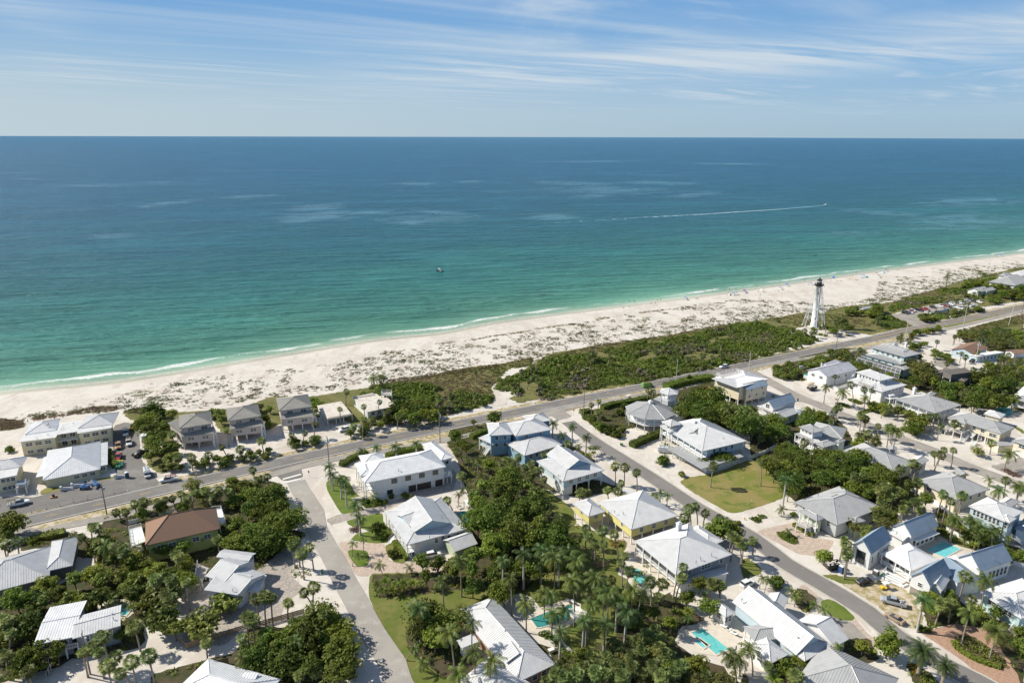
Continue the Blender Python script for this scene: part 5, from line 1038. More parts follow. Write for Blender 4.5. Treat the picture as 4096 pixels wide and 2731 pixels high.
def leaf_quads(P,Nn,size,rng,jit=.7,asp=1.0):
    """one quad per point P facing roughly Nn"""
    n=len(P); N_=Nn+rng.normal(0,jit,(n,3)); N_/=np.linalg.norm(N_,axis=1)[:,None]+1e-9
    a=np.cross(N_,rng.normal(0,1,(n,3))); a/=np.linalg.norm(a,axis=1)[:,None]+1e-9; b=np.cross(N_,a)
    s=(size*rng.uniform(.6,1.25,n))[:,None]; a=a*s*asp; b=b*s
    k=rng.uniform(.3,.8,(n,1))
    return np.stack([P-a*.5-b*.5*k,P+a*.5-b*.5,P+a*.5*k+b*.5,P-a*.5+b*.5*k],1)
def crown_mesh(name,m,rx,rz,nclump,per,leaf,seed,flat=0,low=.0,core=True):
    rng=np.random.default_rng(seed); V=[]
    cl=[]
    for i in range(nclump):
        while True:
            p=rng.uniform(-1,1,3)
            if .25<np.linalg.norm(p)<1 and p[2]>-.55+low: break
        p=p/np.linalg.norm(p)*rng.uniform(.55,.86)
        if flat: p[2]=p[2]*(1-flat)+rng.choice([-.2,.1,.35])*flat
        cl.append(p)
    for p in cl:
        r=rng.choice([.16,.24,.34,.46])*rng.uniform(.85,1.15); q=rng.normal(0,1,(per,3)); q/=np.linalg.norm(q,axis=1)[:,None]; q[:,2]=np.where(q[:,2]<-.3,-q[:,2],q[:,2])
        P=(p+q*r*rng.uniform(.75,1.08,(per,1))*np.array([1,1,.8 if not flat else .35]))*np.array([rx,rx,rz])
        V.append(leaf_quads(P,q+np.array([0,0,.35]),leaf,rng))
    q=rng.normal(0,1,(nclump*4,3)); q/=np.linalg.norm(q,axis=1)[:,None]; P=q*np.array([rx,rx,rz])*.58*rng.uniform(.6,1,(len(q),1)); V.append(leaf_quads(P,q,leaf*2.1,rng))
    V=np.concatenate(V); V[:,:,2]=np.maximum(V[:,:,2],-rz*.85); return quads_mesh(name,V,m)
def frond_quads(az,el,length,width,droop,rng,nseg=7,per=2,sag=.45):
    """pinnate frond: rows of leaflets on both sides of a drooping rachis"""
    Q=[]; d=np.array([math.cos(az)*math.cos(el),math.sin(az)*math.cos(el),math.sin(el)]); p=np.zeros(3); step=length/nseg; side_=np.array([-math.sin(az),math.cos(az),0])
    e=el
    for k in range(nseg):
        d=np.array([math.cos(az)*math.cos(e),math.sin(az)*math.cos(e),math.sin(e)]); q=p+d*step
        t=(k+.5)/nseg; w=width*(math.sin(math.pi*(.12+.80*t))**.7)
        Q.append([p-side_*.03,p+side_*.03,q+side_*.025,q-side_*.025])
        for j in range(per):
            for sg in (-1,1):
                f=(j+.2)/per; a=p+d*step*f; b=p+d*step*(f+.8/per)
                tip=(side_*sg*.85+d*.55)*w*rng.uniform(.85,1.1)+np.array([0,0,-w*sag*rng.uniform(.6,1.3)])
                Q.append([a,b,b*.15+(a+tip)*.85+d*step*.12,a+tip])
        p=q; e-=droop/nseg*(1+t)
    return Q
def palm_crown(name,kind,seed):
    rng=np.random.default_rng(seed); Q=[]; mi=[]
    if kind=='sabal':
        n=34
        for i in range(n):
            az=i*2.39996+rng.uniform(-.2,.2); el=math.asin(1-1.55*(i+.5)/n)+rng.uniform(-.12,.12); L=rng.uniform(.62,1.15)
            d=np.array([math.cos(az)*math.cos(el),math.sin(az)*math.cos(el),math.sin(el)]); s=np.array([-math.sin(az),math.cos(az),0]); up=np.cross(s,d)*-1
            c=d*L+np.array([0,0,.15]); Q.append([s*-.03,s*.03,c+s*.02,c-s*.02]); mi.append(0)
            for k in range(8):
                a=(k-3.5)*.36+rng.uniform(-.06,.06); v=d*math.cos(a)+s*math.sin(a)+up*.22*abs(math.sin(a)); r=rng.uniform(.72,1.12)*(1-.12*abs(k-3.5)/3.5)
                w=np.cross(v,up); w=w/np.linalg.norm(w)*.105; tip=c+v*r+np.array([0,0,-.38*r*r]); mid=c+v*r*.55
                Q.append([c,mid-w,tip,mid+w]); mi.append(0 if el>-.45 else (1 if rng.random()<.25 else 0))
        for i in range(9):
            az=rng.uniform(0,6.28); d=np.array([math.cos(az)*.55,math.sin(az)*.55,-.8]); s=np.array([-math.sin(az),math.cos(az),0]); c=d*.6
            for k in range(4):
                v=d+s*(k-1.5)*.25; Q.append([c,c+v*.5-s*.1,c+v*1.0,c+v*.5+s*.1]); mi.append(1)
        return quads_mesh(name,np.array(Q),[ML['sabal'],ML['dead']],mi)
    par=dict(coco=(19,3.4,.85,1.15,.5,'coco'),royal=(15,2.9,.95,1.05,.55,'royal'),small=(12,1.9,.55,1.0,.45,'coco'),phoenix=(46,3.4,.55,.95,.2,'royal'),areca=(26,1.9,.42,.9,.4,'green'))[kind]
    n,L,w,dr,sg,mm=par
    for i in range(n):
        t=(i+.5)/n; az=i*2.39996+rng.uniform(-.25,.25); el=1.25-t*(1.75 if kind!='phoenix' else 1.9)+rng.uniform(-.12,.12)
        if kind=='areca': el=1.45-t*.9
        q=frond_quads(az,el,L*rng.uniform(.85,1.1)*(1 if t>.12 else .75),w,dr*rng.uniform(.8,1.25),rng,sag=sg,nseg=7 if kind!='small' else 5)
        yl=1 if (t>.78 and rng.random()<.5) else 0
        Q+=q; mi+=[yl]*len(q)
    return quads_mesh(name,np.array(Q),[ML[mm],ML['yellow']],mi)
def trunk_mesh(name,r0,r1,lean,m,n=7,seg=6,bulge=0,shaft=False):
    mb=MB(); pts=[];rad=[]
    for k in range(seg+1):
        t=k/seg; pts.append((lean*t*t,0,t)); rad.append(r0*(1-t)+r1*t+bulge*math.sin(t*math.pi))
    rad[0]*=1.35
    mb.tube(pts,rad,n,cap=False)
    # unit height tube: rings must stay horizontal circles
    i=0
    for k in range(seg+1):
        for j in range(n):
            a=2*math.pi*j/n; mb.v[i]=(pts[k][0]+rad[k]*math.cos(a),rad[k]*math.sin(a),pts[k][2]); i+=1
    return mb.mesh(name,m,True)
CR={k:[palm_crown('%s_crown'%k,k,100+s*7+len(k)) for s in range(nv)] for k,nv in (('sabal',4),('coco',4),('royal',3),('small',2),('phoenix',2),('areca',3))}
LEAN=[.15,.5,1.1,1.9]
TR={k:[trunk_mesh('%s_trunk'%k,r0,r1,l,m,bulge=bg_) for l in LEAN] for k,r0,r1,m,bg_ in (('sabal',.20,.17,M_trunk,0),('coco',.20,.12,M_trunk,0),('royal',.26,.17,M_royalt,.05),('small',.12,.08,M_trunk,0),('phoenix',.42,.34,M_trunk,0),('areca',.09,.05,M_trunk,0))}
ms=MB(); ms.tube([(0,0,-1.3),(0,0,-.6),(0,0,.1)],[.16,.2,.1],7); SHAFT=ms.mesh('crownshaft',M_shaft,True)
PLANTS=[]   # every individual plant, named once all are placed
DESC=dict(sabal=('cabbage palm','palm'),coco=('coconut palm','palm'),royal=('royal palm','palm'),small=('young feather palm','palm'),phoenix=('big date palm','palm'),areca=('areca palm','palm'))
def palm(kind,crown,h,lean=None,s=1.0):
    """crown: world point of the crown centre (z = h)"""
    rz=R.uniform(0,6.28); li=lean if lean is not None else (R.choice([0,1,1,2,2,3]) if kind in('sabal','royal') else R.choice([0,1,2,3])); 
    if kind in('royal','phoenix'): li=0
    L_=LEAN[li]; b=Vector((crown.x-L_*math.cos(rz),crown.y-L_*math.sin(rz),0))
    o=empty({'sabal':'cabbage_palm','coco':'coconut_palm','royal':'royal_palm','small':'feather_palm','phoenix':'date_palm','areca':'areca_palm'}[kind],b,rz)
    hh=max(h,.5)
    link('trunk',TR[kind][li],o,scale=(s,1*s,hh) if s!=1 else (1,1,hh)); v=R.randrange(len(CR[kind]))
    c=link('crown',CR[kind][v],o,(L_*(s if s!=1 else 1),0,hh),R.uniform(0,6.28),s*R.uniform(.78,1.2))
    if kind=='royal': link('crownshaft',SHAFT,o,(L_,0,hh))
    PLANTS.append((o,kind,b,hh)); return o
def palms(kind,s,h0,sc=1.0,jit=.6):
    for p in PT(s.replace(';',' ')): pass
    t='Z'
    for w in s.split():
        if w[0].isalpha(): t=w; continue
        v=[float(q) for q in w.split(',')]; a=TI[t]; h=(v[2] if len(v)>2 else h0)+R.uniform(-jit,jit)*.5
        palm(kind,at(a[0]+v[0]/a[2],a[1]+v[1]/a[2],h),h,s=sc)
# ---- cabbage palms that can be picked out
palms('sabal',"A 1620,560 2085,680 2260,705 1960,760,4.5 1800,780,4.5 1675,780,5.5 2125,520,7 1265,1215,6.5 1480,1195 1560,1175 1620,1165 1700,1125 1830,1115 1930,1095 2060,1080,6.5 2150,1105 1180,1290 1350,1200 2010,1140 1760,1160 B 25,900,6.5 105,625 390,570,4.5 515,550,4.5 615,465,6 630,365,6 845,325,6.5 1070,300,6.5 1220,255,6.5 1155,415 970,480 1070,420,7 1290,355 905,160,6 165,960 70,1000 110,985 1990,950,6 2190,970 1405,400 1895,200,6 1790,240 1850,1190,4 C 860,285,6 930,250,6 925,350,5.5 1085,860,7 1175,870,7 1285,920,7 1140,1020,5 1005,1085 760,1110 820,1110,4.5 1110,1100,4 415,980,8 640,650 500,720 420,755 60,800,8 110,830,8 230,870,8 320,910,8 380,900,7 170,770,6 2010,860,7.6 1400,150 1440,160 1780,1260,7 1840,1240,7 1935,1300,6 2065,1345 1740,1345 550,1350 15,830,8 280,960,7",5)
palms('sabal',"D 90,1175,8.5 470,1010,6.5 430,1100,6 745,720,6 960,790,6 990,810 1640,870,6 1760,850,6 1545,790,6.5 1600,790,6.5 2075,1020,4.5 1580,1110 1640,1120,6 1665,1075,6.5 1745,1080,6.5 1400,1190,8 1445,1210,7 1290,1240,6 895,1290,8 975,1290,8 1370,1370 1450,1370 945,215 1020,930,6 950,980 1200,880,6 1100,870 700,840 230,790,6 290,820,6 160,800 40,840 320,1020 370,1060 1180,730,4 1360,140 1270,110,5 R 1050,850,8 1300,940,7 1440,960,8 1230,1430 1330,1490 830,1280 760,690,5 1220,430 1100,440 1290,500 1400,460 N 720,510 1050,400 730,720 1250,800,6 1180,730,5 1640,880,5 910,920,5 1960,830 2060,760,5 1900,800,5 2250,920,5 2300,880,5 1480,700,5",5)
palms('sabal',"E 765,120,6 860,20,7 900,30,7 1460,520,7 1610,520,7 1750,540,8 1160,260,7 1680,300,7 1260,960,7 960,1060,8 780,1200,7 1940,1110,7 2280,1070,7 2330,880,7 1240,1290,7 1400,1240,8 1010,1330,7 930,1200,7 60,900,7 100,1020,8 60,1230 1560,650,6 1600,700,6 30,180,6 170,160,6 90,210,5 920,170,5 1080,1250 1130,1400 880,1150,7 F 440,160,8 560,210,8 490,270,8 400,200,7 510,640,6 600,590,7 360,740,4.5 140,680,8 60,700,8 200,690,8 560,820,7 690,840,7 30,900,7 460,1420,4 160,130,5 620,1380,3.5 G 720,130,6 830,110,7 810,40,6 900,180,7 960,60,7 970,180,8 1070,90,7 1725,400,9 1710,500,8 1410,540,6 1530,560 1220,440,8 1490,680,7 2000,560,6 2080,570,6 1180,290,6 1140,360,6 2210,130,7 2250,160,7 2290,200,7 2180,100,6",6)
palms('sabal',"G 1380,1040 1460,980,6 1300,1100 1120,1140 1230,1230 1000,1240 860,1240 1100,1330 520,1400 640,1370 780,1330 1340,1200 1500,1150 1560,1230 1450,1330 1000,1400 1250,1350 1350,1400 900,1400 720,1420 1150,1430 1600,1100,4 1440,1080 1060,1130 930,1330 600,1440 1520,1430 1640,1400 1700,1330 H 1660,170,8 1720,230,8 1825,180,7 1120,130,8 1165,100,8 1210,200,6 1265,150,6 1410,230,8 810,560,7 830,690,6.5 25,570,5 1850,880,8 1650,1120,5 1720,1100,5 1440,60,5.5 P 160,130,5 280,160,5 1000,1340,4 1400,1480 V 10,360,6 30,430,6 L 300,1400 550,1450 W 735,50,7 350,180,6.5",5)
palms('sabal',"M 1050,1010,5 1650,1070 1700,1090 1610,1110 1530,1010,4 1640,960 1700,970 680,1320 800,1280,5.5 1050,1260,5 640,1180 2280,830 2240,850 L 1290,1380 1250,1350 1600,1320 1700,1300 1800,1350 2150,1330 2220,1150 2300,1250 1900,1280 1500,1230 480,1350 250,1390 1250,1480 1550,1450 1780,1480 2000,1430 2150,1450 2300,1400 1420,1290 1880,1180 2050,1250 K 510,1280 150,1430 350,1400 90,1340 1080,1410 1270,1430 1430,1430 1370,1460 1800,1230 1760,1290 1870,1250 1900,1330 1880,1390 850,1260,3.5 J 430,1040 1300,970 1420,990 1490,1000 1200,1060 1650,830 1570,850 1430,820 1350,810 1380,800 1800,870 60,1240 100,1220 2200,600 2270,620 1250,800",4.5)
palms('coco',"B 1165,30,10 1235,20,10 1255,95,6 C 2170,300,11 2270,350,11 2320,320,10 Q 830,900,11 1060,930,11 1290,1020,11 1450,1090,11 680,560,8 R 590,880,8 900,980,7 1330,1090,6 S 2080,1040,7 T 2050,300,9 1950,290,8 2130,350,8 H 1760,380,8 2140,130,6 2320,110,6 1910,400,6 2110,470,5 I 1990,440,11 1840,750,9 2110,930,9 F 1800,520,10 1980,330,11 1870,1010,12 2090,930,10 2110,1200,10 430,1080,6 2280,1270,10 1960,1400,7 G 100,500,11 375,350,9 510,310,11 680,520,11 720,340,11 890,500,12 830,560,10 1020,640,12 860,750,9 820,880,10 240,740,9 480,660,9 420,640,7 500,830,7 1350,640,8 1250,600,10 980,600,11 650,260,9 600,800,6 P 720,1060,6 440,1180,6 540,1200,5 E 1000,200,8 J 1660,500,9 1720,540,8 W 285,390,8 430,410,6 530,470,6 600,520,6 850,100,6 480,500,6",8,jit=.3)
palms('royal',"B 1190,680,5 1370,670,5.5 1565,640,5.5 745,860,7 770,935,6 850,980,7 890,1010,9 995,1230,7 1030,1340,6 1045,720,4.5 C 500,450,7 680,480,8 580,560,5 815,580,8 H 310,40,10.5 I 1410,630,9 F 1590,780,9 G 225,270,11 390,230,10 560,260,10 1190,820,11 790,900,11 990,930,9 570,1000,10.5 30,330,11 1100,700,9",8,jit=.2)
palms('small',"B 1160,1140,3 2130,1010,3 1960,1120,4 2000,1080,4 C 740,660,3.5 1510,1090,4.5 1440,1120,3.5 1575,1130,4.5 1480,1150,3.5 Q 1660,680,2 F 970,170,4 1065,130,4.5 1020,280,3 1215,370,4.5 1620,1290,3 1550,1160,3 1500,400,2 I 600,1060,4.5 380,670,3.5 470,720,3 1100,900,3.5 P 990,60,4 1060,100,3.5 1340,230,3.5 1400,310,3 E 870,660,4 1050,690,3 2270,1250,5 H 275,290,2.6 330,480,1.8 110,880,3.5 170,900,3.5 W 760,560,5 660,490,5 S 1700,1520,2.5 R 1540,1150,1 N 1250,960,2 D 800,1380,3 M 300,200,0.5" if False else "B 1160,1140,3 2130,1010,3 1960,1120,4 2000,1080,4 C 740,660,3.5 1510,1090,4.5 1440,1120,3.5 1575,1130,4.5 1480,1150,3.5 Q 1660,680,2 F 970,170,4 1065,130,4.5 1020,280,3 1215,370,4.5 1620,1290,3 1550,1160,3 1500,400,2 I 600,1060,4.5 380,670,3.5 470,720,3 1100,900,3.5 P 990,60,4 1060,100,3.5 1340,230,3.5 1400,310,3 E 870,660,4 1050,690,3 2270,1250,5 H 275,290,2.6 330,480,1.8 110,880,3.5 170,900,3.5 W 760,560,5 660,490,5 S 1700,1520,2.5",4,jit=.2)
palms('phoenix',"I 1400,1110,6.5 1620,1250,6.5",6.5,1.0)
palms('areca',"F 1200,560,1.5 1280,540,1.8 1370,560,1.8 1460,560,1.6 1250,620,1.2 1350,620,1.2 1450,600,1.3 1550,560,1.5 E 1260,700,2 1330,660,2.3 1400,680,2.3 1470,650,2 1350,760,1.6 1250,780,1.4 C 850,700,2.5 880,740,2.3 830,760,2 900,700,2 P 1300,1300,2.2 1400,1260,2.4 1500,1290,2.2 1560,1350,2 1250,1400,1.8 1350,1440,1.8 I 300,1240,2 200,1200,2.2 120,1250,2 160,1330,1.8 W 600,560,2 540,540,2 480,480,2 700,640,2 760,680,2 820,720,2 H 1850,560,2.2 1920,600,2.2 2000,560,2.5 2080,600,2.2 G 1650,830,2.5 1720,850,2.5 1780,820,2.3 1150,200,2 1200,860,2 1300,950,2 1450,1400,2 1550,1350,2.2 1750,1300,2.2 1850,1330,2.2",2)
# ---- broadleaf trees
CW={}
for k,(m,rx,rz,nc,per,leaf,fl) in dict(green=('green',3.2,2.4,34,42,.42,0),dark=('dark',4.6,3.4,50,48,.46,0),grape=('grape',2.9,2.0,30,34,.50,0),bright=('bright',2.5,2.2,26,38,.38,0),olive=('olive',3.4,3.2,34,40,.36,0),canopy=('dark',5.5,2.0,48,44,.42,.6)).items():
    CW[k]=([crown_mesh('%s_crown'%k,ML[m],rx,rz,nc,per,leaf,300+i*13+len(k),fl) for i in range(3)],rx,rz)
def stem_mesh(name,seed,spread,m=M_bark):
    rr=random.Random(seed); mb=MB(); mb.tube([(0,0,0),(.03,.02,.35),(0,.03,.6)],[.24,.19,.15],7,cap=False)
    for i in range(5):
        a=i*1.256+rr.uniform(-.4,.4); mb.tube([(0,.02,.45+.03*i),(math.cos(a)*spread*.4,math.sin(a)*spread*.4,.8),(math.cos(a)*spread,math.sin(a)*spread,1.15)],[.13,.08,.03],5,cap=False)
    return mb.mesh(name,m,True)
STEM=[stem_mesh('tree_trunk',i,1.7) for i in range(3)]
def tree(kind,p,s=1.0,hb=None,name='broadleaf_tree'):
    """p: world point of crown centre; hb crown-centre height"""
    ms_,rx,rz=CW[kind]; hc=p.z; o=empty(name,(p.x,p.y,0),R.uniform(0,6.28))
    hb=max(.3,hc-rz*s*.25); link('trunk',R.choice(STEM),o,scale=(s,s,hb))
    link('crown',R.choice(ms_),o,(0,0,hc),R.uniform(0,6.28),(s*R.uniform(.78,1.25),s*R.uniform(.78,1.25),s*R.uniform(.8,1.2)))
    PLANTS.append((o,kind,Vector((p.x,p.y,0)),hc)); return o
def in_foot(p,marg=0):
    for o,u,v,W,D in FOOT:
        d=p-o; a,b=d.x*u.x+d.y*u.y,d.x*v.x+d.y*v.y
        if -marg<a<W+marg and -marg<b<D+marg: return True
    return False
RP=[(q.x,q.y,6.0) for q in road]+[(q.x,q.y,4.0) for q in st1]+[(q.x,q.y,4.6) for q in st2]+[(q.x,q.y,4.4) for q in st3]
RPa=np.array(RP)
def on_road(p,marg=0): return bool((((RPa[:,0]-p.x)**2+(RPa[:,1]-p.y)**2)<(RPa[:,2]+marg)**2).any())
def inpoly(p,P):
    c=False; n=len(P)
    for i in range(n):
        a,b=P[i],P[i-1]
        if (a.y>p.y)!=(b.y>p.y) and p.x<(b.x-a.x)*(p.y-a.y)/(b.y-a.y)+a.x: c=not c
    return c
def fill(s,spacing,z,tries=4000,clear=.5,roadm=0,P=None,seed=None):
    rr=random.Random(seed if seed is not None else hash(s)%1000 if False else len(s)*7+int(spacing*10)); P=P or PT(s,z); xs=[p.x for p in P]; ys=[p.y for p in P]; out=[]
    area=abs(sum(P[i].x*P[i-1].y-P[i-1].x*P[i].y for i in range(len(P))))/2; n=min(tries,int(area/spacing**2*7))
    for _ in range(n):
        q=Vector((rr.uniform(min(xs),max(xs)),rr.uniform(min(ys),max(ys)),z))
        if not inpoly(q,P): continue
        if any((q.x-o.x)**2+(q.y-o.y)**2<spacing**2 for o in out): continue
        if in_foot(q,clear) or on_road(q,roadm): continue
        out.append(q)
    return out
def forest(s,spacing,z,kinds,smin=.7,smax=1.2,clear=.8,name=None):
    for q in fill(s,spacing,z,clear=clear):
        k=R.choice(kinds); sc=R.uniform(smin,smax); q.z=z*R.uniform(.8,1.15)
        if k in CR: palm(k,q,q.z); 
        else: tree(k,q,sc,name=name or {'grape':'sea_grape_tree','dark':'ficus_tree','canopy':'spreading_tree','olive':'feathery_tree'}.get(k,'broadleaf_tree'))
forest("Y 1680,640 1850,560 2352,430 A 1500,1200 2050,1080 2352,1040 B 40,1030 300,1120 A 2100,1230 1950,1240 1600,1235 1320,1330 1200,1350 1000,1340",4.4,3.0,['grape','green','green','sabal'],.6,.9)
forest("B 30,1080 180,1020 320,1110 370,1230 400,1330 F 500,40 480,130 330,170 120,170 E 2352,60 2352,200 2100,160 A 2150,1400 2180,1280",4.6,4.0,['green','dark','dark','bright'],.75,1.15)
forest("E 60,780 330,560 760,480 1100,400 1340,480 1340,640 900,740 350,790",4.0,3.4,['grape','grape','green'],.8,1.15)
forest("E 920,150 1180,120 1250,200 1400,230 1900,100 2352,60 2352,170 1950,230 1820,350 1800,560 1560,700 1400,640 1350,480 1000,380 930,300",4.2,3.6,['green','grape','sabal','green'],.7,1.1)
forest("E -100,850 60,800 320,790 290,1000 280,1130 340,1400 250,1484 -100,1600",4.2,3.8,['green','sabal','dark','grape'],.8,1.1)
forest("F 0,970 300,970 520,860 740,820 870,880 920,1100 900,1250 950,1360 700,1440 250,1330 0,1250",4.2,4.2,['dark','green','bright','olive'],.75,1.15)
forest("E 1420,1420 1700,1330 2200,1200 2352,1180 F 200,1130 0,1180 E 1950,1370 1650,1484",4.0,2.6,['green','grape','grape'],.6,.85)
forest("B 2120,1080 2352,960 C 0,960 330,1040 380,1200 520,1300 560,1411 G 560,20 600,160 250,180 0,200 F 2150,150 B 2120,1411",4.4,7.0,['dark','green','dark','grape','bright'],.75,1.2)
forest("F 1600,330 1750,300 2000,330 2250,200 2352,250 2352,560 2100,560 1950,420 1650,470",4.6,4.4,['bright','bright','green'],.8,1.15)
forest("F 1470,1020 1650,850 1900,790 2020,840 1930,1050 1850,1180 1620,1180",4.2,3.8,['dark','olive','green'],.75,1.0)
forest("B 1890,560 2120,640 2180,760 C 60,860 170,760 350,800 350,980 120,1000 B 2352,960 2130,900 1950,760",4.2,4.2,['green','bright','sabal','small'],.6,.9)
forest("G 560,140 760,300 880,380 760,420 500,330 560,500 250,560 160,480 0,640 0,300 200,200",4.6,4.2,['green','dark','coco','green'],.6,.9)
forest("G 1000,400 1180,480 1280,650 1500,740 1660,880 1650,960 1300,930 1080,820 960,600",3.8,3.6,['green','olive','bright','sabal','small'],.55,.85)
forest("G 560,1260 900,1200 1150,1080 1550,1000 1660,1180 1800,1280 2050,1320 2100,1484 2000,1650 600,1650 380,1460",3.2,3.2,['sabal','green','sabal','olive','sabal'],.6,.9)
forest("G 1650,560 1850,500 1980,540 2000,750 1900,880 1700,860",3.8,3.8,['green','bright','small'],.6,.9)
forest("C 1740,200 1900,140 2050,200 2080,300 2200,400 2300,480 2350,520 2000,400 1760,380 1700,300",4.4,7.5,['dark'],.85,1.1)
forest("D 0,700 80,760 200,800 330,870 340,980 100,1000 0,960",4.2,4.0,['green','sabal','sabal','dark'],.7,.9)
forest("D 130,1170 330,1040 430,1100 620,1080 760,1100 900,1110 960,1180 1220,1230 1250,1350 1050,1411 H 700,60 500,40 380,120 320,100 D 280,1330",4.6,5.2,['canopy','dark','green','dark','bright','sabal'],.7,1.05)
forest("H 900,60 1250,30 1450,120 1560,240 1480,300 1300,330 1100,380 1000,200",4.2,4.4,['green','bright','sabal','green'],.65,.95)
forest("H 1070,340 1200,320 1250,400 1150,450",4,4.5,['olive'],.7,.8); forest("H 890,430 1040,420 1040,500 900,540",4,3.6,['olive'],.7,.85)
forest("D 440,820 560,740 680,780 680,820 500,860",4.0,3.8,['green','dark'],.9,1.1)
forest("D 200,370 350,330 420,400 330,450 220,430",3.4,2.2,['grape'],.7,.9); forest("D 400,320 560,280 720,210 900,230 900,300 700,290 560,350 450,350",3.6,2.6,['grape','green','grape','sabal'],.7,.9)
forest("D 900,310 1000,340 1250,420 1360,430 1500,350 1560,450 1650,480 1560,520 1350,480 1000,400 880,350",4.0,4.0,['green','olive','dark','small'],.65,.95)
forest("D 1340,280 1450,250 1560,380 1570,460 1430,420",4.4,6.0,['olive'],.9,1.1)
forest("D 1640,500 1880,520 2352,520 2352,640 1900,700 1850,640 1700,600",4.8,5.0,['dark','green','sabal','bright'],.8,1.1)
forest("D 1900,380 2352,330 2352,520 2050,500 1950,450",4.6,4.6,['green','sabal','sabal','dark'],.7,.95)
forest("N 1120,290 1500,290 2000,300 2352,280 2352,560 2100,600 1800,560 1300,450 1150,420",3.8,3.8,['sabal','green','sabal','olive'],.6,.85)
forest("N 640,640 900,730 1050,850 1000,870 700,760 580,680",3.4,2.2,['green','grape'],.6,.8); forest("N 170,560 420,540 620,490 600,540 300,640 200,620",3.2,1.8,['grape','green'],.6,.75)
forest("D 1270,690 1400,700 1380,770 1270,750",3.5,2.8,['grape'],.8,.9); forest("D 1350,820 1500,800 1530,880 1440,910 1360,880",4.2,3.4,['green'],1.0,1.2); forest("D 1060,700 1180,690 1190,740 1090,760",3.4,2.2,['green'],.8,.95)
forest("D 870,990 1000,930 1080,960 1100,1000 900,1040",3.8,3.6,['green','small','olive'],.7,.9)
forest("D 1880,1080 1990,1060 1990,1120 1900,1130",3.2,1.8,['olive','grape'],.6,.7)
forest("H 1560,490 1700,480 1760,560 1600,520",3,1.2,['bright'],.5,.6); forest("H 1700,380 1880,420 2100,560 2200,640 2050,620 1850,520",3.6,3.4,['green','areca','bright','small'],.55,.8)
forest("H 2150,640 2352,680 2352,780 2200,740",3.6,2.6,['green','bright'],.6,.8)
forest("I 1480,560 1560,500 1750,560 1780,650 1650,760 1500,860 1480,740",3.6,2.6,['green','sabal','dark'],.6,.85); forest("I 1760,520 1900,620 2000,760 1960,840 1850,640",3.6,3.4,['green','sabal','dark'],.6,.9); forest("I 2000,650 2150,720 2352,860 2352,940 2150,950 2000,840",3.4,2.8,['green','bright','dark'],.6,.85)
forest("I 560,1020 700,990 860,1030 860,1090 700,1110 580,1150",3.2,2.4,['green','areca','bright'],.55,.75); forest("I 890,960 1080,950 1110,1060 980,1130 890,1060",4,4.2,['green'],1.0,1.1)
forest("I 0,1180 330,1160 400,1250 200,1420 0,1484",3.2,2.4,['areca','green'],.6,.8); forest("I 2300,1040 2400,1010 2400,1180 2290,1120",3.2,2.2,['green'],.7,.9)
forest("A 1320,340 1500,310 1640,380 1560,500 1600,620 1680,720 1620,800 1400,800 1340,520",4.0,3.0,['green','grape','dark'],.75,1.1); forest("A 1990,350 2100,330 2100,420 2000,450",3.6,2.4,['grape'],.7,.9)
forest("B 60,290 190,270 230,420 270,470 160,460 90,380",3.4,2.4,['grape','bright'],.7,.9); forest("B 510,210 600,220 640,270 560,290",3.6,2.4,['green'],.8,1.0)
forest("A 1500,860 1640,830 1850,830 1900,780 2352,760 2352,790 1950,850 1600,890",3.0,1.6,['grape','grape','green'],.55,.7)
forest("B -30,750 100,700 190,700 170,760 0,780",2.8,1.4,['grape'],.5,.65); forest("B 360,640 640,590 660,630 380,680",2.6,1.5,['grape','dark'],.5,.62); forest("B 860,540 1010,500 1200,440 1420,400 1420,450 1200,490 880,570",2.8,1.8,['grape','green','dark'],.55,.7)
forest("B 1400,260 1600,240 1800,300 1850,400 1500,450 1380,400",4.0,3.4,['dark','green','green'],.8,1.1)
forest("K 1560,1370 1700,1340 1900,1300 1980,1380 1850,1440 1700,1420",4,3.4,['green','sabal','dark'],.6,.8); forest("K 1880,1060 2100,1050 2180,1130 1950,1150",4,2.6,['grape'],.8,1); forest("K 2230,1100 2352,1040 2352,1180 2240,1150",4,2.8,['green'],.8,1)
forest("J 0,1030 120,1060 130,1170 0,1190",3.6,3.4,['green','dark'],.8,1.0); forest("J 740,1170 900,1160 920,1230 800,1250 720,1210",3.2,2.4,['grape'],.7,.9); forest("J 1180,1090 1420,1080 1720,1060 1720,1100 1300,1180 1180,1150",3.6,2.4,['grape','green'],.6,.8); forest("J 900,1380 1040,1360 1060,1420 930,1430 560,1490 560,1460",3.6,2.2,['green'],.6,.8)
forest("J 1750,880 1990,860 2000,940 1800,970",3.8,3.0,['green','bright'],.8,1.0); forest("J 2020,800 2352,760 2352,900 2050,900",4.2,3.4,['green','dark','sabal'],.8,1.1); forest("J 1400,660 1900,650 2352,700 2352,760 1950,760 1400,720",4.4,2.8,['green','grape'],.8,1.0)
palms('sabal',"N 1050,420 1150,330",4)
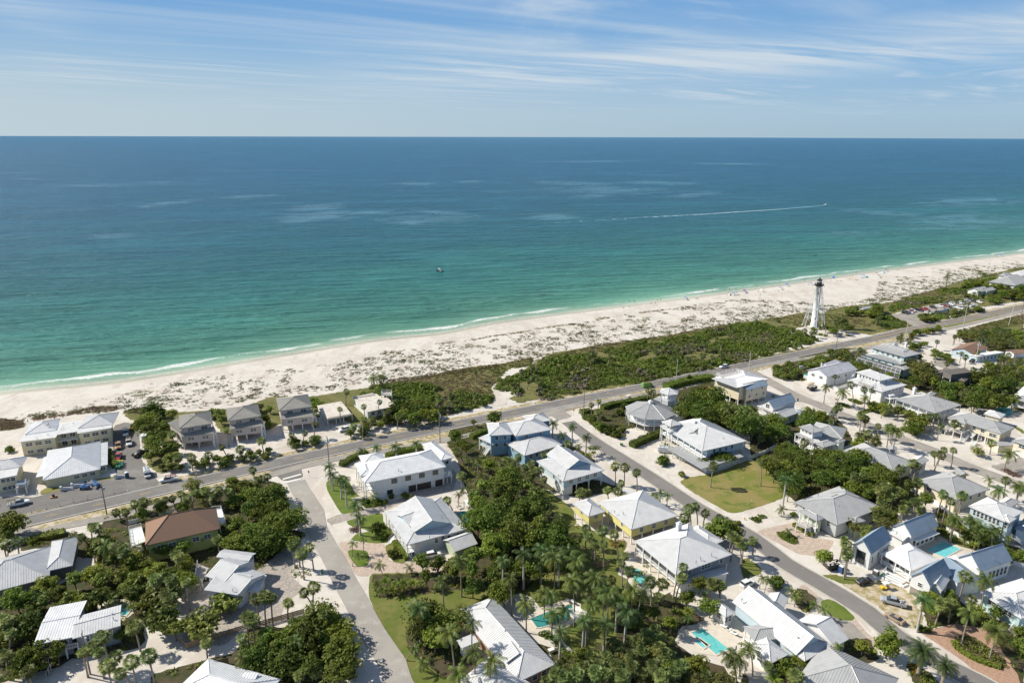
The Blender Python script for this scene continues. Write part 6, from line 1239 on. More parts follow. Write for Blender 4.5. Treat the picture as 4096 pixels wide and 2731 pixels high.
for s_,k,z_,sc in (("A 2290,1050",'green',3.6,.8),("A 1820,1030",'olive',3.2,.95),("A 2190,1000",'green',3.0,.8),("B 2300,400",'green',3.2,1.0),("B 2105,440",'bright',2.2,.5),("B 1930,570",'green',3.6,1.0),("B 1240,10",'bright',1.4,.4) ,("E 1520,880",'grape',4.2,1.6),("E 1900,940",'grape',4.0,1.6),("E 2110,730",'grape',2.6,1.2),("E 530,1170",'bright',3.6,.9),("E 1130,1030",'bright',2.6,.6),("E 1640,960",'grape',3.8,.9),("Y 170,760",'green',4.0,1.3),("E 60,70",'green',3,.8),
  ("C 2080,760",'canopy',3.0,.95),("C 1950,810",'canopy',2.4,.7),("C 1530,800",'grape',1.8,.8),("C 1710,930",'bright',1.0,.5),("G 2080,30",'green',4.6,1.1),("G 1990,60",'green',3.8,.8),("F 980,30",'purple',1.2,.5) if False else ("G 2180,40",'green',4,.9),("A 2290,1050",'green',3.4,.7),("I 480,220",'green',1.8,.7),("F 420,1060",'green',2,.6),("C 1780,15",'bright',3,.5)):
    tree(k,PT(s_,z_)[0],sc)
# the pine-like casuarinas
def casuarina(s,h,sc=1.0):
    b=PT(s)[0]; rng=np.random.default_rng(int(h*10)); V=[]
    for i in range(46):
        t=.12+.85*i/46; az=i*2.4; L=h*.30*(1-t)**.7*rng.uniform(.7,1.2)+.4; d=np.array([math.cos(az),math.sin(az),.35]); n=26
        P=np.array([0,0,h*t])+d*np.linspace(.1,1,n)[:,None]*L+rng.normal(0,.22,(n,3)); V.append(leaf_quads(P,np.tile([0,0,1.],(n,1)),.42,rng,1.0,.5))
    o=empty('casuarina_tree',b); mb=MB(); mb.tube([(0,0,0),(.1,0,h*.5),(0,.1,h*.97)],[.3,.18,.05],7,cap=False); link('trunk',mb.mesh('trunk',M_bark,True),o); link('crown',quads_mesh('casuarina_crown',np.concatenate(V),ML['olive']),o)
    PLANTS.append((o,'casuarina',b,h))
casuarina('J 1120,760',13); casuarina('D 1290,160',6.5); casuarina('D 1380,140',5); casuarina('D 1480,470',9)
# ---- clipped hedges
def hedge(s,w,h,label,m='hedge',grp=None,dens=16,leaf=.26,name='hedge',cat='hedge'):
    pts=resample(PT(s),1.0) if len(s.split())>2 else PT(s); rng=np.random.default_rng(len(s)); c=pts[len(pts)//2]; P=[];Nn=[]; core=MB()
    for i in range(len(pts)-1):
        a,b=pts[i],pts[i+1]; d=(b-a); ln=d.length; u=d/ln; n_=Vector((-u.y,u.x,0)); k=int(ln*dens*(w+2*h)/1.6)
        for _ in range(k):
            t=rng.random(); r=rng.random()*(w+2*h); q=a+d*t; wob=1+.12*math.sin((i+t)*1.3)
            if r<w: x=r-w/2; z_=h*wob; nn=(0,0,1)
            elif r<w+h: x=-w/2; z_=(r-w); nn=(-n_.x,-n_.y,.2)
            else: x=w/2; z_=(r-w-h); nn=(n_.x,n_.y,.2)
            q=q+n_*x*wob; P.append((q.x-c.x,q.y-c.y,z_+rng.normal(0,.07))); Nn.append(nn)
        a_=a-c-n_*w*.42; core.box(a_,d,n_*w*.84,Zv*h*.9)
    V=leaf_quads(np.array(P),np.array(Nn),leaf*1.35,rng,.5); o=empty(name,c,label=label,category=cat,group=grp); link('foliage',quads_mesh('hedge_foliage',V,ML[m]),o); link('stems',core.mesh('hedge_stems',ML[m]),o); return o
hedge("C 1240,680 1330,640 1420,600 1525,560",3.2,2.2,'tall clipped green hedge in front of the pale blue verandah house')
hedge("C 960,320 1060,290 1180,270 1390,230",3.0,1.8,'long clipped hedge along the path beside the house with the lookout tower')
hedge("C 760,365 850,345",3.0,1.6,'short clipped hedge beside the utility pole at the stop sign corner')
hedge("C 800,400 870,440 930,480",3.4,1.5,'rounded clipped hedge along the street left of the tower house')
hedge("Y 420,1080 600,1000 800,960 1020,920",3.6,1.3,'broad lime-green sea grape hedge between the path and the weathered grey house','limeh')
hedge("H 375,430 450,475 540,530",1.6,1.1,'bright clipped hedge beside the white stairs of the turret house','limeh')
hedge("F 1240,10 1290,70 1320,110",1.4,1.2,'lime hedge in front of the porch of the pale gabled house','limeh'); hedge("F 1350,170 1420,240 1475,330",1.3,1.2,'lime hedge curving round the porch of the pale gabled house','limeh')
hedge("B 2080,600 2180,560 2270,530",2.6,1.8,'hedge between the road verge and the blue two-storey house','hedge')
hedge("B 1290,790 1400,740 1620,700",2.6,1.8,'dark hedge behind the big white two-storey house','dark'); hedge("B 860,860 960,800 1100,740",2.6,1.6,'hedge along the verge at the corner of the big white house','hedge')
hedge("C 1560,130 1700,90 1850,60 2010,40",5,2.4,'long dark sea grape hedge beside the road near the cream three-storey house','dark'); hedge("I 1700,1030 1730,1090 1850,1170 2000,1230 2130,1270",1.6,.7,'low clipped border hedge round the brick-paved island bed','limeh')
hedge("A 1090,870 1040,790 1030,720",2,1.6,'shrubs beside the cream motel wing at the car park','dark')
BALLS="C 950,490,2.3 1050,500,1.8 1100,560,1.9 1150,510,1.5 1130,350,1.8 880,420,1.8 1000,540,1.2 970,405,1.3 1170,290,1.8 G 2240,-20,1 P 1110,110,1.9 H 235,900,1.6 370,335,1.0 F 1200,30,2.0 1240,90,1.6 1350,260,1.6 A 90,700,1.6 B 1460,1130,1.3 1530,1150,1.2 1200,1180,1.0 1100,1190,1.0 1330,1140,1.0 I 1380,890,1.1 1450,905,.9 W 130,500,1.2"
t_='C'; BM=[crown_mesh('round_shrub_foliage',ML[m],1,.8,26,26,.24,900+i) for i,m in enumerate(('hedge','dark','hedge'))]
for w_ in BALLS.split():
    if w_[0].isalpha(): t_=w_; continue
    x_,y_,r_=[float(q) for q in w_.split(',')]; a_=TI[t_]; p_=at(a_[0]+x_/a_[2],a_[1]+y_/a_[2],r_*.7); o=link('round_shrub',R.choice(BM),None,p_,R.uniform(0,6),(r_,r_,r_)); PLANTS.append((o,'shrub',Vector((p_.x,p_.y,0)),r_))
# flower bed and low planting islands
def bedplants(s,label,m,z=.4,sp=.45,name='flower_bed',cat='plant bed',leaf=.32,per=16,sc=.5):
    pts=fill(s,sp*.8,0,tries=2500,clear=0); c=sum(pts,Vector())/max(1,len(pts)); rng=np.random.default_rng(len(s)); V=[]
    for p in pts:
        q=rng.normal(0,1,(per,3)); q[:,2]=abs(q[:,2]); q/=np.linalg.norm(q,axis=1)[:,None]; V.append(leaf_quads(np.array([p.x-c.x,p.y-c.y,0])+q*np.array([sc,sc,z]),q,leaf,rng))
    link(name,quads_mesh(name,np.concatenate(V),[ML[k] for k in m],NR.integers(0,len(m),sum(len(v) for v in V)) if len(m)>1 else None),None,c,kind='stuff',label=label,category=cat)
bedplants("H 235,495 300,490 400,540 405,585 370,590 260,540",'oval bed of low dark green shrubs in the shell drive',['hedge','dark'])
bedplants("H 0,370 60,362 100,400 60,408",'small crescent bed of low shrubs in the shell drive',['hedge']); bedplants("H 70,345 130,350 135,365 95,375",'small bed of low shrubs beside the crescent bed',['hedge'])
bedplants("I 1700,1000 1800,960 1900,1010 2150,1190 2170,1250 2100,1270 1900,1180 1710,1080",'pink-flowering shrub bed in the brick drive',['hedge','dark','purple','hedge'],.7,.6)
bedplants("I 1250,1230 1330,1240 1400,1340 1330,1340",'orange croton bed below the date palms',['orange','limeh'],.7,.6); bedplants("I 1380,1350 1500,1370 1600,1470 1450,1480",'green shrubs below the date palms',['limeh','hedge'],.6,.6)
bedplants("C 1450,820 1560,750 1600,850 1560,868",'low rounded shrub in front of the verandah house parking',['dark','hedge'],1.0,.8); bedplants("R 760,1180 900,1190 1050,1260 1000,1285 780,1210",'low planted island under palms on the gravel street',['dark'],.4); bedplants("R 1000,1110 1150,1120 1290,1190 1200,1210 1020,1140",'second low planted island beside the white garage house',['dark'],.4); bedplants("R 1170,1370 1400,1290 1560,1240 1500,1330 1250,1400",'triangular mulched bed of low shrubs beside the gravel street',['dark','olive'],.5)
bedplants("S 1930,1340 2000,1330 2280,1450 2260,1490 2100,1460",'purple ornamental grass beside the gravel street',['purple'],.7,.7,leaf=.3); bedplants("F 400,380 520,390 590,450 540,500 400,490",'rock-garden shrubs in the white gravel circle',['dark','olive'],.5,1.3); bedplants("F 940,30 1020,20 1020,70 950,70",'pinkish muhly grass clump on the lawn edge',['purple'],.7,.7)
bedplants("B 1040,1190 1290,1180 1280,1220 1080,1250",'low planting beside the stepping stones',['dark','hedge'],.5); bedplants("G 340,1020 460,1000 690,1240 640,1260 480,1080",'low green hedge strip beside the pool terrace',['hedge'],.5); bedplants("G 1030,150 1170,150 1180,190 1060,210",'orange-red croton bed beside the yellow house',['orange','hedge'],.6,.7); bedplants("D 1300,880 1440,930 1430,950 1290,900",'low green hedge strip along the gravel street',['hedge'],.5)
for s_ in ("R 740,1330","R 700,1400"):
    p_=PT(s_,3)[0]; o=palm('sabal',p_,3.0); 
    for ch in o.children:
        if ch.name.startswith('crown'): ch.data=ch.data.copy(); ch.data.materials[0]=ML['silver']
# ---- ground cover that nobody could count: real geometry, one object each
def bush_var(seed,n,leaf,hz=.8,jit=.7):
    rng=np.random.default_rng(seed); q=rng.normal(0,1,(n,3)); q[:,2]=abs(q[:,2]); q/=np.linalg.norm(q,axis=1)[:,None]; r=rng.uniform(.65,1.0,(n,1))*(1+.25*np.sin(q[:,:1]*4+seed)); return leaf_quads(q*r*np.array([1,1,hz]),q,leaf,rng,jit)
def scatter(name,pts,sc,variants,m,mi=None,**p):
    V=[]; MI=[]
    for i,(q,s) in enumerate(zip(pts,sc)):
        v=variants[i%len(variants)]; a=NR.uniform(0,6.28); c,s_=math.cos(a),math.sin(a); s=np.asarray(s)
        w=v*s; x=w[:,:,0]*c-w[:,:,1]*s_; y=w[:,:,0]*s_+w[:,:,1]*c; V.append(np.stack([x+q[0],y+q[1],w[:,:,2]+q[2]],2))
        if mi is not None: MI+= [mi[i]]*len(v)
    V=np.concatenate(V); return link(name,quads_mesh(name,V,m,MI if mi is not None else None),None,kind='stuff',**p)
def rnd_in(s,n,P=None,clear=.2,rm=-.8):
    P=P or PT(s); xs=[p.x for p in P]; ys=[p.y for p in P]; out=[]; k=0
    while len(out)<n and k<n*12:
        k+=1; q=Vector((R.uniform(min(xs),max(xs)),R.uniform(min(ys),max(ys)),0))
        if inpoly(q,P) and not on_road(q,rm) and not (clear is not None and in_foot(q,clear)): out.append(q)
    return out
from mathutils import noise as mnoise
DENSE="M 1850,880 2352,800 L 1050,1230 1500,1150 2000,1060 2352,980 K 200,1300 520,1290 850,1380 1080,1400 1240,1440 1500,1600 L 2352,1600 D 600,150 300,220 0,300 C 2200,-70 1850,-20 1650,0 1300,80 1000,100 750,170 M 1750,1320 1560,1290 1240,1180 1300,1110 1500,1040"
DENSE2="M 0,1180 200,1130 500,1160 900,1230 1230,1290 1180,1360 980,1400 700,1470 500,1440 250,1330 180,1230"
Bv=[bush_var(i,56,.42,.85) for i in range(6)]
pts=[];sc=[]
for s_,n in ((DENSE,3000),(DENSE2,520),("K 1150,1400 1450,1380 2000,1500 1500,1568",10),("J 480,930 900,900 1400,920 1500,880 1700,960 1500,960 900,1010 250,1120 240,1060",220),("J 0,1190 250,1200 520,1300 400,1380 0,1400",160),("J 700,1200 960,1130 1720,1090 1730,1110 1000,1280 760,1270",150),("J 1000,790 1500,730 2000,800 2100,880 1700,920 1300,880 1000,860",260),("J 1420,640 1900,600 2352,700 2352,760 1900,760",140),("N 1150,300 2352,270 2352,340 1200,420",120),("B 600,190 960,150 1240,100 1400,240 960,170",110),("A 1400,300 1640,380 1560,440",30)):
    for q in rnd_in(s_,n):
        nz=mnoise.noise(q*.06)
        if mnoise.noise(Vector((q.x,q.y,40))*.055)<-.34: continue
        h=R.uniform(.8,1.9)*(1+.7*nz)*(1.0 if 'J' not in s_[:1] else .8); w=R.uniform(1.1,2.1); pts.append(q); sc.append((w,w,h*1.15))
nzv=[mnoise.noise(Vector((q.x,q.y,3))*.045)+R.uniform(-.35,.35) for q in pts]
scatter('sea_grape_scrub',pts,sc,Bv,[ML['green'],ML['olive'],ML['grape'],mat('grey_bare_twigs',(.20,.17,.13),.9,(.14,.12,.09),2),ML['dark']],[(4 if i%3==0 else 0) if a<-.15 else ((2 if i%2 else 4) if a<.12 else (1 if a<.52 else 3)) for i,a in enumerate(nzv)],label='dense sea grape and palm scrub belt between the beach and the road',category='scrub')
# low olive grass behind the dunes
Tv=[bush_var(40+i,16,.42,.7,1.0) for i in range(5)]; M_dg=[leafmat('dune_grass_olive',(.125,.125,.040),(.19,.17,.07)),leafmat('dune_grass_brown',(.21,.155,.085),(.27,.205,.12)),leafmat('dune_plant_green',(.075,.12,.02),(.115,.155,.03))]
pts=[];sc=[]
for s_,n in ((BELT,2600),("M 1600,900 2352,720 L 1000,1150 1500,1090 2000,990 2352,920 2352,990 1500,1160 1000,1240 M 2000,880 1700,920",900),("K 900,1210 1300,1130 1500,1160 1900,1150 2200,1260 2352,1350 1900,1380 1500,1380 1150,1360 600,1250",900),("J 300,950 700,830 1100,740 1250,900 900,960 300,1020",500),("K 2100,1100 2352,1100 J 250,1000 0,1010",60),("J 1400,1400 2352,1150 2352,1320 1700,1420",500),("J 0,1400 300,1330 640,1350 300,1400",140),("A 0,410 220,430 220,490 0,520",260),("A 1150,350 1300,300 1500,310 1400,380",160),("A 300,400 600,370 850,300 1100,290 1100,330 700,370 300,430",260),("M 0,1120 400,1060 900,990 1300,930 1300,960 800,1040 100,1150",300)):
    for q in rnd_in(s_,n): 
        w=R.uniform(.5,1.2); pts.append(q); sc.append((w,w,R.uniform(.3,.65)))
nz=[mnoise.noise(Vector((q.x,q.y,9))*.05)+R.uniform(-.3,.3) for q in pts]
scatter('dune_grass',pts,sc,Tv,M_dg,[1 if a>.12 else (0 if a>-.3 else 2) for a in nz],label='low olive and brown dune grass behind the sand',category='grass')
# scattered beach plants: creeping mounds and dry tufts
DUNE="A 0,390 300,320 700,230 1180,150 1500,60 2352,-20 M 0,850 120,790 450,770 750,700 1050,660 1400,610 1700,560 2352,465 L 300,830 L 600,800 1000,730 1500,680 2000,600 2352,600 K 300,920 800,950 1250,960 1500,1020 1760,1010 2100,950 2352,900 J 100,560 300,590 900,480 1400,420 1800,360 2352,330 2352,470 1900,560 1400,650 1000,770 600,900 240,950 0,1000 K 2100,1030 1500,1150 1200,1140 900,1210 500,1260 0,1310 L 2352,940 1500,1110 1000,1180 400,1300 0,1370 M 1300,930 1000,960 400,1090 0,1130 B 1100,60 900,120 500,180 0,230 A 2200,280 1900,310 1500,300 1200,330 700,370 200,420"
pts=[];sc=[];mi=[]
P_=PT(DUNE)
Mv=[bush_var(70+i,30,.30,.45,.5) for i in range(4)]
for q in rnd_in('',15000,P=P_,clear=None):
    a=mnoise.noise(Vector((q.x,q.y,0))*.035); b=mnoise.noise(Vector((q.x,q.y,7))*.12)
    ds=-((q-P0).dot(NM)); big_w=min(1,max(0,(ds-22)/60))
    if a*.55+b*.7+R.uniform(-.3,.3)<.20-.46*big_w: continue
    big=R.random()<.10; w=R.uniform(.9,2.2) if big else R.uniform(.30,.95); pts.append(q); sc.append((w*R.uniform(1,1.7),w,w*.45+.12)); mi.append(R.choice([2,2,2,0]) if big else R.choice([2,0,0,1,2,2]))
scatter('dune_plants',pts,sc,Mv,M_dg,mi,label='scattered green and brown dune plants on the white sand',category='dune plants')
# dark vine line along the front dune
pts=[];sc=[];mi=[]
for line,wd in (("M 130,815 280,790 450,775 740,705 1060,668 1240,635 1500,600 1720,560 2000,520 2230,490 2352,470",1.2),("L 0,900 200,880 420,835 640,800 740,800 900,780 1070,740 1250,725 1400,700",1.3),("A 300,390 440,370 650,350 900,300 1100,300 1300,290",1.6),("A 1190,190 1290,160 1410,160 1300,190 1380,210",1.8),("L 2060,605 2200,595 2352,600",1.2),("K 20,960 180,950 380,1000",1.2)):
    for q in resample(PT(line),.8):
        if mnoise.noise(q*.08)<-.18: continue
        for _ in range(2): pts.append(q+Vector((R.gauss(0,wd),R.gauss(0,wd*.6),0))); w=R.uniform(.5,1.1); sc.append((w*1.4,w,.3)); mi.append(R.choice([2,2,0,1]))
scatter('beach_vine',pts,sc,Mv,M_dg,mi,label='dark green railroad vine line along the front of the dunes',category='vines')
# drift wrack: thin dark litter on the open sand
mb=MB()
for line in ("A 640,215 720,205 770,200","A 1100,180 1500,110 2000,50 2352,20","M 440,720 900,660 1300,600","L 780,760 900,745","K 680,865 1000,825 1380,790","K 1550,740 1700,690 2000,690 2352,640","J 700,510 1000,490 1400,440","L 1080,715 1500,690 2050,610","A 60,300 130,290"):
    for q in resample(PT(line),.7):
        if R.random()<.5: mb.cbox((q.x+R.gauss(0,1.1),q.y+R.gauss(0,.8),.01),R.uniform(.3,1.3),R.uniform(.08,.22),.05,R.uniform(0,.9))
link('seaweed_wrack',mb.mesh('seaweed_wrack',M_wrack),None,kind='stuff',label='thin line of dry seaweed and sticks on the open beach',category='seaweed')
# undergrowth filling the planted beds between the trees
Uv=[bush_var(120+i,26,.36,.8) for i in range(5)]; pts=[];sc=[];mi=[]
for s_ in SOIL:
    P=PT(s_); area=abs(sum(P[i].x*P[i-1].y-P[i-1].x*P[i].y for i in range(len(P))))/2
    for q in rnd_in(s_,int(area/4.6),clear=.6,rm=0):
        if mnoise.noise(q*.10)<-.28: continue
        w=R.uniform(.5,1.2); pts.append(q); sc.append((w,w,w*R.uniform(.6,1.1))); mi.append(R.choice([0,0,1,2,3]))
scatter('undergrowth',pts,sc,Uv,[ML['green'],ML['dark'],ML['grape'],ML['bright']],mi,label='mixed low undergrowth in the planted beds between houses',category='undergrowth')
# ================================================================ lighthouse
def lighthouse():
    b=PT('Z 0,0')[0]; b=at(3254,1308); o=empty('lighthouse',b,label='tall white iron lighthouse with black lantern room and splayed legs',category='lighthouse'); HOUSES.append(('the lighthouse',b))
    W=mat('lighthouse_white_iron',(.74,.75,.74),.45,(.60,.60,.58),1.2,lo=.5,hi=.8)
    m=MB(); m.tube([(0,0,0),(0,0,27.2)],[1.9,1.6],20); link('column',m.mesh('column',W,True),o)
    legs=[]
    for i in range(6):
        a=.35+i*math.pi/3; f=Vector((math.cos(a)*7.0,math.sin(a)*7.0,0)); t=Vector((math.cos(a)*1.9,math.sin(a)*1.9,26.4)); legs.append((f,t)); m=MB(); m.tube([f,t],[.17,.13],7); link('leg',m.mesh('leg',W),o); m=MB(); m.cbox((f.x,f.y,0),.9,.9,.5,a); link('footing',m.mesh('footing',W),o)
    for z in (6.2,12.6,19.2):
        m=MB(); P=[f.lerp(t,z/26.4) for f,t in legs]
        for i in range(6): m.tube([P[i],P[(i+1)%6]],.10,5); m.tube([P[i],Vector((P[i].x*.25,P[i].y*.25,P[i].z))],.07,5)
        link('ring_beam',m.mesh('ring_beam',W),o)
    zs=(.3,6.2,12.6,19.2)
    for k in range(3):
        m=MB(); A=[f.lerp(t,zs[k]/26.4) for f,t in legs]; B=[f.lerp(t,zs[k+1]/26.4) for f,t in legs]
        for i in range(6): m.tube([A[i],B[(i+1)%6]],.045,4); m.tube([B[i],A[(i+1)%6]],.045,4)
        link('brace',m.mesh('brace',W),o)
    m=MB(); m.tube([(0,0,26.2),(0,0,27.0),(0,0,27.3)],[1.7,2.8,2.9],18); link('gallery',m.mesh('gallery',M_black),o)
    m=MB(); pr=[Vector((2.6*math.cos(i*math.pi/6),2.6*math.sin(i*math.pi/6),27.3)) for i in range(12)]
    for i in range(12): m.tube([pr[i],pr[i]+Zv*1.1],.05,4); m.tube([pr[i]+Zv*1.1,pr[(i+1)%12]+Zv*1.1],.05,4); m.tube([pr[i]+Zv*.6,pr[(i+1)%12]+Zv*.6],.03,4)
    link('gallery_railing',m.mesh('gallery_railing',M_black),o)
    m=MB(); m.tube([(0,0,27.3),(0,0,28.8)],[1.5,1.5],10); link('watch_room',m.mesh('watch_room',M_black),o)
    m=MB(); m.tube([(0,0,28.8),(0,0,30.1)],[1.25,1.25],10,cap=False); g=link('lantern_glass',m.mesh('lantern_glass',mat('lantern_glass',(.55,.62,.62),.1,(.45,.52,.52),1)),o); m=MB()
    for i in range(10): a=i*math.pi/5; m.tube([(1.28*math.cos(a),1.28*math.sin(a),28.8),(1.28*math.cos(a),1.28*math.sin(a),30.1)],.05,4)
    link('glazing_bar',m.mesh('glazing_bar',M_black),g)
    m=MB(); m.tube([(0,0,30.05),(0,0,30.2),(0,0,31.1),(0,0,31.2),(0,0,31.7)],[1.7,1.7,.35,.3,.28],12); link('dome',m.mesh('dome',M_black),o); m=MB(); m.tube([(0,0,31.7),(0,0,32.8)],.05,4); link('spike',m.mesh('spike',M_black),o)
    for z,a in ((5,-1.75),(21.2,-1.75),(13,1.2)):
        w=MB(); r=1.9-.3*z/27.2+.02; d=Vector((math.cos(a),math.sin(a),0)); s=Vector((-d.y,d.x,0)); w.box(d*(r-.1)-s*.4+Zv*z,s*.8,d*.16,Zv*1.6); link('window',w.mesh('window',M_glass),o)
    m=MB(); m.cbox((0,0,.0),5,5,.35,.4); link('plinth',m.mesh('plinth',WM['white']),o)
lighthouse()
# ================================================================ vehicles
def paint(n,c): return mat('car_paint_'+n,c,.28,spec=.6)
CP=dict(white=paint('white',(.72,.73,.73)),black=paint('black',(.02,.02,.022)),silver=paint('silver',(.36,.38,.41)),gold=paint('bronze',(.34,.25,.18)),red=paint('red',(.34,.04,.04)),blue=paint('blue',(.05,.10,.22)),green=paint('green',(.15,.36,.08)),grey=paint('grey',(.14,.145,.15)),yellow=paint('yellow',(.62,.42,.04)),orange=paint('orange',(.38,.20,.09)),navy=paint('navy',(.03,.08,.20)))
M_tyre=mat('tyre_rubber',(.02,.02,.02),.8); M_rim=mat('wheel_rim',(.45,.45,.46),.3,metal=.7); M_hl=mat('headlight_glass',(.75,.76,.78),.15); M_tl=mat('tail_light',(.35,.01,.01),.3)
def loft(st,m=0,mb=None):
    """stations: (x, zlow, zhigh, half width low, half width high)"""
    mb=mb or MB(); rings=[]
    for x,z0,z1,w0,w1 in st:
        i=len(mb.v); zm=z0+(z1-z0)*.55
        for p in ((x,-w0,z0),(x,-w0,zm),(x,-w1,z1-.05),(x,-w1*.86,z1),(x,w1*.86,z1),(x,w1,z1-.05),(x,w0,zm),(x,w0,z0)): mb.v.append(p)
        rings.append(i)
    for a,b in zip(rings,rings[1:]):
        for k in range(8): mb.f.append((a+k,a+(k+1)%8,b+(k+1)%8,b+k)); mb.m.append(m)
    mb.f.append(tuple(rings[0]+k for k in range(8))); mb.m.append(m); mb.f.append(tuple(rings[-1]+7-k for k in range(8))); mb.m.append(m); return mb
_vm={}
def vmesh(kind,part):
    k=(kind,part)
    if k in _vm: return _vm[k]
    mb=MB()
    if part=='wheel': mb.tube([(0,-.13,0),(0,.13,0)],.36,12); r=mb.mesh('wheel_tyre',M_tyre)
    elif part=='rim': mb.tube([(0,-.145,0),(0,.145,0)],.22,10); r=mb.mesh('rim',M_rim)
    _vm[k]=r; return r
SPEC=dict(
 sedan=dict(L=4.8,W=.91,body=[(-2.4,.35,.78,.78,.70),(-2.25,.28,.98,.88,.80),(-1.4,.22,1.0,.91,.84),(1.0,.22,.96,.91,.84),(1.9,.24,.86,.89,.80),(2.3,.3,.72,.84,.70),(2.42,.38,.6,.7,.6)],cab=[(-1.75,.95,1.02,.78,.76),(-1.05,.95,1.40,.80,.62),(.15,.95,1.43,.80,.64),(1.05,.92,.98,.80,.74)],roof=(-1.0,.1,1.42,.60),ax=(-1.45,1.45)),
 suv=dict(L=4.7,W=.94,body=[(-2.35,.4,1.0,.84,.80),(-2.2,.3,1.1,.92,.86),(-1.4,.25,1.1,.94,.88),(1.0,.25,1.06,.94,.88),(1.9,.28,.98,.92,.82),(2.25,.34,.82,.86,.74),(2.36,.42,.7,.74,.66)],cab=[(-2.2,1.05,1.12,.84,.80),(-1.95,1.05,1.66,.84,.70),(.2,1.05,1.70,.84,.70),(1.1,1.02,1.08,.84,.78)],roof=(-1.9,.15,1.70,.68),ax=(-1.4,1.4)),
 pickup=dict(L=5.9,W=1.0,body=[(-.75,.45,1.12,.98,.94),(-.7,.4,1.18,1.0,.94),(1.3,.4,1.16,1.0,.94),(2.4,.42,1.12,.98,.90),(2.85,.46,1.0,.94,.84),(2.95,.5,.85,.86,.78)],cab=[(-.75,1.1,1.86,.88,.76),(-.6,1.1,1.9,.88,.76),(.75,1.1,1.9,.88,.76),(1.55,1.1,1.18,.88,.84)],roof=(-.62,.7,1.9,.74),ax=(-1.9,1.9)),
 van=dict(L=5.7,W=1.0,body=[(-2.85,.4,2.2,.95,.90),(-2.75,.35,2.35,1.0,.92),(1.3,.35,2.35,1.0,.92),(1.7,.35,2.0,1.0,.90),(2.2,.36,1.2,.98,.88),(2.75,.4,.95,.92,.80),(2.85,.5,.8,.84,.74)],cab=[(1.15,1.25,2.05,1.01,.93),(1.55,1.25,2.1,1.01,.93),(2.25,1.2,1.26,.96,.88)],roof=None,ax=(-1.8,1.8)),
)
def vehicle(kind,col,s,f,label,extra=None,group=None,cat=None,rz=None):
    p,q=PT(s)[0],PT(f)[0] if f else (None)
    if rz is None: rz=math.atan2(q.y-p.y,q.x-p.x)
    p=Vector((p.x,p.y,.15)); S_=SPEC[kind]; cm=CP[col]; o=empty({'sedan':'car','suv':'car','pickup':'pickup_truck','van':'van'}[kind],p,rz,label=label,category=cat or {'sedan':'car','suv':'car','pickup':'pickup truck','van':'van'}[kind],group=group)
    k=(kind,col)
    if k not in _vm:
        body=loft(S_['body'])
        if kind=='pickup':
            body.box((-2.95,-1.0,.45),(2.25,0,0),(0,2,0),(0,0,.35)); 
            for y in (-1.0,.9): body.box((-2.95,y,.8),(2.25,0,0),(0,.1,0),(0,0,.42))
            body.box((-2.95,-.9,.8),(.08,0,0),(0,1.8,0),(0,0,.40)); body.box((-.82,-.9,.8),(.08,0,0),(0,1.8,0),(0,0,.42))
        for x in S_['ax']:
            pass
        cab=loft(S_['cab']); r=MB()
        if S_['roof']: x0,x1,z,w=S_['roof']; r.box((x0,-w,z-.03),(x1-x0,0,0),(0,2*w,0),(0,0,.06))
        for y in (-1,1):
            if S_['roof']:
                for x in (S_['roof'][0]+.1,(S_['roof'][0]+S_['roof'][1])/2,S_['roof'][1]): r.box((x-.04,y*.74-.04*(y<0)*0-.03,1.0),(.08,0,0),(0,.06,0),(0,y*-.0,S_['roof'][2]-1.02))
        hl=MB(); tl=MB(); x=S_['body'][-1][0]-.1; h=S_['body'][-2][2]-.18
        hl.box((x,0,h),(.12,0,0),(0,.34,0),(0,0,.15)); x=-S_['L']/2-.03 if kind!='pickup' else -2.98; tl.box((x,0,.82 if kind!='van' else 1.2),(.08,0,0),(0,.2,0),(0,0,.22 if kind!='sedan' else .14))
        _vm[k]=(body.mesh('body',cm),cab.mesh('cabin_glass',M_glass),r.mesh('roof_panel',cm) if r.f else None,hl.mesh('headlight',M_hl),tl.mesh('tail_light',M_tl))
    b,c,r,hl,tl=_vm[k]; link('body',b,o); link('cabin_glass',c,o)
    if r: link('roof_panel',r,o)
    for x in S_['ax']:
        for y in (-1,1): w=link('wheel',vmesh('','wheel'),o,(x,y*(S_['W']-.1),.36)); link('rim',vmesh('','rim'),w)
    for y in (-1,1): link('headlight',hl,o,(0,y*.66-.17,0)); link('tail_light',tl,o,(0,y*.72-.1,0))
    if extra: extra(o)
    return o
def ladder(o,x0=-2.6,x1=1.2,z=2.0,m=None):
    mb=MB()
    for y in (-.5,-.15,.25,.55): mb.box((x0,y,z+.12),(x1-x0,0,0),(0,.05,0),(0,0,.08))
    n=int((x1-x0)/.4)
    for i in range(n): mb.box((x0+i*.4,-.5,z+.13),(.04,0,0),(0,.35,0),(0,0,.05)); mb.box((x0+i*.4,.25,z+.13),(.04,0,0),(0,.3,0),(0,0,.05))
    for x in (x0+.3,(x0+x1)/2,x1-.2):
        mb.box((x,-.95,z),(.07,0,0),(0,1.9,0),(0,0,.08))
        for y in (-.95,.88): mb.box((x,y,1.1),(.07,0,0),(0,.07,0),(0,0,z-1.1))
    link('ladder_rack',mb.mesh('ladder_rack',m or mat('red_ladder',(.40,.10,.08),.6)),o)
def bedload(o):
    m=MB()
    for i in range(9): m.cbox((-2.5+R.random()*1.4,-.6+R.random()*1.2,.8+R.random()*.2),R.uniform(.3,.9),R.uniform(.2,.5),R.uniform(.2,.5),R.random()*3)
    link('cargo',m.mesh('cargo',mat('mixed_cargo',(.30,.26,.22),.8,(.62,.60,.56),1.5,lo=.45,hi=.55)),o)
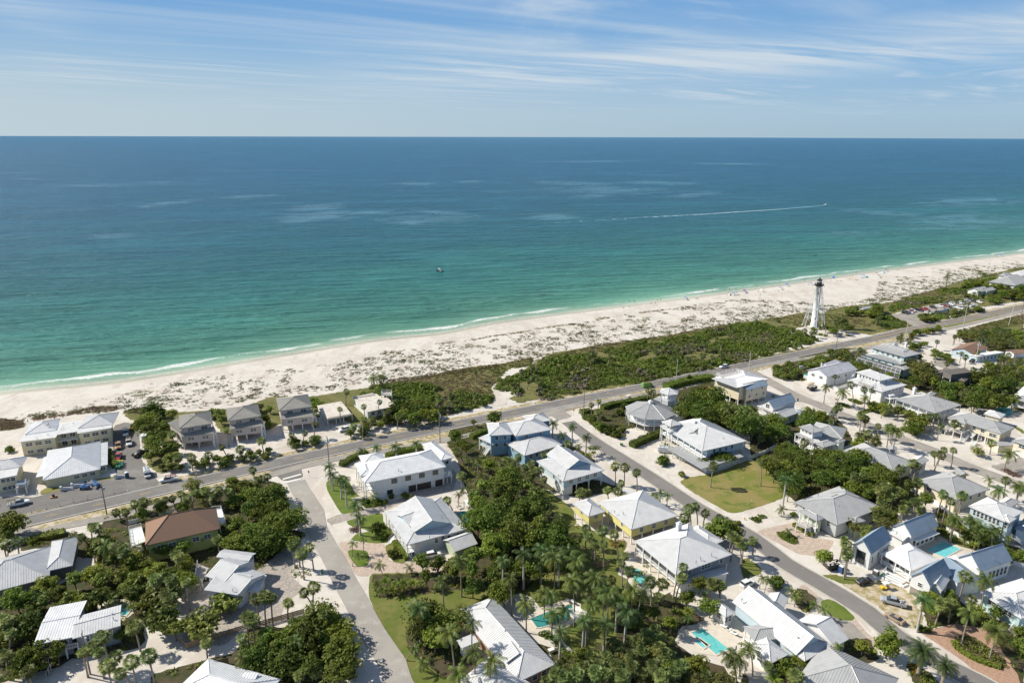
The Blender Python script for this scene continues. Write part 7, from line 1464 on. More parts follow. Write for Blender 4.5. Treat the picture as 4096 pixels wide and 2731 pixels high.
vehicle('pickup','silver',"H 1225,1105","H 1110,1075",'silver pickup truck parked on the bare yard before the new white compound',bedload)
vehicle('sedan','gold',"H 1238,1245","H 1160,1200",'bronze sedan parked at the street edge below the silver pickup')
vehicle('sedan','black',"H 975,925","H 1045,905",'black sedan parked on the bare yard by the white compound')
vehicle('suv','white',"F 1725,295","F 1800,280",'white car with dark glass roof beside the raised white gabled house')
vehicle('suv','white',"P 690,150","P 780,110",'white car parked behind the ridge of the many-gabled pale house')
vehicle('van','green',"C 1385,112","C 1440,103",'green and white van with ladders driving on the beach road',lambda o:ladder(o,-2.4,1.2,2.35))
vehicle('van','white',"C 1555,728","C 1612,733",'white work van with roof ladders parked under the verandah house',lambda o:ladder(o,-2.4,1.2,2.35,M_steel))
vehicle('suv','white',"Q 725,145","Q 645,158",'white car driving left on the beach road near the cream three-storey house')
vehicle('suv','white',"B 885,525","B 835,540",'white car parked behind the shrubs by the flat-roofed carport')
vehicle('pickup','white',"A 1590,1000","A 1500,1015",'white pickup with red ladders at the motel car park entrance',lambda o:ladder(o,-2.6,1.0,2.0))
vehicle('pickup','black',"A 1325,752","A 1380,730",'black pickup truck parked below the big tree in the motel car park',bedload)
vehicle('van','white',"A 1387,945","A 1397,985",'white van with roof rack parked in the motel car park exit',lambda o:ladder(o,-2.4,1.2,2.35,M_steel))
vehicle('pickup','white',"A 1183,560","A 1187,600",'white pickup loaded with ladders, farthest in the motel car park',lambda o:ladder(o,-2.6,1.0,2.0,M_steel))
vehicle('pickup','white',"A 1215,650","A 1222,690",'white pickup carrying long pipes on its rack in the motel car park',lambda o:ladder(o,-2.6,1.4,2.0,mat('brown_pipes',(.30,.2,.15),.6)))
vehicle('pickup','orange',"A 1115,680","A 1118,720",'orange-brown flatbed truck parked beside the cream motel wing',bedload)
vehicle('pickup','red',"A 1115,785","A 1100,820",'red and white loaded truck parked beside the green wheelie bins',bedload)
vehicle('pickup','white',"Y 300,470","Y 480,430",'white crew-cab work truck with long dark flatbed at the left edge',lambda o:(ladder(o,-2.9,1.0,2.0,M_greyw),bedload(o)))
vehicle('suv','black',"N 1378,885","N 1325,900",'black car parked beside the brown-roofed pale blue house',None)
LOT=[('suv','black',485,1155),('suv','white',555,1148),('sedan','red',575,1125),('suv','white',603,1122),('pickup','black',705,1112),('pickup','red',800,1100),('suv','black',925,1068),('suv','white',1040,1048),('sedan','red',1110,1042),('suv','grey',1140,1027),('suv','white',1215,1018),('suv','white',1368,998),('sedan','grey',930,1170),('suv','black',1010,1152),('sedan','navy',1090,1140),('suv','blue',1150,1118),('pickup','white',1335,1080),('suv','white',1390,1082),('sedan','white',1430,1068),('suv','white',1560,1058),('sedan','black',1585,1066),('suv','white',1660,985),('suv','black',1545,962),('suv','white',850,1160),('sedan','silver',1250,1062),('suv','silver',1470,960)]
_o=['first','second','third','fourth','fifth','sixth','seventh','eighth','ninth','tenth','eleventh','twelfth','thirteenth','fourteenth','fifteenth','sixteenth','seventeenth','eighteenth','nineteenth','twentieth']+['twenty-'+x for x in ('first','second','third','fourth','fifth','sixth','seventh','eighth','ninth')]+['thirtieth']+['thirty-'+x for x in ('first','second','third','fourth','fifth','sixth','seventh','eighth','ninth')]+['fortieth']+['forty-'+x for x in ('first','second','third','fourth','fifth','sixth','seventh','eighth','ninth')]
for i,(k,c,x,y) in enumerate(sorted(LOT,key=lambda q:q[2])):
    vehicle(k,c,'J %d,%d'%(x,y),'J %d,%d'%(x+60,y+14+R.randint(-4,4)),'%s %s in the beach car park, %s car from the left'%(c,{'suv':'estate car','sedan':'saloon car','pickup':'pickup truck'}[k],_o[i]),group='cars parked in the beach car park')
def golf_cart(s,f,label,col='yellow'):
    p,q=PT(s)[0],PT(f)[0]; o=empty('golf_cart',(p.x,p.y,.05),math.atan2(q.y-p.y,q.x-p.x),label=label,category='golf cart'); m=MB(); loft([(-1.2,.35,.7,.55,.5),(-.4,.3,.75,.58,.52),(-.35,.3,.42,.58,.55),(.5,.3,.42,.58,.55),(.6,.3,.95,.56,.48),(1.15,.35,.75,.5,.4)],0,m); link('body',m.mesh('body',CP[col]),o)
    m=MB(); m.cbox((-.45,0,.75),.5,1.05,.12); m.box((-.75,-.5,.85),(.1,0,0),(0,1.0,0),(0,0,.45)); m.cbox((-1.1,0,.7),.35,1.0,.1); link('seat',m.mesh('seat',mat('cream_vinyl',(.55,.5,.42),.6)),o)
    m=MB(); m.cbox((-.25,0,1.85),2.0,1.25,.07); link('canopy',m.mesh('canopy',CP['white']),o)
    for x in (-1.05,.62):
        for y in (-.5,.5): m=MB(); m.tube([(x,y,.6),(x*.95,y,1.86)],.025,5); link('canopy_post',m.mesh('canopy_post',M_black),o)
    for x in (-.8,.8):
        for y in (-.5,.5): w=link('wheel',vmesh('','wheel'),o,(x,y,.24),scale=.66); link('rim',vmesh('','rim'),w)
golf_cart("H 1150,975","H 1105,985",'yellow golf cart with white canopy parked on the bare yard'); golf_cart("C 1210,225","C 1245,215",'dark golf cart with cream seats on the path beside the beach road','black')
# camper trailer
def camper():
    p,q=PT('A 1362,600')[0],PT('A 1340,515')[0]; o=empty('camper_trailer',(p.x,p.y,.05),math.atan2(q.y-p.y,q.x-p.x),label='long white camper trailer parked at the right side of the motel lot',category='camper'); m=loft([(-4,.6,2.7,1.2,1.15),(-3.9,.5,2.85,1.25,1.2),(3.8,.5,2.85,1.25,1.2),(4.0,.7,2.5,1.15,1.1)]); link('body',m.mesh('body',CP['white']),o)
    for x,y in ((-2,.2),(0,-.2),(2.2,.1),(3,.5)): m=MB(); m.cbox((x,y,2.85),.7,.6,.22); link('roof_hatch',m.mesh('roof_hatch',M_trim),o)
    for x in (-2.5,0,2.4): m=MB(); m.cbox((x,-1.26,1.6),1.1,.04,.7); link('window',m.mesh('window',M_glass),o)
    for x in (-.5,.5):
        for y in (-1.1,1.1): link('wheel',vmesh('','wheel'),o,(x,y,.36))
camper()
# ================================================================ street things
def ebox(name,s,sx,sy,sz,m,label,cat,rz=.3,parts=None,group=None):
    p=PT(s)[0]; o=empty(name,(p.x,p.y,.05),rz,label=label,category=cat,group=group); mb=MB(); mb.cbox((0,0,0),sx,sy,sz); link('body',mb.mesh('body',m),o)
    for nm,(x,y,z,a,b,c),mm in (parts or []): q=MB(); q.cbox((x,y,z),a,b,c); link(nm,q.mesh(nm,mm),o)
    return o
def toilet(s,m,label): 
    o=ebox('portable_toilet',s,1.15,1.15,2.05,m,label,'portable toilet',.5,[('door',(0,-.59,.12,.75,.05,1.8),mat('toilet_door_panel',tuple(min(1,x*1.5+.02) for x in m.diffuse_color[:3]),.5) if False else m),('vent_pipe',(.4,.4,2.1,.12,.12,.5),M_trim)])
    q=MB(); loft([(-.6,2.05,2.1,.6,.6),(0,2.05,2.38,.6,.35),(.6,2.05,2.1,.6,.6)],0,q); link('roof',q.mesh('roof',mat('white_toilet_roof',(.68,.70,.72),.5)),o)
toilet("H 782,835",CP['navy'],'blue portable toilet with white roof beside the dumpster'); toilet("Q 1792,345",mat('green_toilet',(.05,.17,.13),.5),'green portable toilet with pale roof beside the gravel street'); toilet("A 1200,965",mat('dark_navy_toilet',(.03,.06,.11),.5),'navy portable toilet at the edge of the motel car park')
def dumpster(s,f,label):
    p,q=PT(s)[0],PT(f)[0]; o=empty('dumpster_trailer',(p.x,p.y,.05),math.atan2(q.y-p.y,q.x-p.x),label=label,category='dumpster'); m=MB(); B_=mat('dark_steel_dumpster',(.05,.045,.042),.6)
    m.cbox((0,0,.7),4.6,2.2,.1)
    for y in (-1.1,1.04): m.box((-2.3,y,.8),(4.6,0,0),(0,.06,0),(0,0,1.1))
    for x in (-2.3,2.24): m.box((x,-1.1,.8),(.06,0,0),(0,2.2,0),(0,0,1.1))
    for i in range(8):
        for y in (-1.16,1.1): m.box((-2.2+i*.62,y,.75),(.08,0,0),(0,.06,0),(0,0,1.15))
    link('container',m.mesh('container',B_),o); m=MB()
    for i in range(40): m.cbox((R.uniform(-2,2),R.uniform(-.9,.9),R.uniform(1.4,1.9)),R.uniform(.2,.9),R.uniform(.15,.6),R.uniform(.1,.35),R.random()*3)
    link('debris',m.mesh('debris',mat('building_debris',(.68,.67,.64),.8,(.30,.25,.2),1.8,lo=.4,hi=.6)),o,kind='stuff')
    for x in (-.6,.4):
        for y in (-1.05,1.05): link('wheel',vmesh('','wheel'),o,(x,y,.36))
dumpster("H 705,800","H 760,790",'dark steel dumpster trailer heaped with pale building debris'); dumpster("R 315,940","R 380,925",'black dumpster trailer on the drive of the house under construction')
def bin_(s,col,lid,label,group,rz=0):
    p=PT(s)[0]; o=empty('wheelie_bin',(p.x,p.y,.05),rz,label=label,category='bin',group=group); m=MB(); i=len(m.v); 
    for z,w in ((.1,.24),(1.0,.32)):
        for a,b in ((-1,-1),(1,-1),(1,1),(-1,1)): m.v.append((a*w,b*w*1.15,z))
    for q in ((0,1,5,4),(1,2,6,5),(2,3,7,6),(3,0,4,7),(3,2,1,0)): m.f.append(q); m.m.append(0)
    link('body',m.mesh('body',col),o); m=MB(); m.cbox((0,0,1.0),.70,.80,.08); link('lid',m.mesh('lid',lid),o)
    for x in (-.22,.22): q=MB(); q.tube([(x-.04,.33,.13),(x+.04,.33,.13)],.12,8); link('wheel',q.mesh('wheel',M_tyre),o)
BG=mat('green_bin_plastic',(.03,.17,.10),.5); BY=mat('yellow_bin_lid',(.62,.42,.05),.5)
k=0
for r_ in range(5):
    for c_ in range(3 if r_<4 else 2):
        bin_('A %d,%d'%(1105+c_*24-r_*1,828+r_*14),BG,BY if r_<1 else BG,'green wheelie bin in the cluster beside the motel, row %s, column %s'%(_o[r_],_o[c_]),'wheelie bins massed beside the motel',.2)
bin_("F 680,455",BG,BG,'green wheelie bin standing alone on the concrete street verge',None); bin_("C 1135,660",BG,BY,'green bin with yellow lid by the street below the hedge',None); bin_("C 1150,668",BG,BG,'green bin with green lid by the street below the hedge',None)
bin_("C 1552,665",BG,BG,'green bin under the verandah house, left one',None); bin_("C 1575,663",BG,BY,'yellow-lidded bin under the verandah house, right one',None); bin_("S 830,655",BG,BG,'green bin under the cream house with double stairs',None)
# utility poles and lines
POLES=[]
def pole(s,h,label,wood=True,tr=False,arm=True,lean=0):
    p=PT(s)[0]; o=empty('utility_pole',p,label=label,category='utility pole'); m=MB(); m.tube([(0,0,0),(lean,0,h)],[.20,.13],8); link('pole',m.mesh('pole',M_greyw if wood else mat('pale_concrete_pole',(.50,.48,.43),.8)),o)
    t=(road[60]-road[50]).normalized(); n=Vector((-t.y,t.x,0)); a=h-.5
    if arm:
        m=MB(); m.box(n*-1.3+Zv*a,n*2.6,t*.1,Zv*.12); link('crossarm',m.mesh('crossarm',M_greyw),o); m=MB()
        for k_ in (-1.2,-.5,.5,1.2): m.tube([n*k_+Zv*(a+.1),n*k_+Zv*(a+.4)],.06,6)
        link('insulator',m.mesh('insulator',M_steel),o)
    if tr:
        for k_ in ((.0,) if tr==1 else (-.6,0,.6)): m=MB(); q=n*k_+t*.45+Zv*(a-1.9); m.tube([q,q+Zv*1.0],.28,10); link('transformer',m.mesh('transformer',mat('grey_transformer',(.38,.42,.43),.5)),o)
    POLES.append((p,h,o)); return o
pole("Y 60,900",11,'grey utility pole at the left edge beside the road',tr=1); pole("A 1005,1310",10.9,'grey utility pole with transformer in front of the motel car park',tr=1); pole("B 745,850",11.5,'utility pole with transformers at the corner before the big white house',tr=3); pole("B 1788,635",12.8,'utility pole with crossarm behind the big white house',tr=1)
pole("C 785,410",13,'tall wooden utility pole beside the stop sign and hedges',arm=False); pole("C 1655,95",13,'pale concrete pole beside the road near the lookout tower',False,arm=False); pole("Q 1190,300",13,'tall pale concrete pole at the gravel street junction',False,arm=False); pole("D 735,220",11,'thin dark utility pole among shrubs beside the road',arm=False)
pole("J 500,1500",11,'pale concrete pole before the beach car park entrance',False); pole("J 1390,1410",15,'tall pale concrete pole beside the grey path',False,arm=False); pole("J 2110,1340",15,'pale slanting pole in the grassy field, far right',False,arm=False,lean=1.0); pole("J 2290,1270",15,'grey pole at the far right road edge',arm=False)
pb=pole("N 1430,920",12.5,'concrete pole with transformers beside the brown-roofed house',False,tr=3); pc=pole("N 2150,980",9,'greenish utility pole behind palms, right edge',arm=True); pd=pole("H 1640,460",9.5,'utility pole beside the new white compound',tr=1,arm=False); pe=pole("E 850,1400",11,'utility pole with small transformer below the long grey house',tr=1); pf=pole("H 2130,560",8,'slim white post between the compound and the light blue turreted house',False,arm=False)
M_wire=mat('power_cable',(.05,.05,.05),.5)
def wires(a,b,name,offs=(-1.2,.5,1.2),label=''):
    (p,h,_),(q,g,_)=a,b; t=(q-p).normalized(); n=Vector((-t.y,t.x,0)); m=MB()
    for k_ in offs:
        A_=p+n*k_+Zv*(h-.1); B_=q+n*k_+Zv*(g-.1); L=(B_-A_).length; m.tube([A_.lerp(B_,i/14)-Zv*(L*.022*4*(i/14)*(1-i/14)) for i in range(15)],.022,3,cap=False)
    mid=(p+q)/2; 
    for i,v in enumerate(m.v): m.v[i]=(v[0]-mid.x,v[1]-mid.y,v[2])
    link(name,m.mesh(name,M_wire),None,mid,label=label,category='power line')
nm_=['from the left edge to the car park pole','over the motel road frontage','past the big white house','along the verge to the stop sign corner','past the lookout tower','over the scrub to the gravel street','over the road shrubs','toward the beach car park','along the grey path','over the grassy field','at the far right road edge']
for i in range(11): wires(POLES[i],POLES[i+1],'power_line',label='thin black power lines '+nm_[i])
wires(POLES[8],POLES[12],'power_line',label='power lines from the beach car park pole to the transformer pole'); wires(POLES[12],POLES[13],'power_line',label='power lines from the transformer pole to the right edge pole')
# signs
def sign(s,h,label,kind):
    p=PT(s)[0]; o=empty('road_sign',p,-.35,label=label,category='sign'); m=MB(); m.tube([(0,0,0),(0,0,h)],.04,6); link('post',m.mesh('post',M_steel),o)
    if kind=='stop':
        m=MB(); c=[(.38*math.cos(math.pi/8+i*math.pi/4),.38*math.sin(math.pi/8+i*math.pi/4)) for i in range(8)]; m.poly([(x,-.06,h-.4+z) for x,z in c]); m.poly([(x,-.045,h-.4+z) for x,z in c][::-1]); pl=link('plate',m.mesh('plate',mat('stop_sign_red',(.45,.02,.02),.5)),o)
        cu=bpy.data.curves.new('lettering','FONT'); cu.body='STOP'; cu.size=.26; cu.align_x='CENTER'; cu.align_y='CENTER'; t=bpy.data.objects.new('t',cu); C.objects.link(t); me=bpy.data.meshes.new_from_object(t); bpy.data.objects.remove(t); me.materials.clear(); me.materials.append(M_trim); l=link('lettering',me,pl,(0,-.07,h-.4)); l.rotation_euler=(math.pi/2,0,0)
        m=MB(); m.box((-.35,-.05,h-.02),(.7,0,0),(0,.03,0),(0,0,.16)); link('street_name_plate',m.mesh('street_name_plate',CP['navy']),o)
    elif kind=='yellow':
        m=MB(); m.poly([(0,-.06,h-.9),(.42,-.06,h-.48),(0,-.06,h-.06),(-.42,-.06,h-.48)]); m.poly([(0,-.045,h-.06),(.42,-.045,h-.48),(0,-.045,h-.9),(-.42,-.045,h-.48)][::-1]); link('plate',m.mesh('plate',mat('sign_yellow',(.75,.50,.03),.5)),o)
    else: m=MB(); m.box((-.3,-.06,h-.75),(.6,0,0),(0,.02,0),(0,0,.75)); link('plate',m.mesh('plate',M_trim),o)
sign("B 557,960",2.5,'red octagonal stop sign at the concrete street corner','stop'); sign("C 693,372",2.5,'red octagonal stop sign at the second street corner','stop'); sign("B 1137,675",2.4,'small yellow sign beside the beach road verge','yellow'); sign("K 2345,1440",2.6,'yellow diamond sign beside the road near the lighthouse','yellow')
sign("J 290,1490",2.2,'white rectangular sign beside the road before the car park','w'); sign("J 1105,1345",1.8,'small white sign at the verge below the car park','w'); sign("J 2000,1130",2.2,'white road sign on the far right roadside','w'); sign("C 1010,195",1.8,'small white road sign on the verge near the golf cart','w'); sign("Q 1442,245",2.0,'small white sign at the gravel street corner','w'); sign("C 62,290",1.6,'little sign at the sandy beach access path','w')
def hydrant():
    p=PT("X 1778,1070")[0]; o=empty('fire_hydrant',p,label='orange-yellow fire hydrant on the white shell verge',category='hydrant'); m=MB(); m.tube([(0,0,0),(0,0,.1),(0,0,.12),(0,0,.62),(0,0,.66),(0,0,.85)],[.22,.22,.15,.15,.19,.06],10); link('barrel',m.mesh('barrel',CP['yellow']),o); m=MB(); m.tube([(-.26,0,.5),(.26,0,.5)],.08,8); link('nozzle',m.mesh('nozzle',CP['yellow']),o)
hydrant()
# fences
def fence(s,label,kind='vinyl',h=1.7,bay=2.4,m=None):
    P=PT(s); c=P[0]; o=empty({'vinyl':'white_fence','wood':'wooden_fence','mesh':'temporary_fence'}[kind],c,label=label,category='fence'); pm=m or (M_trim if kind=='vinyl' else (M_wood if kind=='wood' else M_steel)); bm={}
    for a,b in zip(P,P[1:]):
        d=b-a; n=max(1,round(d.length/bay)); L=d.length/n; rz=math.atan2(d.y,d.x)
        for i in range(n+1):
            q=a+d*(i/n)-c; r=.07 if kind!='mesh' else .03
            if ('post',h) not in bm: mb=MB(); mb.cbox((0,0,0),2*r,2*r,h+(.1 if kind!='mesh' else 0)); bm[('post',h)]=mb.mesh('post',pm)
            link('post',bm[('post',h)],o,q,rz)
            if kind=='mesh': mb=MB(); mb.cbox((0,0,0),.25,.7,.1); link('foot',mb.mesh('foot',M_trim),o,q,rz)
        for i in range(n):
            q=a+d*(i/n)-c; k=('p',round(L,2))
            if kind=='wood':
                if k not in bm: mb=MB(); mb.box((.07,-.02,0),(L-.14,0,0),(0,.035,0),(0,0,h/7-.03)); bm[k]=mb.mesh('board',pm)
                for j in range(7): link('board',bm[k],o,(q.x-math.sin(rz)*(.03 if j%2 else -.03),q.y+math.cos(rz)*(.03 if j%2 else -.03),.08+j*h/7),rz)
            elif kind=='mesh':
                if k not in bm:
                    mb=MB()
                    for z in (.1,1.0,h-.04): mb.box((0,-.012,z),(L,0,0),(0,.025,0),(0,0,.03))
                    w=int(L/.22)
                    for j in range(w): mb.box((j*L/w,-.004,.1),(.012,0,0),(0,.012,0),(0,0,h-.12))
                    for j in range(8): mb.box((0,-.004,.15+j*.24),(L,0,0),(0,.012,0),(0,0,.012))
                    bm[k]=mb.mesh('mesh_panel',M_steel)
                link('mesh_panel',bm[k],o,q,rz)
            else:
                if k not in bm:
                    mb=MB(); mb.box((.07,-.02,.08),(L-.14,0,0),(0,.04,0),(0,0,h*.72)); 
                    for z in (.05,h*.78,h-.1): mb.box((0,-.035,z),(L,0,0),(0,.07,0),(0,0,.1))
                    for j in range(1,int(L/.2)): mb.box((j*.2-.02,-.015,h*.8),(.04,0,0),(0,.03,0),(0,0,h*.16))
                    bm[k]=mb.mesh('panel',pm)
                link('panel',bm[k],o,q,rz)
fence("H 1340,110 1530,215 1710,335",'tall white vinyl fence below the yellow hip-roofed house'); fence("D 0,1155 120,1110 225,1050",'white fence at the far corner of the empty lawn lot'); fence("V 905,230 1000,280 1110,345",'white garden wall fence between the compound and the blue turreted house',h=1.4); fence("H 2190,745 2352,800",'white fence behind the compound at the right edge',h=1.4)
fence("C 2255,740 2352,790",'short white fence beside the pale blue verandah house'); fence("A 1205,1405 1260,1400 1320,1380",'white fence left of the brown-roofed house deck',h=1.6); fence("A 1500,1330 1650,1290 1740,1250",'pale wall fence behind the brown-roofed house',h=1.6); fence("N 1700,1500 2352,1560",'white fence beyond the lawn at the right edge',h=1.2) if False else None
fence("E 1690,1085 1755,1165 2000,1080 2330,980 F 60,965 300,895 510,835",'long woven board fence between the gravel drive and the white sand yard','wood',1.6); fence("E 1910,1375 2000,1340 2150,1300",'short weathered board fence at the bottom edge','wood',1.7); fence("Q 170,620 300,585 430,560 500,605 575,665",'orange new timber fence beside the cream three-storey house','wood',2.0,m=M_newwood)
fence("G 905,400 1030,375",'short brown board fence beside the garden palms','wood',1.6); fence("Y 130,665 265,635 495,585 730,530 935,485 1150,430 1375,385 1590,340 1790,290 1995,240",'temporary mesh construction fence along the roadside car park','mesh',1.9,4.2)
fence("R 720,930 810,950 1010,870",'white rendered wall between the construction house and the terrace house',h=1.9); fence("Q 2150,180 2352,140",'pale wall behind the roadside shrubs',h=2.2); fence("R 90,550 270,510 450,460",'white wall in front of the house under construction',h=2.0); fence("B 1050,560 940,590",'wooden rail by the parked car at the beach house','wood',1.0) if False else None
# garden furniture
def lounger(s,rz,label,group=None,m=None):
    p=PT(s)[0]; o=empty('sun_lounger',(p.x,p.y,.2),rz,label=label,category='sun lounger',group=group); m=m or M_trim; q=MB(); q.cbox((.35,0,.3),1.3,.65,.08); link('seat',q.mesh('seat',m),o); q=MB(); q.box((-.3,-.32,.3),(-.6,0,.45),(0,.64,0),(.04,0,.07)); link('backrest',q.mesh('backrest',m),o)
    for x in (-.2,.9):
        for y in (-.28,.28): q=MB(); q.cbox((x,y,0),.05,.05,.3); link('leg',q.mesh('leg',m),o)
for i,(x,y) in enumerate(((345,765),(410,800),(440,825),(500,870))): lounger('P %d,%d'%(x,y),2.3,'white sun lounger beside the turquoise pool, %s from the left'%_o[i],'white loungers beside the turquoise pool')
for i,(x,y) in enumerate(((720,745),(770,765),(800,790))): lounger('Q %d,%d'%(x,y),2.5,'white sun lounger below the cream three-storey house, %s from the left'%_o[i],'loungers below the cream house')
lounger("G 285,800",1,'pale lounger left of the dark teal pool',m=M_steel); lounger("G 690,735",2,'white lounger right of the dark teal pool'); lounger("G 640,720",2,'grey lounger behind the dark teal pool',m=M_steel)
def parasol(s,col,label,open_=True,h=2.1,r=1.1,tilt=0,group=None):
    p=PT(s)[0]; o=empty('parasol',p,R.random()*6,label=label,category='parasol',group=group); m=MB(); m.tube([(0,0,0),(0,0,h+.1)],.03,5); link('pole',m.mesh('pole',M_trim),o); m=MB()
    if open_:
        for i in range(8):
            a,b=i*math.pi/4,(i+1)*math.pi/4; q=[(r*math.cos(t),r*math.sin(t),h-.35+tilt*r*math.cos(t)) for t in (a,b)]; mid=[(r*.6*math.cos(t),r*.6*math.sin(t),h-.1+tilt*r*.6*math.cos(t)) for t in (a,b)]; m.poly([q[0],q[1],mid[1],mid[0]]); m.poly([mid[0],mid[1],(0,0,h)])
    else: m.tube([(0,0,.7),(0,0,1.0),(0,0,1.8),(0,0,2.15)],[.10,.17,.12,.03],8)
    link('canopy',m.mesh('canopy',col),o); return o
FB={k:mat('fabric_'+k,c,.8) for k,c in dict(blue=(.03,.15,.55),navy=(.02,.03,.18),red=(.5,.03,.04),teal=(.03,.33,.40),white=(.72,.74,.76),lblue=(.25,.50,.65),multi=(.62,.40,.12)).items()}
parasol("P 595,1075",FB['navy'],'closed navy parasol beside the pool terrace, right one',False); parasol("P 518,1125",FB['navy'],'closed navy parasol beside the pool terrace, left one',False)
# pergola
def pergola():
    P=PT("G 585,880 690,960 850,930 730,850"); c=sum(P,Vector())/4; o=empty('pergola',c,label='white slatted pergola beside the dark teal pool',category='pergola'); P=[p-c for p in P]
    for p in P: m=MB(); m.cbox((p.x,p.y,0),.2,.2,2.5); link('post',m.mesh('post',M_trim),o)
    for a,b in ((0,3),(1,2)): m=MB(); m.tube([P[a]+Zv*2.5,P[b]+Zv*2.5],.1,4); link('beam',m.mesh('beam',M_trim),o)
    sl=None
    for i in range(13):
        t=i/12; a=P[0].lerp(P[3],t)+Zv*2.65; b=P[1].lerp(P[2],t)+Zv*2.65; m=MB(); m.tube([a,b],.08,4); link('slat',m.mesh('slat',M_trim),o)
pergola()
def tableset(s,label,m=M_trim):
    p=PT(s)[0]; o=empty('garden_table',(p.x,p.y,.2),.5,label=label,category='table'); q=MB(); q.cbox((0,0,.7),1.5,.9,.05); link('tabletop',q.mesh('tabletop',m),o)
    for x,y in ((-.6,-.35),(.6,-.35),(.6,.35),(-.6,.35)): q=MB(); q.cbox((x,y,0),.06,.06,.7); link('leg',q.mesh('leg',m),o)
tableset("G 480,1195",'pale garden table on the terrace beside the long grey house'); tableset("O 1120,330",'round-looking grey table behind the green-blue pool',M_steel); tableset("E 1280,85",'table on the white deck of the brown-roofed house',M_black) if False else None
# stepping stones
def stones():
    P0_=PT("B 965,1165")[0]; o=empty('stepping_stone_path',P0_,label='white square stepping stones across the lawn by the big white house',category='path'); m=MB(); m.cbox((0,0,0),.75,.75,.12); me=m.mesh('stone',M_deckstone)
    for a,b,n,w in (("B 975,1175","B 1095,1150",7,2),("B 1015,1195","B 1050,1265",6,2)):
        A_,B_=PT(a)[0],PT(b)[0]; d=(B_-A_); u=d.normalized(); v=Vector((-u.y,u.x,0)); rz=math.atan2(u.y,u.x)
        for i in range(n):
            for j in range(w): link('stone',me,o,A_+d*(i/(n-1))+v*(j*.95)-P0_+Zv*.06,rz)
stones()
# motel lot odds and ends
def boom(s,label,rz):
    p=PT(s)[0]; o=empty('boom_lift',p,rz,label=label,category='lift'); B_=mat('lift_blue',(.04,.14,.33),.5); m=MB(); m.cbox((0,0,.5),2.6,1.5,.7); link('chassis',m.mesh('chassis',B_),o); m=MB(); m.tube([(-1,0,1.2),(.8,0,1.9)],.16,6); m.tube([(.8,0,1.9),(-1.5,0,2.3)],.14,6); m.tube([(-1.5,0,2.3),(3.2,0,1.4)],.11,6); link('boom',m.mesh('boom',B_),o)
    m=MB(); m.cbox((3.6,0,.6),.9,1.5,.08)
    for x,y in ((3.2,-.7),(4,-.7),(4,.7),(3.2,.7)): m.cbox((x,y,.6),.05,.05,1.1)
    for z in (1.1,1.65): m.tube([(3.2,-.7,z),(4,-.7,z),(4,.7,z),(3.2,.7,z)],.03,4)
    link('basket',m.mesh('basket',M_steel),o)
    for x in (-.9,.9):
        for y in (-.8,.8): link('wheel',vmesh('','wheel'),o,(x,y,.36))
boom("A 800,1070",'blue boom lift folded on the motel forecourt, left one',.1); boom("A 905,1045",'blue boom lift folded on the motel forecourt, right one',2.6)
def loader(s,label):
    p=PT(s)[0]; o=empty('wheel_loader',p,1.9,label=label,category='loader'); m=loft([(-1.8,.6,1.4,.7,.6),(-.3,.5,1.5,.8,.7),(0,.5,1.1,.8,.7),(1.0,.5,.9,.7,.6)]); link('body',m.mesh('body',CP['yellow']),o); m=loft([(-.6,1.4,2.4,.6,.55),(.4,1.4,2.4,.6,.55)]); link('cab',m.mesh('cab',M_glass),o); m=MB(); m.tube([(.2,0,1.2),(1.8,0,1.9),(2.4,0,.6)],.14,6); link('arm',m.mesh('arm',CP['yellow']),o); m=MB(); m.cbox((2.6,0,.2),.7,1.8,.6); link('bucket',m.mesh('bucket',M_black),o)
    for x in (-1.1,.8):
        for y in (-.8,.8): link('wheel',vmesh('','wheel'),o,(x,y,.5),scale=1.4)
loader("A 1250,510",'yellow wheel loader behind the trucks in the motel car park'); 
for s_,lb in (("A 632,1085",'low curved white entry wall of the motel, left one'),("A 735,1055",'low curved white entry wall of the motel, right one'),("A 1140,970",'short white wall beside the navy portable toilet')):
    p_=PT(s_)[0]; o=empty('entry_wall',p_,.25,label=lb,category='wall'); m=MB(); m.tube([(-1.8+i*.6,.35*math.sin(i*.5),.0) for i in range(7)],.2,4); 
    m=MB()
    for i in range(6): m.box((-1.8+i*.6,.3*math.sin(i*.5),0),(.6,.3*(math.sin((i+1)*.5)-math.sin(i*.5)),0),(0,.25,0),(0,0,1.3-.1*i))
    m.cbox((-1.8,.1,0),.6,.6,1.7); link('wall',m.mesh('wall',WM['white']),o)
o=ebox('pallet_stack',"A 505,1150",1.6,1.3,.35,M_newwood,'wooden pallet with machinery standing in the roadside lot','pallet',.3,[('machine',(0,0,.35,.7,.6,.7),M_black)])
ebox('brick_pallet',"H 1075,850",1.2,1.2,1.1,mat('beige_bricks',(.55,.45,.36),.85,(.48,.39,.31),6),'wrapped pallet of beige blocks beside the white stairs','pallet',.7,[('wrap',(0,0,1.1,1.1,1.1,.08),M_trim)])
ebox('rubbish_pile',"H 1130,850",1.9,1.4,.9,mat('grey_tarpaulin',(.40,.39,.37),.7,(.3,.28,.26),2),'tarpaulin-covered heap beside the block pallet','pile',.3,[('bag',(.6,-.6,0,.7,.7,1.1),M_trim),('crate',(-1.0,-.6,0,.6,.6,.8),BG)])
ebox('timber_pile',"H 1320,945",2.2,1.2,.35,M_trim,'pale board pile on the bare yard by the garage','pile',.5,[('plank',(.3,.2,.35,1.8,.4,.15),M_wood)])
ebox('timber_stack',"R 300,830",7,.5,.35,mat('pale_timber',(.60,.50,.36),.8,(.52,.43,.3),2),'long pale timber stack on the drive of the construction house','timber',.75,[('plank',(.8,.6,0,6,.3,.25),M_wood)])
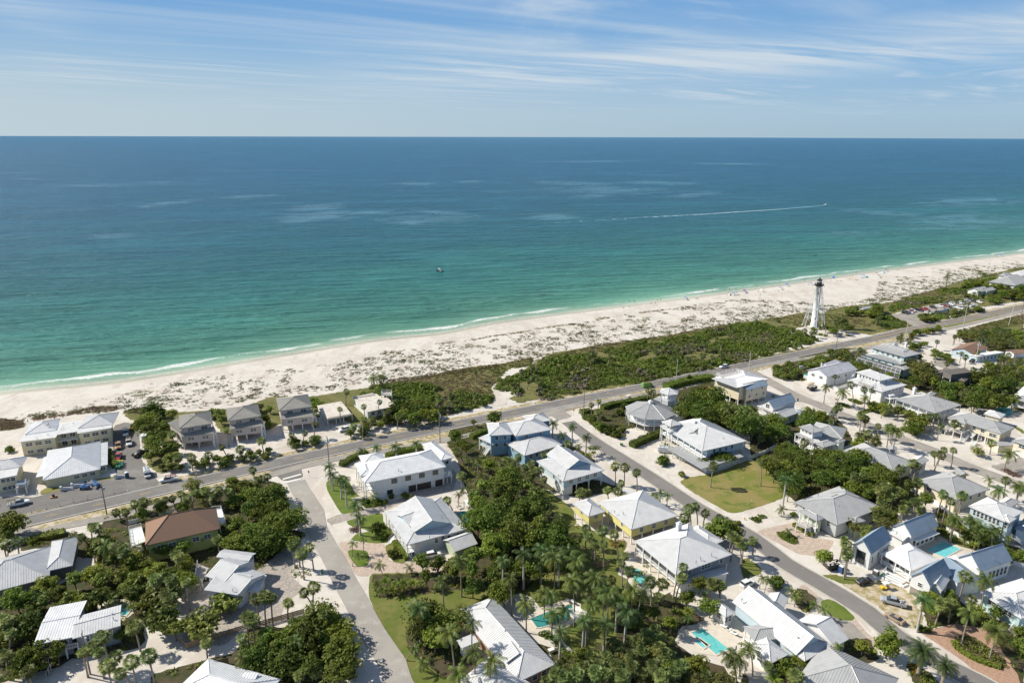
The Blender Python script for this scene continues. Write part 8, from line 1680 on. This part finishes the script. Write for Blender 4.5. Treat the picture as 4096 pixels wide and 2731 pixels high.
ebox('tarp_covered_box',"R 220,720",2.6,2.2,2.0,WM['white'],'white box with teal tarpaulin beside the house under construction','box',.7,[('tarpaulin',(0,0,2.0,2.7,2.3,.15),mat('teal_tarpaulin',(.03,.22,.20),.6)),('debris',(.3,-1.5,0,1.6,.8,.7),M_black)])
ebox('mailbox',"F 805,1470",.35,.35,1.5,CP['blue'],'blue and white mailbox post by the concrete street','mailbox',.3,[('box',(0,0,1.5,.5,.3,.35),M_trim)])
ebox('mailbox',"Q 2120,775",.5,.5,1.0,M_black,'dark mailbox on the gravel street edge','mailbox',.3,[('box',(0,0,1.0,.5,.3,.3),M_black)])
for i,(s_,lb) in enumerate((("R 770,1118",'grey boulder beside the drive, left one'),("R 1100,1215",'grey boulder beside the drive, middle one'),("R 1085,1250",'grey boulder beside the drive, right one'))):
    p_=PT(s_)[0]; rng=np.random.default_rng(i); bm=bmesh.new(); bmesh.ops.create_icosphere(bm,subdivisions=2,radius=.75)
    for v_ in bm.verts: v_.co*=1+.2*mnoise.noise(v_.co*1.5+Vector((i*5,0,0))); v_.co.z*=.6
    me=bpy.data.meshes.new('boulder'); bm.to_mesh(me); bm.free(); me.materials.append(mat('grey_rock',(.33,.33,.32),.9,(.25,.25,.24),2)); link('boulder',me,None,(p_.x,p_.y,.25),label=lb,category='boulder')
# ================================================================ people
def skin_body(name,joints,edges):
    me=bpy.data.meshes.new(name); me.from_pydata([j[:3] for j in joints],edges,[]); o=bpy.data.objects.new(name,me); C.objects.link(o)
    o.modifiers.new('skin','SKIN'); sv_=me.skin_vertices[0].data
    for i,j in enumerate(joints): sv_[i].radius=(j[3],j[3]*(j[4] if len(j)>4 else 1)); 
    sv_[0].use_root=True; s=o.modifiers.new('sub','SUBSURF'); s.levels=1
    dg=bpy.context.evaluated_depsgraph_get(); r=bpy.data.meshes.new_from_object(o.evaluated_get(dg)); bpy.data.objects.remove(o); r.name=name; return r
SKIN=mat('skin',(.42,.25,.17),.6); HAIR=mat('brown_hair',(.06,.04,.03),.7)
def pose(k):
    if k=='stand': J=[(0,0,.95,.15,.8),(0,0,1.2,.14,.75),(0,0,1.42,.13,.7),(0,0,1.52,.06),(0,.02,1.66,.105),(.19,0,1.42,.06),(.25,.03,1.15,.045),(.27,.10,.90,.035),(.27,.13,.82,.03),(-.19,0,1.42,.06),(-.25,.02,1.15,.045),(-.26,.06,.90,.035),(-.26,.08,.82,.03),(.10,0,.88,.095),(.12,.04,.5,.065),(.12,-.05,.09,.045),(.13,.10,.03,.035),(-.10,0,.88,.095),(-.11,-.06,.5,.065),(-.12,-.14,.09,.045),(-.12,.01,.03,.035)]
    elif k=='sit': J=[(0,0,.42,.15,.9),(0,-.08,.68,.14,.75),(0,-.15,.92,.13,.7),(0,-.15,1.02,.06),(0,-.12,1.16,.105),(.19,-.14,.92,.06),(.26,-.02,.66,.045),(.22,.18,.55,.035),(.20,.25,.55,.03),(-.19,-.14,.92,.06),(-.26,-.02,.66,.045),(-.22,.18,.55,.035),(-.20,.25,.55,.03),(.11,.05,.40,.095),(.13,.48,.50,.065),(.12,.78,.18,.045),(.12,.92,.14,.035),(-.11,.05,.40,.095),(-.13,.48,.48,.065),(-.12,.82,.18,.045),(-.12,.96,.14,.035)]
    else: J=[(0,0,.16,.14,1.1),(0,.25,.16,.13,1),(0,.48,.17,.12,1),(0,.58,.16,.06),(0,.72,.17,.10),(.19,.48,.14,.06),(.28,.22,.10,.045),(.30,.0,.08,.035),(.30,-.08,.07,.03),(-.19,.48,.14,.06),(-.28,.22,.10,.045),(-.30,.0,.08,.035),(-.30,-.08,.07,.03),(.10,-.08,.14,.09),(.12,-.46,.13,.065),(.13,-.86,.09,.045),(.14,-.95,.14,.035),(-.10,-.08,.14,.09),(-.12,-.46,.20,.065),(-.13,-.82,.09,.045),(-.14,-.92,.14,.035)]
    E_=[(0,1),(1,2),(2,3),(3,4),(2,5),(5,6),(6,7),(7,8),(2,9),(9,10),(10,11),(11,12),(0,13),(13,14),(14,15),(15,16),(0,17),(17,18),(18,19),(19,20)]
    return J,E_
PB={}
for k_ in ('stand','sit','lie'):
    J_,E_=pose(k_); b_=skin_body('body',J_,E_); b_.materials.clear(); b_.materials.append(SKIN); h_=Vector(J_[4][:3]); hm=MB(); hm.tube([h_+Vector((0,-.03,.0)),h_+Vector((0,-.03,.07)),h_+Vector((0,-.02,.13))],[.115,.112,.05],8)
    sh=MB(); t0,t1=Vector(J_[0][:3]),Vector(J_[2][:3]); sh.tube([t0,t0.lerp(t1,.5),t1],[.165,.16,.17],8); st=MB(); hp=Vector(J_[0][:3]); 
    for a,b in ((13,14),(17,18)): A_,B_=Vector(J_[a][:3]),Vector(J_[b][:3]); st.tube([hp.lerp(A_,.6),A_.lerp(B_,.25),A_.lerp(B_,.65)],[.15,.115,.10],8)
    PB[k_]=(b_,hm,sh,st)
_pm={}
def person(s,k,shirt,label,rz=None,z=0,group=None):
    p=PT(s,z)[0]; o=empty('person',(p.x,p.y,z),rz if rz is not None else R.uniform(0,6.28),label=label,category='person',group=group); b,hm,sh,st=PB[k]; link('body',b,o)
    def g(key,mb,m):
        kk=(k,key,m.name)
        if kk not in _pm: _pm[kk]=mb.mesh(key,m)
        return _pm[kk]
    link('hair',g('hair',hm,HAIR),o); link('shorts',g('shorts',st,FB['navy'] if shirt!='navy' else FB['blue']),o)
    if shirt: link('shirt',g('shirt',sh,FB.get(shirt) or mat('fabric_'+shirt,dict(orange=(.65,.16,.03),black=(.02,.02,.02),pink=(.5,.2,.2),grey=(.3,.3,.3))[shirt],.8)),o)
    return o
PPL=[("L 850,572",'sit','black','at the water edge left of the first pair of beach walkers'),("L 930,582",'stand','black','standing in the shallow foam, dark swimsuit'),("L 1190,618",'stand','black','walking on the beach, left of a dark-clad pair'),("L 1262,614",'stand','black','walking on the beach, right of a dark-clad pair'),("L 848,672",'stand','pink','in pink standing beside towels on the open sand'),("L 752,680",'sit','black','sitting low on the sand left of the towels'),("L 1290,555",'sit','grey','sitting at the water edge, left of two'),("L 1345,550",'sit','grey','sitting at the water edge, right of two'),("L 1760,545",'stand','black','standing by the first blue parasol'),("L 1900,533",'sit','black','sitting right of the first blue parasol, left of two'),("L 1928,530",'sit','pink','sitting right of the first blue parasol, right of two'),("L 1992,395",'stand',None,'wading in the surf above the breakers'),("L 2040,418",'sit',None,'crouching in the surf'),("L 2150,418",'stand','navy','standing in the swash, dark clothes'),("L 1970,468",'stand','white','walking along the wet sand in pale clothes'),
("K 12,795",'stand','grey','standing at the swash, leftmost of a row of three'),("K 86,785",'stand','grey','standing at the swash, middle of a row of three'),("K 183,783",'stand','pink','standing at the swash, rightmost of a row of three'),("K 513,730",'sit',None,'sitting at the water edge near the breakers'),("K 1258,642",'stand','grey','walking at the water edge left of the lighthouse'),("K 1675,645",'stand','navy','standing on the sand right of the lighthouse'),("K 1080,545",'stand',None,'wading, left of a pair beyond the surf'),("K 1110,545",'stand','black','wading, right of a pair beyond the surf'),("K 1022,608",'sit',None,'in the foam below the wading pair'),("K 2028,398",'stand','white','far out in the shallows, leftmost of three'),("K 2078,402",'stand','navy','far out in the shallows, middle of three'),("K 2172,388",'stand','black','far out in the shallows, rightmost of three'),("K 2070,515",'stand','orange','running at the water edge in orange'),("K 850,808",'sit','pink','sitting alone on the open sand'),("K 535,815",'sit','pink','sitting left of the white parasol'),("K 490,858",'lie',None,'lying on the sand below the white parasol'),("K 565,858",'sit','black','sitting in a dark chair below the white parasol'),("K 165,862",'sit','black','sitting under the leftmost parasol pair'),("K 920,768",'stand','grey','standing right of the beach shade'),("K 1325,705",'sit','black','sitting left of the lighthouse lantern'),("K 1500,832",'sit','black','sitting behind the lighthouse column'),("K 1780,642",'lie',None,'lying on a towel, left of two'),("K 1830,642",'lie',None,'lying on a towel, right of two'),("K 1965,632",'sit','grey','sitting left of the bright parasol'),
("J 215,460",'stand','pink','standing above the blue beach tent'),("J 415,432",'stand','navy','walking at the shore, left of two'),("J 440,428",'stand','grey','walking at the shore, right of two'),("J 350,474",'lie',None,'lying on the far sand, left of two'),("J 382,474",'sit','grey','sitting on the far sand, right of two'),("J 920,462",'sit','orange','sitting alone on the far beach'),("J 1905,255",'stand','navy','standing on the far end of the beach'),("J 1942,262",'sit','white','sitting on the far end of the beach'),
("M 1217,1185",'stand','black','in dark clothes walking down the sandy access path'),("M 1242,1160",'stand','white','in white walking ahead on the sandy access path'),("H 1150,905",'stand','blue','in light shorts standing by the new white stairs')]
for s_,k_,c_,t_ in PPL: person(s_,k_,c_,'person '+t_,group='people on the beach' if s_[0] in 'LKJ' else None)
for i,(x,y) in enumerate(((265,445),(325,432),(455,470),(515,412),(595,398))): person('A %d,%d'%(x,y+8),'stand' if i!=2 else 'sit','orange','person in orange vest working on the motel roof, %s from the left'%_o[i],z=6.3 if i!=2 else 7.4,group='roofers on the motel')
# beach shades
BP=[("L 1730,545",'blue','blue parasol standing alone on the open beach'),("K 137,865",'blue','blue parasol, leftmost on the beach'),("K 182,858",'teal','teal parasol beside the leftmost blue one'),("K 313,815",'red','red parasol above a blue one'),("K 320,832",'blue','blue parasol just below the red one'),("K 590,812",'white','white square-looking parasol on the beach'),("K 880,775",'blue','blue parasol over pale chairs in mid beach'),("K 985,722",'blue','small blue parasol nearest the water'),("K 1360,708",'blue','blue parasol left of the lighthouse lantern'),("K 1510,710",'blue','purple-blue parasol right of the lighthouse lantern'),("K 2042,628",'multi','orange-red parasol far up the beach'),("K 2132,592",'lblue','pale blue parasol left of the teal tent'),("K 2188,585",'blue','dark blue parasol beside the teal tent'),("J 182,495",'navy','navy parasol above the pale beach tent'),("J 42,548",'navy','navy parasol left of the pale beach tent'),("J 1990,268",'blue','blue parasol at the far end of the beach')]
for s_,c_,l_ in BP: parasol(s_,FB[c_],l_,r=1.35,tilt=R.uniform(-.2,.2),group='parasols on the beach')
def tent(s,m,label):
    p=PT(s)[0]; o=empty('beach_tent',p,R.random()*6,label=label,category='beach tent'); q=MB(); n=7
    for i in range(n):
        for j in range(3):
            a,b=math.pi*i/n,math.pi*(i+1)/n; t,u=j/3*1.5,(j+1)/3*1.5; f=lambda x,y:(1.2*math.cos(x)*math.cos(y),1.1*math.sin(x)*math.cos(y),1.35*math.sin(y)); q.poly([f(a,t),f(b,t),f(b,u),f(a,u)])
    link('canopy',q.mesh('canopy',m),o); q=MB(); q.cbox((0,.3,0),2.0,1.4,.03); link('groundsheet',q.mesh('groundsheet',m),o)
tent("K 2242,588",FB['teal'],'teal dome beach tent far up the beach'); tent("K 1716,592",FB['blue'],'blue pop-up shade tilted against the sun'); tent("J 150,512",FB['lblue'],'pale blue beach tent near the far car park'); tent("K 100,868",FB['white'],'white low shade at the left of the parasols')
def chair(s,m,label):
    p=PT(s)[0]; o=empty('beach_chair',p,R.random()*6,label=label,category='beach chair',group='low chairs on the beach'); q=MB(); q.cbox((0,0,.2),.5,.5,.05); link('seat',q.mesh('seat',m),o); q=MB(); q.box((-.25,-.25,.22),(0,.5,0),(-.25,0,.5),(.04,0,0)); link('backrest',q.mesh('backrest',m),o)
    for y in (-.25,.2): q=MB(); q.cbox((0,y,0),.5,.04,.2); link('leg',q.mesh('leg',M_trim),o)
for s_,c_,l_ in (("L 1690,552",'white','white low chair left of the lone blue parasol'),("L 1775,555",'navy','dark low chair right of the lone blue parasol'),("K 345,835",'navy','dark chair right of the red parasol'),("K 300,830",'white','white chair left of the red parasol'),("K 1000,728",'navy','dark chair under the small blue parasol'),("K 905,775",'white','white chair in mid beach'),("K 1380,712",'navy','dark chair left of the lighthouse lantern'),("K 2010,640",'white','white chair near the orange parasol'),("K 2165,598",'white','white chair by the teal tent'),("J 30,555",'white','white chair under the left navy parasol')): chair(s_,FB[c_],l_)
# ================================================================ boats
def boat(px,py,hx,hy,L,label,hull,top=True,wake=0):
    p=at(px,py); q=at(hx,hy); rz=math.atan2(q.y-p.y,q.x-p.x); o=empty('motor_boat',(p.x,p.y,.0),rz,label=label,category='boat'); s=L/7
    m=loft([(-3.5*s,-.1,.75,1.0*s,1.15*s),(-1*s,-.1,.8,1.1*s,1.25*s),(1.5*s,-.1,.95,.9*s,1.1*s),(3*s,0,1.15,.35*s,.55*s),(3.6*s,.3,1.2,.05,.1)]); link('hull',m.mesh('hull',hull),o); m=MB(); m.cbox((-.4*s,0,.76),5.0*s,1.9*s,.06); link('deck',m.mesh('deck',M_trim),o)
    m=MB(); m.cbox((0,0,.8),.9,.8,1.0); link('console',m.mesh('console',M_trim),o); m=MB(); m.cbox((-3.6*s,0,.4),.5,.5,1.1); link('outboard_motor',m.mesh('outboard_motor',M_black),o)
    if top:
        m=MB(); m.cbox((0,0,2.4),2.2,1.8,.08); link('canopy',m.mesh('canopy',M_trim),o)
        for x in (-.9,.9):
            for y in (-.7,.7): m=MB(); m.tube([(x,y,.8),(x,y,2.4)],.04,5); link('canopy_post',m.mesh('canopy_post',M_steel),o)
    return o,p,rz
boat(1757,1085,1735,1082,7.5,'small white boat with canopy and dark hull drifting off the beach',M_black)
_,bp_,_=boat(3302,820,3330,817,8,'white speedboat trailing a long foaming wake offshore',M_trim)
W0=[at(3300,820.5),at(3260,825),at(3180,832),at(3080,840),at(2950,848),at(2800,858),at(2600,868),at(2400,880),at(2200,893)]
wp=resample(W0,12); v=[];f=[]
for i,p in enumerate(wp):
    t=(wp[min(i+1,len(wp)-1)]-wp[max(i-1,0)]).normalized(); n=Vector((-t.y,t.x,0)); k=i/len(wp); w=(1.0+6*k)*R.uniform(.8,1.2); v+=[(p.x+n.x*w,p.y+n.y*w,.05),(p.x,p.y,.05+.25*(1-k)),(p.x-n.x*w,p.y-n.y*w,.05)]
for i in range(len(wp)-1):
    for k in (0,1): f.append((i*3+k,i*3+k+1,(i+1)*3+k+1,(i+1)*3+k))
me=bpy.data.meshes.new('boat_wake'); me.from_pydata(v,[],f); mw=bpy.data.materials.new('wake_foam'); mw.use_nodes=True; nt=mw.node_tree; N=nt.nodes; b=N['Principled BSDF']; b.inputs['Base Color'].default_value=(.32,.45,.51,1); b.inputs['Roughness'].default_value=.5
t_n=N.new('ShaderNodeTexCoord'); nz_=N.new('ShaderNodeTexNoise'); nz_.inputs['Scale'].default_value=.12; nz_.inputs['Detail'].default_value=6; nt.links.new(t_n.outputs['Object'],nz_.inputs['Vector']); sx_=N.new('ShaderNodeAttribute'); sx_.attribute_name='fade'; mr_=N.new('ShaderNodeMath'); mr_.operation='SUBTRACT'; nt.links.new(nz_.outputs['Fac'],mr_.inputs[0]); nt.links.new(sx_.outputs['Fac'],mr_.inputs[1]); ml_=N.new('ShaderNodeMath'); ml_.operation='MULTIPLY'; ml_.inputs[1].default_value=4; ml_.use_clamp=True; nt.links.new(mr_.outputs[0],ml_.inputs[0]); nt.links.new(ml_.outputs[0],b.inputs['Alpha'])
a_=me.attributes.new('fade','FLOAT','POINT'); a_.data.foreach_set('value',[(-.3+.84*(i/len(wp))**.6+(.12 if k!=1 else 0)) for i in range(len(wp)) for k in range(3)]); me.materials.append(mw); link('boat_wake',me,None,kind='stuff',label='long white foaming wake behind the speedboat',category='wake')
p_=PT("J 897,295")[0]; o=empty('channel_marker',p_,label='thin dark marker post standing in the shallows, far right',category='marker'); m=MB(); m.tube([(0,0,-1),(0,0,11)],[.22,.14],6); link('post',m.mesh('post',M_greyw),o); m=MB(); m.cbox((0,0,9.5),.9,.1,.9); link('board',m.mesh('board',M_black),o)
p_=PT("K 1437,236")[0]; o=empty('kayak',p_,.2,label='small dark kayak beyond the surf above the lighthouse',category='kayak'); m=loft([(-2,0,.15,.05,.05),(-1,-.05,.3,.3,.35),(1,-.05,.3,.3,.35),(2,0,.2,.05,.05)]); link('hull',m.mesh('hull',M_black),o)
for i,(x,y) in enumerate(((1128,568),(3345,557),(3560,572),(3450,588))):
    boat(x,y,x+20,y,14,['tiny white boat near the horizon, left','tiny white boat near the horizon, second from right','tiny white boat near the horizon, rightmost','tiny white boat a little below the horizon, right'][i],M_trim)
# ================================================================ cabbage palms past the 290 that show largest become one object
def bake(objs,name,**p):
    Vs=[];Ls=[];St=[];Tt=[];Mi=[];mats=[];vo=0;lo=0
    for o,_,_,_ in objs:
        mo=Matrix.LocRotScale(o.location,o.rotation_euler,o.scale)
        for ch in list(o.children):
            M_=mo@Matrix.LocRotScale(ch.location,ch.rotation_euler,ch.scale); me=ch.data; n=len(me.vertices); co=np.empty(n*3,np.float32); me.vertices.foreach_get('co',co); A=np.array(M_,dtype=np.float32); co=co.reshape(-1,3)@A[:3,:3].T+A[:3,3]
            l=np.empty(len(me.loops),np.int32); me.loops.foreach_get('vertex_index',l); k=len(me.polygons); s=np.empty(k,np.int32); t=np.empty(k,np.int32); mi=np.empty(k,np.int32); me.polygons.foreach_get('loop_start',s); me.polygons.foreach_get('loop_total',t); me.polygons.foreach_get('material_index',mi)
            mp=[]
            for q in me.materials:
                if q not in mats: mats.append(q)
                mp.append(mats.index(q))
            Vs.append(co); Ls.append(l+vo); St.append(s+lo); Tt.append(t); Mi.append(np.array(mp,dtype=np.int32)[mi]); vo+=n; lo+=len(l); bpy.data.objects.remove(ch)
        bpy.data.objects.remove(o)
    V,L_,S_,T_,M2=(np.concatenate(a) for a in (Vs,Ls,St,Tt,Mi)); me=bpy.data.meshes.new(name); me.vertices.add(len(V)); me.vertices.foreach_set('co',V.reshape(-1)); me.loops.add(len(L_)); me.loops.foreach_set('vertex_index',L_); me.polygons.add(len(S_)); me.polygons.foreach_set('loop_start',S_); me.polygons.foreach_set('loop_total',T_)
    for q in mats: me.materials.append(q)
    me.polygons.foreach_set('material_index',M2); me.update(calc_edges=True); link(name,me,None,kind='stuff',**p)
inview=[];outv=[]
for t in PLANTS:
    x,y=toimg((t[2].x,t[2].y,t[3]))
    (inview if (-60<x<4156 and -100<y<2830) else outv).append(t)
for t in outv:
    for ch in list(t[0].children): bpy.data.objects.remove(ch)
    bpy.data.objects.remove(t[0])
sab=sorted([t for t in inview if t[1]=='sabal'],key=lambda t:t[2].length)
if len(sab)>280: bake(sab[280:],'distant_cabbage_palms',label='far cabbage palms in the scrub and beyond the beach houses',category='palms'); keep=set(id(t) for t in sab[280:]); inview=[t for t in inview if id(t) not in keep]
# ---- names for every plant: its look, the building it stands by, and its place in that row
KD=dict(sabal=('cabbage palm','palm'),coco=('coconut palm','palm'),royal=('royal palm','palm'),small=('young feather palm','palm'),phoenix=('big date palm','palm'),areca=('areca palm','palm'),grape=('sea grape tree','tree'),dark=('dark dense tree','tree'),green=('broadleaf tree','tree'),bright=('bright green tree','tree'),olive=('feathery tree','tree'),canopy=('flat-topped tree','tree'),casuarina=('pine-like casuarina','tree'),shrub=('round clipped shrub','shrub'))
hs=[(n,p,toimg((p.x,p.y,2))) for n,p in HOUSES]; gr={}
for t in inview:
    o,k,b,h=t; x,y=toimg((b.x,b.y,h)); best=min(hs,key=lambda q:(q[1]-b).length); hx,hy=best[2]; d=(best[1]-b)
    rel=('left of' if x<hx else 'right of') if abs(x-hx)>abs(y-hy)*1.3 else ('in front of' if y>hy else 'behind')
    sz='tall' if h>(7 if k in('sabal','coco','royal') else 5) else ('low' if h<(4.2 if k in('sabal','coco','royal') else 2.6) else '')
    gr.setdefault((KD[k][0],sz,rel,best[0]),[]).append((x,y,o,k))
for (nm,sz,rel,hn),L_ in gr.items():
    L_.sort(key=lambda q:q[0])
    for i,(x,y,o,k) in enumerate(L_):
        base=(sz+' '+nm).strip()+' '+rel+' '+hn
        if len(L_)>1: base+=', '+('leftmost' if i==0 else ('rightmost' if i==len(L_)-1 else _o[i]+' from left'))
        o['label']=base; o['category']=KD[k][1]; o['group']=KD[k][0]+'s among the houses'
